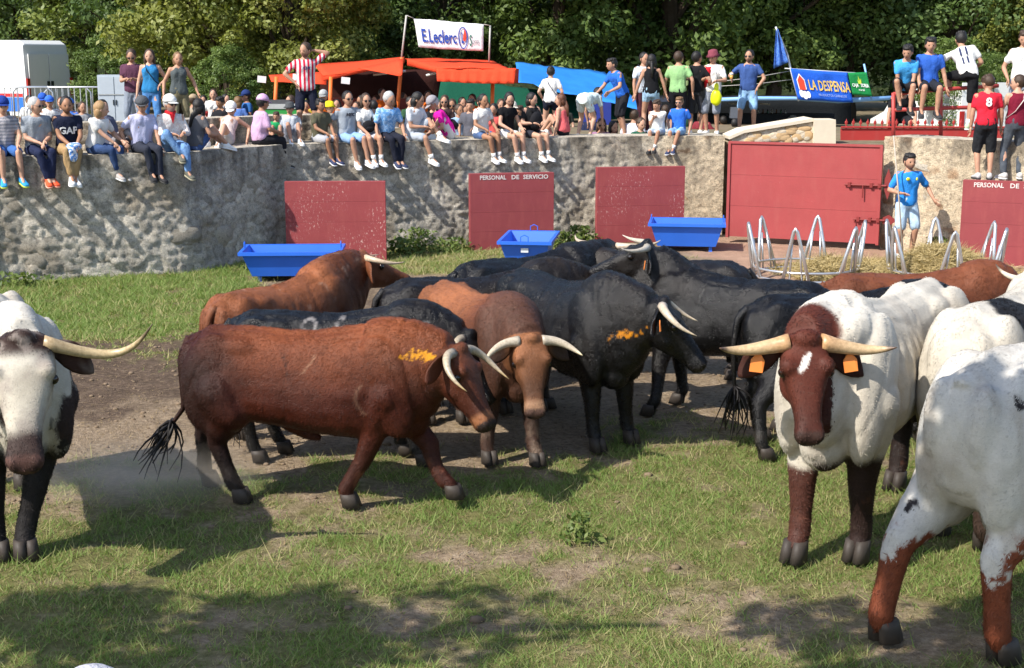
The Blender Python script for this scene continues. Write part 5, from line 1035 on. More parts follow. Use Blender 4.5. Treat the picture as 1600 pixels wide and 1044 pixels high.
stand(972, 212, 'boy in a royal blue shirt and black shorts leaning forward to the left', -62, dict(lean=26, head=(0, 5), hl=(.24, .48, .98), hr=(-.22, .52, .94), L=(.14, .02, .08), R=(-.12, -.12, .08)), top=ROY, bot=DK, botlen=.95, hair='black', hs='mop', tone='m', h=1.68, hat=None)
stand(1016, 209, 'woman in a black sleeveless top and frayed denim shorts seen from behind', 180, dict(L=(.14, 0, .08), R=(-.14, 0, .08), hl=(.34, .02, .86), hr=(-.34, .02, .86)), top=(.012, .012, .014), sleeve=0, bot=(.28, .42, .58), botk='denim', botlen=.35, hair='black', hs='long', fem=True, tone='m', h=1.70)
stand(1003, 207, 'man in a white shirt with a backpack behind the woman in denim shorts', 30, dict(), top=(.60, .66, .74), bot=(.06, .02, .03), botlen=1.9, hair='black', tone='m', h=1.74, extras=(bag(c=(.02, .02, .03)),))
stand(1058, 209, 'man in a pale green shirt and black shorts seen from behind', 168, dict(hl=(.30, .18, .90), hr=(-.30, .05, .90), head=(-20, 5)), top=(.26, .46, .20), bot=(.012, .012, .016), botlen=.9, hair='brown', tone='m', h=1.76)
stand(1086, 208, 'man in a black shirt and charcoal shorts seen from behind', 160, dict(hl=(.22, .34, 1.16), hr=(-.26, .10, .92), head=(-30, 0)), top=(.012, .012, .014), bot=(.035, .037, .045), botlen=.95, hair='black', tone='m', h=1.76, shoes=WS_)
def red_towel(root, I):
    m = MB(); P = []
    for i in range(6):
        z = I['S'][-1] + I['front'] * (.10 + .03 * math.sin(i)) + I['shL'] * .06 - I['a2'] * (.085 * i - .02); P.append([z - I['shL'] * (.09 - .004 * i), z + I['shL'] * .02 + I['front'] * .03, z + I['shL'] * (.12 - .01 * i)])
    m.sheet(P); o = m.build('red_scarf', cloth((.60, .02, .03)), root, True); o.modifiers.new('s', 'SOLIDIFY').thickness = .012
stand(1112, 208, 'man in a maroon bucket hat and white shirt with a red scarf', -25, dict(hl=(.16, .30, 1.12), hr=(-.04, .34, 1.18), head=(-12, 14)), top=WHT, bot=(.22, .24, .29), botlen=.95, hair='black', hat=('bucket', (.20, .05, .07)), tone='m', h=1.78, extras=(red_towel,), sleeve=.7)
b = empty('carrier_bag', (0, 0, 0), 0, 'bright yellow bag hanging from the hand of the man in the bucket hat', 'bag'); p = np.array(on_terrace(1113, 208)) + [0.02, -.30, .78]; b.location = p
m = MB(); m.ball((0, 0, 0), (.115, .09, .17), 12, 9); m.ball((0, .0, .20), (.05, .04, .10), 8, 6); me = m.mesh('sack'); pp = verts(me); me.vertices.foreach_set('co', (pp + (fbm(pp, 10, 3)[:, None] - .5) * .05).astype(np.float32).ravel()); link('sack', me, plain('yellow_plastic', (.72, .78, .01), .4, .4), b); m = MB(); m.tube([(0, 0, .28), (.01, .02, .40), (0, .06, .5)], .006, 5); m.build('cord', cloth(DK), b)
def beer(root, I):
    w = I['arms'][-1][2]; m = MB(); c = w + np.array([.0, -.08, .02]); a = np.linspace(0, 2 * math.pi, 13)[:-1]; m.rings([np.stack([c[0] + r_ * np.cos(a), c[1] + r_ * np.sin(a), c[2] + z + 0 * a], 1) for r_, z in ((.030, -.06), (.037, .03))]); m.cur = 1; m.rings([np.stack([c[0] + r_ * np.cos(a), c[1] + r_ * np.sin(a), c[2] + z + 0 * a], 1) for r_, z in ((.0375, .031), (.040, .08))])
    o = link('cup', m.mesh('cup'), [plain('beer', (.62, .30, .05), .2, .5), plain('white_foam', (.72, .70, .64), .6)], None); o.matrix_world = Matrix.Translation(root.location) @ root.rotation_euler.to_matrix().to_4x4() @ Matrix.Diagonal((*root.scale, 1)); tag(o, 'plastic cup of beer in the hand of the man in the dark blue shirt', 'cup')
stand(1167, 205, 'bearded man in a dark blue shirt, denim shorts and sunglasses holding a cup of beer', -12, dict(hl=(.20, .16, .96), hr=(-.34, .24, 1.16), pl=(1, -.3, 0), L=(.14, .05, .08), R=(-.16, .08, .08), head=(-14, 4)), top=(.045, .09, .26), bot=LJ, botk='denim', hair='black', beard=True, glasses=True, tone='m', h=1.80, fat=1.15, shoes=WS_, extras=(beer,))
stand(912, 214, 'person in a white shirt and pale shorts bending right over, back turned', 150, dict(hip=.86, lean=88, curl=.5, head=(0, 60), hl=(.18, .55, .35), hr=(-.18, .55, .35), L=(.14, .0, .08), R=(-.14, .02, .08)), top=(.60, .70, .68), bot=(.6, .68, .66), botlen=.5, hair='black', tone='l', h=1.62, fem=True)
sit(880, 'girl with long dark hair in a coral sleeveless top sitting on the wall', dict(lean=6, head=(20, 8), hl=(.24, .1, .02), hr=(-.2, .2, .10), L=(.1, .5, .06), R=(-.1, .5, .06), kp=(0, .4, 1)), top=(.62, .12, .13), sleeve=0, bot=DK, botlen=.5, hair='red', hs='long', fem=True, tone='l', h=1.55, back=.55, dyaw=-140)
for u, vf, lb, yw, kw in ((212, 210, 'man in a plum shirt and grey jeans looking down at his hands', 4, dict(P=dict(hl=(.04, .30, 1.16), hr=(-.06, .28, 1.16), head=(4, 26)), top=(.10, .04, .07), bot=(.20, .23, .28), botlen=1.92, hair='brown', glasses=True, h=1.80)),
    (240, 212, 'woman in a blue strapless top and wide blue trousers standing behind the parapet', 6, dict(P=dict(hl=(.20, .16, 1.05), hr=(-.28, .06, .84), cuff=.12), top=(.03, .19, .42), sleeve=0, bot=(.07, .19, .42), botlen=1.95, hair='brown', hs='long', fem=True, h=1.80, tone='l', extras=(strap(DK, -1),))),
    (283, 213, 'woman in a grey sleeveless top and olive trousers walking behind the parapet', 22, dict(P=dict(hl=(.36, .10, .92), hr=(-.32, .06, .90), L=(.12, -.1, .08), R=(-.12, .14, .08)), top=(.08, .095, .10), sleeve=.02, bot=(.19, .165, .10), botlen=1.92, hair='light', hs='bob', fem=True, h=1.74, tone='m'))):
    P = kw.pop('P'); stand(u, vf, lb, yw, P, **kw)
# right hand group
yr = 25.2; RG = 'young people on and behind the right wall'
def at(u, v, y): return tuple(D(u, v, y))
person('boy in a light blue shirt crouching on the tubular railing with one knee raised', at(1412, 142, yr), -8, dict(base='sit', lean=24, head=(-20, 18), hl=(.06, .36, -.06), hr=(-.08, .34, -.08), L=(.08, .40, -.32), R=(-.10, .32, -.22), kr=(-.2, .8, .8)), top=(.06, .33, .70), bot=DK, hair='black', hs='mop', tone='m', h=1.62, group=RG, shoes=BS_)
person('boy in a blue football shirt with pale shoulders and black shorts sitting on the railing', at(1449, 140, yr - .04), -4, dict(base='sit', lean=4, head=(-6, 8), hl=(.30, .12, .02), hr=(-.20, .32, .0), L=(.10, .36, -.38), R=(-.16, .34, -.36)), top=(.035, .12, .50), bot=(.02, .022, .03), hair='black', hs='curly', tone='m', h=1.74, group=RG, shoes=((.03, .03, .035), (.1, .1, .1)))
person('young man in a white football shirt numbered eleven climbing over the railing', at(1508, 205, 25.0), 158, dict(lean=26, side=18, hip=.98, head=(20, 20), hl=(.40, .35, 1.25), hr=(-.1, .45, 1.1), L=(.36, .30, .52), R=(-.04, -.02, .08), kl=(.6, 1, .3)), top=WHT, bot=(.012, .012, .014), botlen=.95, hair='black', hs='mop', tone='m', h=1.74, group=RG, shoes=((.45, .55, .35), (.8, .8, .8)), socks=WHT, extras=(print_on('11', .20, .37, True, (.03, .04, .10), .006), print_on('11', .16, .20, True, (.03, .04, .10), .006, out=.14)))
tp = SCREENS[3]; zt = tp[4]
person('young man in a red football shirt numbered eight and black shorts, back to the arena', (D(1541, 275, 0)[0] * 0 + D(1541, 275, 22.9)[0], 23.05, zt), 172, dict(head=(30, 30), hl=(.24, .1, .80), hr=(-.26, .12, .86), L=(.09, 0, .08), R=(-.10, -.02, .08), lean=6), top=(.56, .02, .04), bot=(.02, .022, .026), botlen=1.0, hair='brown', hs='mop', tone='m', h=1.66, group=RG, shoes=((.45, .45, .44), (.03, .03, .03)), extras=(print_on('8', .20, .34, True, (.72, .70, .70), .006),))
person('woman in a maroon sleeveless top and grey jeans with a ponytail, back to the arena', (D(1589, 275, 22.9)[0], 23.1, zt), 186, dict(head=(60, 8), hl=(.20, .30, 1.0), hr=(-.24, .24, 1.28), L=(.16, 0, .08), R=(-.12, 0, .08)), top=(.17, .012, .03), sleeve=0, bot=(.06, .07, .085), botk='denim', botlen=1.9, hair='brown', hs='pony', fem=True, tone='l', h=1.66, group=RG, shoes=((.5, .48, .46), (.7, .7, .7)), extras=(strap((.5, .45, .42), -1),))
person('young man in a white polo shirt standing behind the woman in maroon', (D(1591, 200, 25.0)[0], 25.0, RTOP), -10, dict(hl=(.25, .16, 1.0), hr=(-.25, .16, .95), head=(-14, 16)), top=WHT, bot=(.25, .27, .32), hair='brown', hs='curly', tone='m', h=1.80, group=RG)
person('man in a black shirt bending over the spear-topped gate, face hidden', at(1404, 225, 28.3), -10, dict(hip=.55, lean=38, head=(30, 45), hl=(.26, .45, .42), hr=(-.28, .42, .35), L=(.14, .2, .08), R=(-.14, -.1, .08)), top=(.014, .014, .016), bot=DK, hair='black', tone='m', h=1.70, group=RG)
# man with the stick
mp = G(1412, 404); man, I = person('young man in a blue polo shirt and denim shorts holding a long stick', tuple(mp), 8, dict(hl=(.42, .10, .98), hr=(-.20, .24, 1.10), L=(.12, .0, .08), R=(-.14, .02, .08), head=(2, 4), hd=(0, 0, .2)), top=(.03, .24, .68), bot=(.30, .40, .52), botk='denim', hair='black', hs='mop', beard=True, tone='m', h=1.74, sleeve=.75, group='people in the arena', vox=.017, extras=(lambda r, I: MB().ball(I['sp'](.40) + I['front'] * .155 - I['shL'] * .07, (.035, .012, .03), 8, 6).build('badge', cloth((.7, .7, .05)), r, True), lambda r, I: MB().ball(I['sp'](.40) + I['front'] * .155 + I['shL'] * .08, (.018, .01, .028), 8, 6).build('badge', cloth((.7, .7, .05)), r, True)))
m = MB(); m.tube([np.array(mp) + [-.10, -.34, .02], np.array(mp) + [-.215, -.265, 1.1], np.array(mp) + [-.33, -.20, 2.05]], [.014, .013, .011], 8); tag(m.build('stick', plain('pale_wood_stick', (.40, .34, .28), .6), None, True), 'long pale stick held upright by the young man in the blue polo shirt', 'stick')
# ------------------------------------------------------------------ trees and hedge behind the terrace
LEAF = leaf_material('tree_leaves', .5, .3, .30)
BARK = plain('bark', (.055, .042, .030), .95, .1, var=.5, scale=10, bump=.6)
def crown_mesh(seed, rx, ry, z0, z1, nclump, per, leaf, ca, cb, droop=0.0):
    rg = np.random.default_rng(seed); n = nclump
    d = rg.normal(0, 1, (n, 3)); d /= np.linalg.norm(d, axis=1)[:, None]; r = rg.uniform(.35, 1.0, n) ** .55
    zc, hz = (z0 + z1) / 2, (z1 - z0) / 2; C = d * r[:, None] * [rx, ry, hz]; C *= (1 + .5 * (fbm(C, .35, seed)[:, None] - .5)); C[:, 2] += zc
    cr = rg.uniform(.38, .85, n) * (rx / 3.0) ** .5; N = n * per; ci = np.repeat(np.arange(n), per)
    o = rg.normal(0, 1, (N, 3)); o /= np.linalg.norm(o, axis=1)[:, None]; o *= (rg.uniform(.2, 1, N) ** .5 * cr[ci])[:, None] * [1.15, 1.15, .75]
    P = C[ci] + o; P[:, 2] -= droop * (np.abs(o[:, 0]) + np.abs(o[:, 1]))
    nm = nrm_rows(o / cr[ci][:, None] + rg.normal(0, .55, (N, 3)) + [0, -.15, .45]); t1 = nrm_rows(np.cross(nm, rg.normal(0, 1, (N, 3)))); t2 = np.cross(nm, t1)
    L = leaf * rg.uniform(.6, 1.35, N)[:, None]; V = np.stack([P - t1 * L, P - t2 * L * .55, P + t1 * L, P + t2 * L * .55], 1).astype(np.float32)
    me = bpy.data.meshes.new('crown'); me.vertices.add(N * 4); me.vertices.foreach_set('co', V.ravel()); me.loops.add(N * 4); me.loops.foreach_set('vertex_index', np.arange(N * 4, dtype=np.int32)); me.polygons.add(N)
    me.polygons.foreach_set('loop_start', np.arange(0, N * 4, 4, dtype=np.int32)); me.polygons.foreach_set('loop_total', np.full(N, 4, np.int32)); me.update(); me.validate()
    k = np.clip(rg.normal(.5, .22, n)[ci] + rg.normal(0, .18, N), 0, 1); set_col(me, np.repeat(lerp(ca, cb, k), 4, 0), 'leaf'); me.materials.append(LEAF); return me, C
def nrm_rows(a): return a / (np.linalg.norm(a, axis=1)[:, None] + 1e-9)
def tree_proto(seed, rx, ry, z0, z1, nclump, per, leaf, ca, cb, droop=0.0):
    me, C = crown_mesh(seed, rx, ry, z0, z1, nclump, per, leaf, ca, cb, droop); rg = np.random.default_rng(seed); m = MB()
    tp = np.array([(0, 0, -.3), (.06, .03, z0 * .5), (-.05, .08, z0 + .3), (.1, 0, (z0 + z1) * .45), (.05, .05, z1 * .8)]); m.tube(tp, [.30, .24, .21, .15, .05], 10)
    for c in C[rg.permutation(len(C))[:12]]:
        s = np.array([.0, .05, rg.uniform(max(.8, z0 * .8), max(z0 + .5, c[2] * .75))]); mid = (s + c) / 2 + [0, 0, .25]; m.tube([s, mid, c], [.085, .055, .018], 6)
    return me, m.mesh('trunk')
G1, G2, G3, G4 = ((.060, .108, .024), (.165, .225, .055)), ((.075, .116, .024), (.20, .24, .058)), ((.048, .088, .025), (.125, .185, .050)), ((.11, .14, .026), (.24, .255, .06))
PROTO = [tree_proto(1, 3.3, 3.0, 1.2, 10.5, 120, 270, .095, *G1), tree_proto(2, 3.6, 3.2, .9, 9.5, 130, 250, .090, *G3), tree_proto(3, 3.0, 3.0, 1.4, 11.5, 120, 260, .092, *G2), tree_proto(4, 2.6, 2.4, .6, 7.5, 110, 250, .082, *G1), tree_proto(5, 3.4, 3.0, 1.0, 8.5, 120, 260, .082, *G4, .25)]
TREES = empty  # each tree is a thing of its own: trunk and crown under an Empty
def tree(label, x, y, z, k, s=1.0, rot=0.0, group='trees behind the arena'):
    r = empty('tree', (x, y, z), rot, label, 'tree', group); r.scale = (s, s, s * .98)
    for nm, me, mt in (('crown', PROTO[k][0], None), ('trunk', PROTO[k][1], BARK)):
        o = bpy.data.objects.new(nm, me); COL.objects.link(o); o.parent = r
        if mt and not me.materials: me.materials.append(mt)
    return r
tree('yellow-green tree with drooping boughs over the three people standing on the left', -8.2, 40.5, 1.2, 4, 1.05, .6)
tree('yellow-green drooping tree left of the man in the striped shirt', -5.9, 38.5, 1.25, 4, .82, 2.2)
tree('dark-trunked tree behind the left end of the orange stall', -6.6, 42.5, 1.2, 2, .95, 1.1)
tree('leafy tree straight behind the white and blue supermarket banner', -2.2, 43.5, 1.2, 1, 1.05, 3.0)
tree('bright green tree above the left part of the blue tarpaulin', 1.4, 41.5, 1.2, 0, 1.0, 1.8)
tree('bright green tree above the right part of the blue tarpaulin', 4.6, 42.0, 1.2, 3, 1.35, 4.0)
tree('green tree behind the man with the beer cup', 7.9, 43.0, 1.2, 0, 1.05, 2.7)
tree('dark green tree behind the blue pennant', 10.6, 45.0, 1.2, 1, 1.05, .4)
tree('dark green tree behind the blue and green banners', 13.4, 44.0, 1.2, 1, .95, 5.1)
tree('yellowish tree behind the boys on the railing', 16.4, 42.5, 1.2, 4, .95, 3.3)
tree('green tree at the right edge behind the young people on the wall', 19.5, 44.0, 1.2, 2, 1.0, .9)
tree('tree above the white van at the left edge', -15.5, 53, 1.2, 2, 1.05, 2.0)
tree('dark tree right of the white van', -11.8, 50.5, 1.2, 1, 1.0, 4.4)
far_t = [(-20, 60, 1), (-16.5, 66, 0), (-12.5, 62, 1), (-8.5, 57, 0), (-5, 60, 2), (-1.5, 56, 1), (1.8, 58, 0), (5.2, 55, 1), (8.8, 58, 2), (12.2, 56, 1), (15.8, 59, 0), (19.5, 57, 1), (23, 60, 2), (26.5, 55, 1)]
for i, (x, y, k) in enumerate(far_t): tree('tree of the back row that only shows through gaps between the nearer trees', x, y, 1.2, k, 1.12, i * 1.7, 'back row of trees')
def bush(label, x, y, z, k, s, rot=0): r = tree(label, x, y, z, k, s, rot, 'bushes behind the terrace'); r.name = 'bush'; r['category'] = 'bush'; return r
bush('bush behind the seated crowd left of the orange stall', -7.3, 36.5, .95, 3, .36, 1); bush('bush with pale blossom behind the striped shirt', -4.2, 38.8, .9, 3, .42, 2)
bush('bush under the right end of the green banner', 11.9, 38, .9, 3, .40, 3); bush('bush behind the boy in light blue on the railing', 14.6, 37.5, .9, 4, .34, 4); bush('bush at the right edge behind the ponytailed woman', 17.6, 38.5, .9, 3, .42, 5); bush('bush left of the white back van', 13.2, 39.5, .9, 3, .34, .3); bush('low bush right of the white box van', -12.6, 44.5, .9, 3, .42, .3)
# wooded rise beyond
hx = np.linspace(-130, 130, 60); hy = np.linspace(66, 190, 30); HX, HY = np.meshgrid(hx, hy, indexing='ij'); HZ = 1 + 30 * sst(64, 150, HY) + (fbm(np.stack([HX.ravel(), HY.ravel(), 0 * HX.ravel()], 1), .08, 7) - .5).reshape(HX.shape) * 10 * sst(64, 90, HY)
t = NT('wooded_slope', .95, .1); v = t.co('Object'); t.col(t.ramp(t.noise(v, .9, 8, .7), [(.35, (.012, .018, .008)), (.55, (.04, .055, .018)), (.7, (.075, .085, .03))])); t.bump(t.noise(v, 1.4, 6, .7), 1.0, .8)
m = MB(); m.sheet(np.stack([HX, HY, HZ], -1)); o = m.build('hill', t.m, None, True); o.data.flip_normals(); tag(o, kind='structure')
# weeds at the foot of the wall, one plant in the turf
def weed(label, c, n, hgt, spread, seed, ca=(.07, .115, .025), cb=(.15, .19, .045), lf=.05, grp='weeds at the foot of the wall'):
    rg = np.random.default_rng(seed); r = empty('weed_clump', tuple(c), 0, label, 'weeds', grp); m = MB()
    for k in range(max(4, n // 30)):
        a = rg.uniform(0, 6.28); b = np.array([math.cos(a), math.sin(a) * .6, 0]) * rg.uniform(0, spread); m.tube([b * .5, b + [0, 0, hgt * rg.uniform(.4, 1)]], [.006, .003], 4)
    m.build('stem', plain('green_stem', (.09, .12, .03), .8), r)
    P = np.stack([rg.normal(0, spread * .5, n), rg.normal(0, spread * .3, n), rg.uniform(.02, 1, n) ** 1.4 * hgt], 1); P[:, :2] *= (1.1 - .6 * P[:, 2:] / hgt)
    nm = nrm_rows(rg.normal(0, .6, (n, 3)) + [0, -.3, .7]); t1 = nrm_rows(np.cross(nm, rg.normal(0, 1, (n, 3)))); t2 = np.cross(nm, t1); L = lf * rg.uniform(.5, 1.3, n)[:, None]
    V = np.stack([P - t1 * L, P - t2 * L * .5, P + t1 * L, P + t2 * L * .5], 1); me = bpy.data.meshes.new('foliage'); me.from_pydata(V.reshape(-1, 3).tolist(), [], [(4 * i, 4 * i + 1, 4 * i + 2, 4 * i + 3) for i in range(n)]); set_col(me, np.repeat(lerp(ca, cb, rg.uniform(0, 1, n)), 4, 0), 'leaf')
    link('foliage', me, LEAF, r, False)
for u, v, n, hg, sp, lb in ((655, 394, 380, .42, .42, 'tall green weeds between the scratched screen and the lettered screen'), (625, 398, 200, .28, .30, 'low weeds at the right edge of the scratched screen'), (705, 391, 220, .22, .45, 'low weeds left of the lettered screen'), (905, 380, 300, .32, .36, 'green weeds behind the end-on blue trough'), (880, 384, 200, .25, .35, 'low weeds right of the lettered screen'), (1462, 398, 260, .30, .28, 'bright weeds at the foot of the plastered wall beside the man with the stick'), (30, 446, 200, .18, .6, 'low weeds at the foot of the left wall'), (420, 424, 180, .16, .5, 'low weeds left of the scratched screen')):
    weed(lb, G(u, v), n, hg, sp, int(u))
weed('small leafy plant standing alone in the turf in front of the bulls', G(908, 845), 150, .20, .16, 5, lf=.028, grp='plants in the turf')
# ------------------------------------------------------------------ stall, tarpaulins, banners
ORANGE = cloth((.68, .065, .025)); OR_PIPE = plain('orange_pipe', (.75, .16, .03), .5); GREYP = plain('grey_pole', (.42, .40, .37), .6)
def quadsheet(a, b, c, d, n=10, k=6, sag=0.0, wr=0.0, seed=0):
    """surface between corner points a-b (top edge) and d-c (bottom edge), sagging and wrinkled"""
    u = np.linspace(0, 1, n)[:, None, None]; v = np.linspace(0, 1, k)[None, :, None]; a, b, c, d = map(np.asarray, (a, b, c, d)); P = (a * (1 - u) + b * u) * (1 - v) + (d * (1 - u) + c * u) * v
    P = P + np.array([0, 0, -sag]) * (np.sin(np.pi * u) * (.4 + .6 * v)); w = (fbm(P.reshape(-1, 3), 2.2, seed, 3) - .5).reshape(n, k, 1) + .5 * (fbm(P.reshape(-1, 3), 6, seed + 1, 2) - .5).reshape(n, k, 1)
    return P + w * wr * np.array([.2, 1, .5])
def solid(o, t=.01):
    o.modifiers.new('s', 'SOLIDIFY').thickness = t; return o
ys = 33.0
root = empty('market_stall', tuple(D(640, 200, ys)), 0, 'bar stall under bright orange awnings behind the seated people', 'stall')
def put(m, n, mat, sm=True, th=None):
    o = m.build(n, mat, None, sm); under(o, root)
    if th: solid(o, th)
    return o
A = lambda u, v, y=ys: D(u, v, y)
m = MB(); m.sheet(quadsheet(A(490, 100, ys + 3), A(632, 88, ys + 3), A(630, 93, ys), A(505, 118, ys), 12, 6, .05, .06, 3)); put(m, 'awning', ORANGE, True, .012)
m = MB(); m.sheet(quadsheet(A(505, 117), A(632, 92), A(632, 99), A(505, 127), 14, 3, .0, .05, 5)); put(m, 'valance', ORANGE, True, .01)
m = MB(); m.sheet(quadsheet(A(560, 106, ys - .2), A(630, 91, ys - .2), A(628, 116, ys - .9), A(622, 118, ys - .9), 8, 5, .02, .05, 7)); put(m, 'awning', ORANGE, True, .012)
m = MB(); m.sheet(quadsheet(A(420, 117, ys + 1), A(510, 112, ys + 1), A(510, 132, ys + .4), A(424, 127, ys + .4), 10, 4, .0, .08, 9)); put(m, 'valance', ORANGE, True, .012)
m = MB(); m.sheet(quadsheet(A(632, 91, ys + 1.6), A(770, 94, ys + 1.6), A(800, 109, ys - .6), A(682, 107, ys - .6), 16, 8, -.03, .10, 11)); put(m, 'awning', ORANGE, True, .012)
m = MB(); m.sheet(quadsheet(A(636, 92, ys - .1), A(684, 107, ys - .6), A(684, 114, ys - .6), A(636, 103, ys - .1), 8, 3, .0, .04, 12)); put(m, 'valance', ORANGE, True, .01)
m = MB(); P = quadsheet(A(682, 107, ys - .6), A(806, 107, ys - .6), A(803, 130, ys - .75), A(683, 127, ys - .75), 26, 5, .02, .05, 13); P[:, :, 1] += .035 * np.sin(np.arange(26) * 1.9)[:, None] * np.linspace(0, 1, 5); m.sheet(P); put(m, 'valance', ORANGE, True, .012)
m = MB(); m.sheet(quadsheet(A(806, 107, ys - .6), A(811, 108, ys + .8), A(810, 130, ys + .8), A(803, 130, ys - .75), 5, 4, 0, .03, 15)); put(m, 'valance', ORANGE, True, .012)
for u0, v0, u1, v1 in ((628, 90, 618, 205), (432, 120, 428, 205), (770, 122, 768, 205), (517, 120, 515, 205)):
    m = MB(); m.tube([A(u0, v0), A(u1, v1)], .045, 8); put(m, 'pole', OR_PIPE)
for u0, v0, u1, v1 in ((583, 117, 634, 111), (666, 118, 690, 112)):
    m = MB(); m.tube([A(u0, v0, ys + .6), A(u1, v1, ys + .6)], .028, 8); put(m, 'fluorescent_tube', plain('white_tube', (.75, .76, .75), .4))
m = MB(); m.box(A(585, 190, ys + 1.2), (2.6, .6, 1.1)); put(m, 'counter', plain('red_counter', (.16, .03, .02), .7), False)
m = MB(); m.box(A(585, 172, ys + 1.1), (2.8, .75, .05)); put(m, 'counter_top', plain('wood_top', (.30, .12, .05), .6), False)
m = MB(); m.sheet(quadsheet(A(500, 112, ys + 3.2), A(690, 108, ys + 3.2), A(690, 215, ys + 3.2), A(500, 215, ys + 3.2), 10, 6, 0, .08, 17)); put(m, 'back_sheet', cloth((.035, .012, .010)), True, .012)
for u, v in ((464, 121), (540, 126), (409, 124)):
    m = MB(); m.box(A(u, v, ys - .06), (.20, .006, .15), (0, R(6), 0)); put(m, 'notice', plain('paper', (.70, .62, .62), .8), False)
# green side sheet and blue tarpaulin
def sheet_thing(name, label, cat, P, mat, th=.012, poles=()):
    r = empty(name, tuple(P[0, -1]), 0, label, cat); m = MB(); m.sheet(P); under(solid(m.build('sheet', mat, None, True), th), r)
    for a, b in poles: m = MB(); m.tube([a, b], .03, 8); under(m.build('pole', GREYP, None, True), r)
    return r
GREEN_C, TARP = cloth((.008, .075, .045)), plain('blue_tarpaulin', (.03, .22, .66), .38, .5, var=.25, scale=2.0, bump=.3)
sheet_thing('tarpaulin', 'dark green tarpaulin wall hanging behind the seated crowd right of the orange stall', 'tarpaulin', quadsheet(D(690, 118, 36), D(1004, 163, 36), D(1004, 186, 35.2), D(680, 176, 35.2), 24, 10, .05, .16, 21), GREEN_C, .012, ((D(700, 118, 36), D(700, 215, 36)), (D(1000, 165, 36), D(1000, 215, 36))))
P = quadsheet(D(806, 96, 37.5), D(945, 112, 37.5), D(1012, 172, 34.6), D(808, 128, 34.6), 26, 12, .0, .22, 25); sheet_thing('tarpaulin', 'bright blue tarpaulin roof sloping down to the right below the trees', 'tarpaulin', P, TARP, .012)
P = quadsheet(D(1000, 152, 38), D(1240, 148, 38), D(1395, 154, 34), D(1000, 158, 34), 24, 4, .02, .08, 27); sheet_thing('tarpaulin', 'flat dark tarpaulin roof with a pale blue front edge behind the man with the beer', 'tarpaulin', P, cloth((.03, .035, .05)), .012)
m = MB(); m.tube([D(1120, 156, 33.9), D(1180, 154, 33.9), D(1240, 154, 33.9), D(1310, 158, 33.9), D(1394, 153, 33.9)], [.045, .05, .045, .055, .05], 8); tag(m.build('tarpaulin_edge_roll', plain('pale_blue_plastic', (.22, .42, .72), .5), None, True), 'rolled pale blue edge along the front of the flat dark tarpaulin', 'tarpaulin roll')
r = empty('bar_counter', tuple(D(1200, 205, 36)), 0, 'dark bar under the flat tarpaulin with bottles, a pale fan and strip lights', 'bar')
m = MB(); m.sheet(quadsheet(D(990, 150, 38.4), D(1330, 150, 38.4), D(1330, 222, 38.4), D(990, 222, 38.4), 12, 5, 0, .12, 31)); under(solid(m.build('back_sheet', cloth((.012, .014, .016)), None, True)), r)
m = MB(); m.box(D(1190, 205, 36.5), (3.6, .5, .9)); under(m.build('counter', plain('dark_counter', (.02, .025, .035), .6), None, False), r)
for u in (1145, 1195): m = MB(); m.tube([D(u - 8, 162, 35.5), D(u + 8, 163, 35.5)], .02, 6); under(m.build('strip_light', plain('white_tube', (.75, .76, .75), .4), None, True), r)
for k, u in enumerate(range(1178, 1232, 7)): m = MB(); p = D(u, 182, 36.6); a = np.linspace(0, 6.283, 9)[:-1]; m.rings([np.stack([p[0] + q * np.cos(a), p[1] + q * np.sin(a), p[2] + z + 0 * a], 1) for q, z in ((.04, -.16), (.04, .06), (.015, .12), (.015, .18))]); under(m.build('bottle', plain('bottle_%s' % ('green', 'pale', 'amber')[k % 3], ((.02, .12, .05), (.45, .45, .42), (.16, .07, .02))[k % 3], .2, .5), None, True), r)
m = MB(); m.tube([D(1239, 190, 36.2), D(1239, 190, 36.2) + [0, .12, 0]], .16, 16); m.tube([D(1239, 190, 36.2) + [0, -.012, 0], D(1239, 190, 36.2)], .06, 10); under(m.build('fan', plain('pale_fan', (.35, .36, .38), .5), None, False), r)
m = MB(); m.tube([D(1150, 172, 34), D(1149, 215, 34)], .03, 8); m.box(D(1150, 176, 34), (.28, .2, .26)); tag(m.build('standing_heater', plain('dark_metal_grey', (.10, .11, .13), .5), None, False), 'dark post with a box on top beside the man with the beer', 'post')
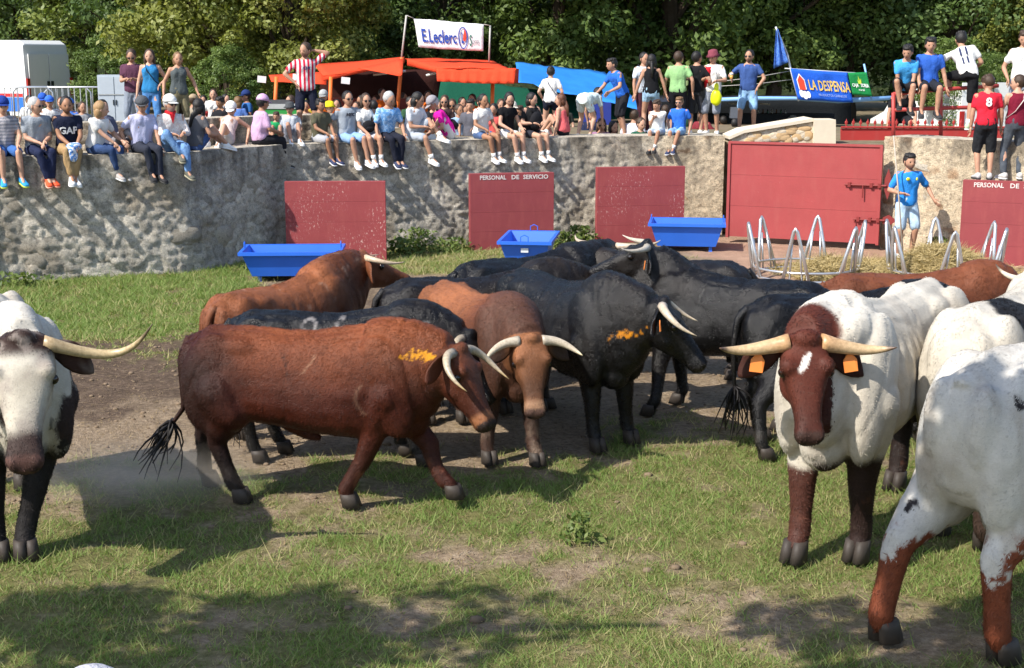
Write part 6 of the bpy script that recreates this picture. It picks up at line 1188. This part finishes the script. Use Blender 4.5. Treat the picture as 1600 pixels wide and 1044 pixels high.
def banner(name, label, cor, y, mat, poles, items, wr=.06, seed=0):
    r = empty(name, tuple(D(*cor[3], y)), 0, label, 'banner'); P = quadsheet(*[D(u, v, y) for u, v in cor], 24, 10, 0, wr, seed); m = MB(); m.sheet(P); under(solid(m.build('cloth', mat, None, True), .006), r)
    for (u0, v0, u1, v1, rad, mt) in poles: m = MB(); m.tube([D(u0, v0, y + .04), D(u1, v1, y + .04)], rad, 8); under(m.build('pole', mt, None, True), r)
    def place(q):      # (s, t) across the banner -> point just in front of the cloth
        s, t_ = np.clip(q[:, 0], 0, 1) * 23, np.clip(q[:, 1], 0, 1) * 9; i, j = np.minimum(s.astype(int), 22), np.minimum(t_.astype(int), 8); a, b = (s - i)[:, None], (t_ - j)[:, None]
        return (P[i, j] * (1 - a) + P[i + 1, j] * a) * (1 - b) + (P[i, j + 1] * (1 - a) + P[i + 1, j + 1] * a) * b + [0, -.022, 0]
    for nm, kind, mt, dat in items:
        if kind == 'text':
            txt, s0, s1, t0, t1, bold = dat; me = text_mesh(txt, 1, .0, bold); p = verts(me); q = np.stack([s0 + (p[:, 0] - p[:, 0].min()) / np.ptp(p[:, 0]) * (s1 - s0), t1 - (p[:, 2] - p[:, 2].min()) / np.ptp(p[:, 2]) * (t1 - t0)], 1)
        else:
            polys = dat; me = bpy.data.meshes.new(nm); vs, fs = [], []
            for pl in polys: b = len(vs); vs += [(a_, 0, b_) for a_, b_ in pl]; fs.append(tuple(range(b, b + len(pl))))
            me.from_pydata(vs, [], fs); p = verts(me); q = p[:, [0, 2]]
        w = place(q) + (np.array([0, -.006, 0]) if kind == 'over' else 0); me.vertices.foreach_set('co', w.astype(np.float32).ravel()); me.update(); under(link(nm, me, mt, None, False), r)
    return r
def ringp(cx, cy, rx, ry, w, a0=0, a1=6.2832, n=28):
    a = np.linspace(a0, a1, n); return [[(cx + rx * math.cos(a[i]), cy + ry * math.sin(a[i])), (cx + rx * math.cos(a[i + 1]), cy + ry * math.sin(a[i + 1])), (cx + (rx - w) * math.cos(a[i + 1]), cy + (ry - w * 2.6) * math.sin(a[i + 1])), (cx + (rx - w) * math.cos(a[i]), cy + (ry - w * 2.6) * math.sin(a[i]))] for i in range(n - 1)]
def disc(cx, cy, rx, ry, n=20, a0=0, a1=6.2832): return [(cx + rx * math.cos(a), cy + ry * math.sin(a)) for a in np.linspace(a0, a1, n)]
INKB, INKR, GOLD, WHT_M, INKG = plain('blue_ink', (.02, .06, .33), .8, var=0), plain('red_ink', (.66, .06, .03), .8, var=0), plain('gold_ink', (.72, .48, .10), .8, var=0), plain('white_ink', (.75, .75, .75), .8, var=0), plain('grey_ink', (.25, .27, .30), .8, var=0)
BN = banner('banner', 'white supermarket banner with blue lettering strung between two thin poles above the orange stall', ((647, 29), (756, 38), (755, 80), (654, 74)), 33.5, cloth((.76, .75, .78)), ((635, 24, 627, 95, .022, GREYP), (766, 40, 764, 97, .020, GREYP)),
    [('lettering', 'text', INKB, ('E.Leclerc', .08, .60, .34, .80, .02)), ('logo_ring', 'poly', INKB, ringp(.695, .56, .072, .40, .016)), ('logo_arc', 'poly', INKR, [disc(.715, .46, .030, .22, 14, -1.5, 2.2) + [(.70, .5)]]), ('logo_letter', 'text', INKB, ('L', .67, .71, .36, .76, .04)), ('lettering', 'text', plain('dark_green_ink', (.03, .14, .10), .8, var=0), ('S', .79, .83, .42, .84, .02)), ('lettering', 'text', INKG, ('oria', .835, .93, .52, .76, .0))], .07, 41)
m = MB(); m.tube([D(635, 24, 33.5), D(640, 26, 33.5), D(647, 29, 33.5)], .008, 5); m.tube([D(756, 38, 33.5), D(766, 40, 33.5)], .008, 5); under(m.build('tie_cord', GREYP, None, True), BN)
banner('banner', 'blue banner with gold letters and a red house emblem under the trees', ((1235, 107), (1324, 114), (1333, 161), (1247, 155)), 33.6, cloth((.02, .11, .58)), ((1229, 82, 1248, 158, .024, plain('pale_tube', (.55, .57, .6), .5)), (1226, 107, 1352, 115, .012, plain('pale_tube', (.55, .57, .6), .5))),
    [('lettering', 'text', GOLD, ('LA DESPENSA', .26, .99, .32, .66, .015)), ('lettering', 'text', plain('pale_blue_ink', (.35, .45, .72), .8, var=0), ('PRODUCTOS CÁRNICOS', .40, .90, .74, .84, .0)),
     ('emblem', 'poly', WHT_M, [[(.055, .36), (.125, .14), (.20, .34), (.205, .66), (.06, .68)], disc(.09, .80, .04, .12), disc(.15, .84, .05, .13), disc(.21, .82, .04, .11)]), ('emblem', 'over', INKR, [[(.068, .38), (.125, .20), (.187, .36), (.185, .68), (.075, .68)]]), ('emblem_window', 'poly', GOLD, [])][:4], .07, 43)
banner('banner', 'small green banner hanging right of the blue banner', ((1325, 114), (1354, 113), (1363, 151), (1332, 148)), 33.55, cloth((.015, .22, .06)), ((1350, 100, 1362, 156, .022, plain('pale_blue_plastic', (.22, .42, .72), .5)),),
    [('lettering', 'text', WHT_M, ('CAJA   SORIA', .08, .94, .48, .68, .03)), ('lettering', 'text', WHT_M, ('rural', .38, .66, .70, .80, .01)), ('emblem', 'poly', plain('lime_ink', (.45, .60, .05), .8, var=0), [[(.42, .50), (.40, .30), (.46, .38), (.47, .14), (.54, .36), (.60, .26), (.58, .50)]])], .04, 47)
r = empty('pennant', tuple(D(1229, 100, 33.6)), 0, 'blue pennant with pale marks hanging from a leaning pole left of the blue banner', 'flag')
m = MB(); P = quadsheet(D(1213, 44, 33.6), D(1215, 46, 33.6), D(1231, 97, 33.6), D(1209, 108, 33.6), 9, 12, 0, .10, 51); P[:, :, 1] += .06 * np.sin(np.arange(9) * 1.4)[:, None]; m.sheet(P); under(solid(m.build('cloth', cloth((.05, .14, .50), 'pattern', (.10, .22, .58)), None, True), .006), r)
m = MB(); m.tube([D(1212, 42, 33.62), D(1230, 84, 33.62)], .022, 8); under(m.build('pole', plain('pale_tube', (.55, .57, .6), .5), None, True), r)
for dv in (0, 7): m = MB(); m.tube([D(1120, 128 + dv, 33.8), D(1180, 121 + dv * 1.5, 33.8), D(1240, 110 + dv * 2, 33.8)], .008, 5); tag(m.build('guy_rope', GREYP, None, True), 'thin rope slanting up to the blue banner pole, %s of two' % ('upper' if not dv else 'lower'), 'rope')
# ------------------------------------------------------------------ vans, cabinet, barriers, cooler
WHITE_P, DGLASS = plain('white_van_paint', (.72, .73, .72), .35, .5, var=.03), plain('dark_glass', (.02, .025, .03), .1, .6, var=0)
def van(label, loc, rz, L=5.4, Wd=2.0, Hh=2.5, stripes=True):
    r = empty('van', loc, rz, label, 'van', 'white vans parked behind the terrace'); Hb = .35
    prof = [(-L / 2, Hb), (-L / 2 - .03, Hb + .7), (-L / 2 + .06, Hh - .12), (-L / 2 + .25, Hh), (L / 2 - 1.5, Hh), (L / 2 - 1.25, Hh - .1), (L / 2 - .75, Hb + 1.0), (L / 2, Hb + .75), (L / 2 + .03, Hb)]
    m = MB(); rs = []
    for y, k in ((-Wd / 2, .93), (-Wd / 2 + .0, .97), (-Wd / 2 + .07, 1), (Wd / 2 - .07, 1), (Wd / 2, .97), (Wd / 2, .93)):
        rs.append(np.array([(x * (1 if k == 1 else .995), y * (1 if z < 1.4 else .95), Hb + (z - Hb) * (1 if k == 1 else .985)) for x, z in prof]))
    m.rings(rs); o = m.build('body', WHITE_P, r); bv = o.modifiers.new('b', 'BEVEL'); bv.width = .03; bv.segments = 2
    x = -L / 2 - .03
    for s in (-1, 1):
        m = MB(); m.box((x - .004, s * .47, Hb + 1.05), (.03, .90, 1.62)); m.build('rear_door', WHITE_P, r)
        m = MB(); m.box((x - .02, s * (Wd / 2 - .06), Hb + .85), (.05, .12, .55)); m.build('tail_light', plain('red_lens', (.35, .015, .015), .2, .5), r)
        m = MB(); m.box((x - .03, s * .09, Hb + .95), (.03, .10, .16)); m.build('door_handle', DGLASS, r)
        for xx in (-L / 2 + 1.0, L / 2 - 1.0):
            m = MB(); m.tube([(xx, s * (Wd / 2 - .22), .33), (xx, s * (Wd / 2 + .01), .33)], .33, 18); w = m.build('wheel', plain('tyre', (.02, .02, .02), .9), r); m = MB(); m.tube([(xx, s * (Wd / 2 - .05), .33), (xx, s * (Wd / 2 + .015), .33)], .19, 14); m.build('rim', GALV, w)
        m = MB(); m.box((L / 2 - 1.25, s * (Wd / 2 - .045), Hh - .62), (.7, .02, .5)); m.build('side_window', DGLASS, r)
        if stripes:
            m = MB(); m.box((-.3, s * (Wd / 2 + .006), Hb + .62), (L * .86, .012, .10)); m.build('red_stripe', plain('red_stripe', (.55, .03, .03), .4), r); m = MB(); m.box((-.3, s * (Wd / 2 + .006), Hb + .34), (L * .86, .012, .42)); m.build('blue_stripe', plain('blue_stripe', (.03, .15, .55), .4), r)
    m = MB(); m.box((x - .05, 0, Hb + .05), (.16, Wd * .98, .22)); m.build('bumper', plain('grey_bumper', (.08, .08, .085), .7), r)
    m = MB(); m.box((L / 2 - .97, 0, Hh - .60), (.06, Wd * .8, .85), (0, R(-27), 0)); m.build('windscreen', DGLASS, r)
    return r
p = D(52, 200, 44); van('large white van with red and blue stripes at the left edge', (p[0] - 2.2, 45.6, 1.2), R(158), 5.6, 2.1, 2.62)
p = D(1525, 200, 37); van('white van behind the young man climbing over the railing', (p[0] - .1, 39.6, .45), R(105), 4.6, 1.9, 2.0, False)
r = empty('storage_cabinet', tuple(D(182, 200, 33)), R(8), 'pale grey metal cabinet with double doors behind the man in plum', 'cabinet'); p = D(182, 150, 33); r.location = (p[0], 33, TZ - .05); CAB = plain('pale_grey_paint', (.42, .47, .52), .5, .4)
m = MB(); m.box((0, 0, .62), (.74, .6, 1.24)); m.build('body', CAB, r); 
for s in (-1, 1): m = MB(); m.box((s * .18, -.31, .62), (.34, .03, 1.16)); d = m.build('door', CAB, r); m = MB(); m.box((s * .03, -.335, .62), (.02, .02, .12)); m.build('handle', DGLASS, d)
m = MB(); m.box((0, -.33, .80), (.72, .015, .025)); m.build('lock_bar', GALV, r); m = MB(); m.box((.03, -.335, .15), (.16, .006, .10)); m.build('notice', plain('paper', (.70, .62, .62), .8), r)
def barrier(label, u, y, rz):
    p = D(u, 160, y); r = empty('crowd_barrier', (p[0], y, 1.52), rz, label, 'barrier', 'steel crowd barriers by the van'); L = 1.9
    m = MB(); m.tube([(-L / 2, 0, .1), (-L / 2, 0, .98), (-L / 2 + .12, 0, 1.1), (L / 2 - .12, 0, 1.1), (L / 2, 0, .98), (L / 2, 0, .1)], .022, 8, up=(0, 1, 0)); m.build('frame', GALV, r, True)
    m = MB(); m.tube([(-L / 2, 0, .22), (L / 2, 0, .22)], .016, 6); m.build('bottom_rail', GALV, r)
    for x in np.linspace(-L / 2 + .12, L / 2 - .12, 13): m = MB(); m.tube([(x, 0, .22), (x, 0, 1.1)], .010, 5); m.build('bar', GALV, r)
    for x in (-L / 2 + .2, L / 2 - .2): m = MB(); m.box((x, 0, .05), (.05, .5, .05)); m.build('foot', GALV, r)
barrier('crowd barrier at the left edge in front of the van stripes', 18, 33.2, R(4)); barrier('crowd barrier behind the man in the navy shirt', 82, 33.6, R(-6)); barrier('crowd barrier left of the grey cabinet', 136, 33.4, R(8))
p = D(440, 165, 30.5); r = empty('drinks_cooler', (p[0], 30.5, TZ - .1), R(-6), 'green drinks cooler with a red star behind the child in the bucket hat', 'cooler')
m = MB(); m.box((0, 0, .30), (.80, .5, .60)); m.build('body', plain('cooler_green', (.02, .22, .04), .4, .4), r); m = MB(); m.box((0, 0, .66), (.84, .54, .10)); m.build('lid', GALV, r); m = MB(); m.box((-.05, .05, .75), (.5, .3, .08)); m.build('lid_cover', plain('dark_lid', (.06, .06, .065), .5), r)
m = MB(); a = [(.22 + (.16 if k % 2 == 0 else .065) * math.sin(k * math.pi / 5), -.254, .34 + (.16 if k % 2 == 0 else .065) * math.cos(k * math.pi / 5)) for k in range(10)]; m.add(a + [(x, -.262, z) for x, _, z in a], [tuple(range(10)), tuple(range(10, 20))[::-1]] + [(i, i + 10, (i + 1) % 10 + 10, (i + 1) % 10) for i in range(10)]); m.build('star', plain('star_red', (.55, .02, .02), .5), r)
m = MB(); p = D(930, 185, 34); m.box(p, (.75, .06, .75)); tag(m.build('blue_panel', plain('dark_blue_board', (.02, .035, .22), .6), None, False), 'dark blue board behind the bending person in white', 'board')
# ------------------------------------------------------------------ crowd behind the wall
CG = 'crowd around the stalls behind the wall'
def crowd(u, v, y, label, yaw=0, P=None, **k):
    """v: where the top of the head shows"""
    h = k.pop('h', 1.62); p = D(u, v, y); z = p[2] - h * 1.0; k.setdefault('vox', .03); k.setdefault('shoes', BS_)
    return person(label, (p[0], p[1], z), yaw, P or {}, h=h, group=CG, **k)
ORC, DKG, PNK = (.72, .14, .015), (.03, .035, .03), (.55, .06, .10)
CR = [(596, 139, 33.6, 'bar worker in an orange shirt beside the orange pole', 40, ORC, 'black', 'short'), (628, 146, 34.2, 'bar worker in an orange shirt facing right behind the orange pole', 70, ORC, 'brown', 'short'), (668, 143, 33.6, 'bar worker in an orange shirt in the shade of the right awning', 20, ORC, 'black', 'short'),
  (655, 163, 30.5, 'man in a bright orange shirt just above the person in white and grey', 60, ORC, 'brown', 'short'), (645, 170, 29.0, 'dark-haired woman in white behind the person with the raised foot', -60, WHT, 'black', 'long'), (695, 150, 30.0, 'woman with sunglasses on her face in the crowd above the magenta shirt', -6, (.05, .03, .03), 'brown', 'long'),
  (706, 156, 30.4, 'man in sunglasses right of the woman with sunglasses', 10, (.5, .5, .5), 'brown', 'short'), (736, 156, 29.2, 'boy with dark hair behind the girl in the white top', -20, (.10, .10, .12), 'black', 'mop'), (760, 160, 31.0, 'woman with long hair in pink behind the girl in the black top', 8, PNK, 'brown', 'long'), (772, 163, 30.0, 'girl in a coral shirt behind the girl in the black top', -12, (.60, .10, .09), 'black', 'long'),
  (799, 160, 29.4, 'person in a cream cap between the two girls in black', 20, DKG, 'brown', 'short'), (738, 148, 33.5, 'bar worker in orange far back under the right awning', -10, ORC, 'brown', 'short'), (722, 153, 32.5, 'man in dark clothes under the right awning', 15, DKG, 'black', 'short'), (690, 158, 32.0, 'man in a dark red shirt under the right awning', -20, (.16, .03, .03), 'black', 'short'),
  (505, 143, 31.5, 'man with a grey cap in orange standing right of the striped shirt', 10, ORC, 'grey', 'short'), (514, 160, 30.2, 'child in a yellow bucket hat between the boy in olive and the striped shirt', 30, (.40, .42, .46), 'brown', 'short'), (455, 150, 30.8, 'man in white mostly hidden by the striped shirt', -30, WHT, 'brown', 'short'), (478, 158, 31.5, 'man in dark blue behind the striped shirt', 0, NAVY, 'black', 'short'),
  (526, 156, 32.5, 'woman in dark red by the counter left of the grey shirt', 12, (.14, .03, .03), 'black', 'long'), (557, 160, 32.0, 'woman in pale pink behind the man in the grey shirt', -8, (.55, .35, .33), 'brown', 'long'), (583, 158, 31.5, 'man in black at the bar counter', 160, DKG, 'black', 'short'),
  (300, 150, 33.0, 'person with a tan cap left of the group under the tree', 150, (.30, .26, .20), 'brown', 'short'), (333, 140, 33.6, 'woman in a white shirt leaning by the dark post under the tree', 10, WHT, 'brown', 'bob'), (352, 148, 34.0, 'man in dark clothes holding something under the tree', 30, DKG, 'black', 'short'), (371, 152, 33.5, 'woman in a blue top seen from behind under the tree', 170, (.08, .16, .42), 'light', 'bob'), (386, 143, 33.8, 'man in a dark blue shirt and cap rightmost under the tree', -60, (.03, .12, .34), 'black', 'short'),
  (66, 148, 32.8, 'man in a blue cap and dark green shirt behind the grey polo', 20, (.05, .07, .04), 'brown', 'short'), (76, 152, 32.4, 'person in white and a blue cap next to the man in dark green', 30, WHT, 'brown', 'short'), (96, 153, 33.0, 'person with reddish hair behind the man in navy', 0, (.12, .12, .14), 'red', 'short'), (110, 156, 32.6, 'person in a blue shirt just right of the man in navy', -20, (.05, .14, .46), 'brown', 'short'),
  (845, 178, 28.2, 'man with sunglasses low behind the wall left of the standing girl', 10, (.42, .18, .15), 'black', 'short'), (940, 186, 28.6, 'woman with sunglasses low behind the wall right of the bending person', -6, (.30, .16, .26), 'brown', 'long'), (958, 190, 28.8, 'dark-haired person half hidden behind the boy in royal blue', 20, (.45, .28, .25), 'black', 'long'), (990, 172, 28.4, 'person wrapped in a white towel behind the boy in royal blue', 160, (.66, .64, .72), 'brown', 'short'), (1000, 185, 28.0, 'child in a dark green shirt right of the boy in royal blue', 30, (.02, .10, .06), 'brown', 'short'),
  (880, 158, 33.0, 'dark figure in the shade of the green tarpaulin left of the bending person', 0, DKG, 'black', 'short'), (1055, 160, 34.5, 'dark figure in the shade under the flat tarpaulin', 20, DKG, 'black', 'short'), (1130, 182, 34.2, 'person in blue sitting in the shade left of the man with the beer', 170, (.03, .12, .36), 'black', 'short'), (1215, 192, 34.0, 'person in dark grey under the flat tarpaulin right of the man with the beer', -20, (.06, .06, .07), 'black', 'short')]
CR += [(588, 150, 34.0, 'bar worker in an orange shirt left of the orange pole', -20, ORC, 'brown', 'short'), (612, 152, 32.6, 'woman in a white shirt just left of the orange pole', 14, WHT, 'brown', 'long'), (640, 152, 32.2, 'man in dark green right of the orange pole', 30, (.04, .10, .05), 'black', 'short'), (676, 156, 31.4, 'woman in black behind the person bending in magenta', 10, DK, 'black', 'long'), (716, 164, 29.6, 'man in a pale blue shirt left of the dark-haired boy', 40, (.3, .42, .6), 'brown', 'short'), (730, 166, 30.6, 'woman in red left of the girl in the white top', -25, (.5, .05, .05), 'black', 'long'),
  (750, 152, 32.4, 'man in orange deep under the right awning beside the green sheet', 30, ORC, 'black', 'short'), (783, 156, 31.6, 'woman in purple above the girl with bowed head', 0, (.20, .06, .22), 'brown', 'long'), (812, 166, 30.2, 'boy in a white shirt between the two girls in black', -20, WHT, 'brown', 'mop'), (838, 166, 30.4, 'woman in dark blue right of the girl with the backpack', 15, NAVY, 'black', 'long'), (836, 184, 28.0, 'child in a coral shirt just right of the girl with the backpack', -30, (.6, .14, .12), 'brown', 'mop'),
  (566, 150, 33.0, 'man in a white shirt by the bar counter', -40, WHT, 'black', 'short'), (545, 152, 33.4, 'bar worker in an orange shirt behind the counter', 0, ORC, 'black', 'short'), (488, 152, 32.6, 'woman in a mustard top right behind the striped shirt', 20, (.42, .28, .04), 'brown', 'long'), (416, 158, 32.0, 'man in white beside the green cooler', 30, WHT, 'brown', 'short'), (318, 150, 34.5, 'woman in red seen between the tree group', 0, (.45, .05, .05), 'black', 'long'), (345, 152, 32.0, 'boy in a black shirt in front of the tree group', -20, DK, 'black', 'mop'), (46, 150, 33.4, 'man in white by the barrier left of the green shirt', 10, WHT, 'black', 'short'), (128, 160, 32.2, 'woman in a grey top right behind the man in navy', 20, (.25, .26, .28), 'brown', 'bob'),
  (925, 172, 31.5, 'man in dark blue in the shade right of the bending person', 0, NAVY, 'black', 'short'), (1040, 165, 31.0, 'woman in a white top between the boys sitting on the right', 170, WHT, 'brown', 'long'), (1070, 166, 33.2, 'man in dark green in the shade behind the boy in blue', 20, (.03, .08, .05), 'black', 'short'), (1098, 172, 32.0, 'woman in dark red sitting in the shade behind the charcoal shorts', -20, (.2, .03, .04), 'brown', 'long'), (1148, 186, 33.0, 'man in blue sitting beside the bare legs of the man with the beer', 160, (.04, .14, .42), 'black', 'short')]
HATS = {66: ('cap', (.03, .10, .45)), 76: ('cap', (.04, .14, .55)), 300: ('cap', (.34, .26, .17)), 386: ('cap', (.02, .04, .14)), 505: ('cap', (.35, .36, .36)), 514: ('bucket', (.70, .58, .02)), 799: ('cap', (.66, .62, .54)), 110: ('cap', (.04, .12, .45))}
for u, v, y, lb, yw, c, hr, hs_ in CR:
    crowd(u, v, y, lb, yw, dict(head=(random.uniform(-15, 15), random.uniform(0, 14)), hl=(.18, .22, random.uniform(.9, 1.15)), hr=(-.18, .22, random.uniform(.9, 1.15))), top=c, bot=random.choice([DK, JEAN, (.10, .10, .11)]), botlen=1.85, hair=hr, hs=hs_, tone=random.choice('lmmd'), hat=HATS.get(u), fem=hs_ in ('long', 'bob'), glasses='sunglasses' in lb)
p = D(122, 1082, 3.35); person('person below the camera of whom only the top of a pale grey cap shows', (p[0], 3.35, p[2] - 1.74), 150, {}, h=1.74, hat=('cap', (.42, .42, .46)), top=(.2, .2, .25), group='people in the arena', hair='brown')
# dust kicked up behind the walking bull
c = G(205, 778); mt = bpy.data.materials.new('dust'); mt.use_nodes = True; t_ = mt.node_tree; t_.nodes.remove(t_.nodes['Principled BSDF']); vv = t_.nodes.new('ShaderNodeVolumePrincipled'); vv.inputs['Color'].default_value = (.92, .84, .74, 1); vv.inputs['Density'].default_value = .8
tc = t_.nodes.new('ShaderNodeTexCoord'); nz = t_.nodes.new('ShaderNodeTexNoise'); nz.inputs['Scale'].default_value = 2.6; nz.inputs['Detail'].default_value = 3; ln = t_.nodes.new('ShaderNodeVectorMath'); ln.operation = 'LENGTH'; mr = t_.nodes.new('ShaderNodeMapRange'); mr.inputs[1].default_value = .25; mr.inputs[2].default_value = .95; mr.inputs[3].default_value = 1; mr.inputs[4].default_value = 0
m1 = t_.nodes.new('ShaderNodeMath'); m1.operation = 'MULTIPLY'; m2 = t_.nodes.new('ShaderNodeMath'); m2.operation = 'MULTIPLY'; m2.inputs[1].default_value = 1.7
L_ = t_.links.new; L_(tc.outputs['Object'], nz.inputs['Vector']); L_(tc.outputs['Object'], ln.inputs[0]); L_(ln.outputs['Value'], mr.inputs[0]); L_(mr.outputs[0], m1.inputs[0]); L_(nz.outputs['Fac'], m1.inputs[1]); L_(m1.outputs[0], m2.inputs[0]); L_(m2.outputs[0], vv.inputs['Density']); L_(vv.outputs[0], t_.nodes['Material Output'].inputs['Volume'])
m = MB(); m.ball((0, 0, 0), 1, 16, 10); o = m.build('dust_cloud', mt, None, True); o.location = (c[0] + .1, c[1] + .2, .14); o.scale = (1.15, .75, .30); tag(o, kind='stuff')
# ------------------------------------------------------------------ unseen trees added out of frame only to shade the front turf
for sd_, rx_, nc_, loc_, lb_ in ((77, 2.1, 8, (-4.9, 4.55, 0), 'leafy tree just outside the left foreground shading the turf at bottom left'), (81, 1.9, 7, (-1.5, 4.35, 0), 'leafy tree outside the picture whose bough shades the turf at bottom right')):
    me, C = crown_mesh(sd_, rx_, .8, 4.4, 6.0, nc_, 190, .10, *G1); r = empty('tree', loc_, R(-3), lb_, 'tree'); link('crown', me, None, r, False)
    m = MB(); m.tube([(-3.2, -1.5, -.2), (-3.0, -1.2, 2.5), (-1.6, -.4, 4.4), (0, 0, 5.2), (rx_ * .8, .2, 5.4)], [.3, .25, .17, .10, .03], 10); m.build('trunk', BARK, r, True)
flush()
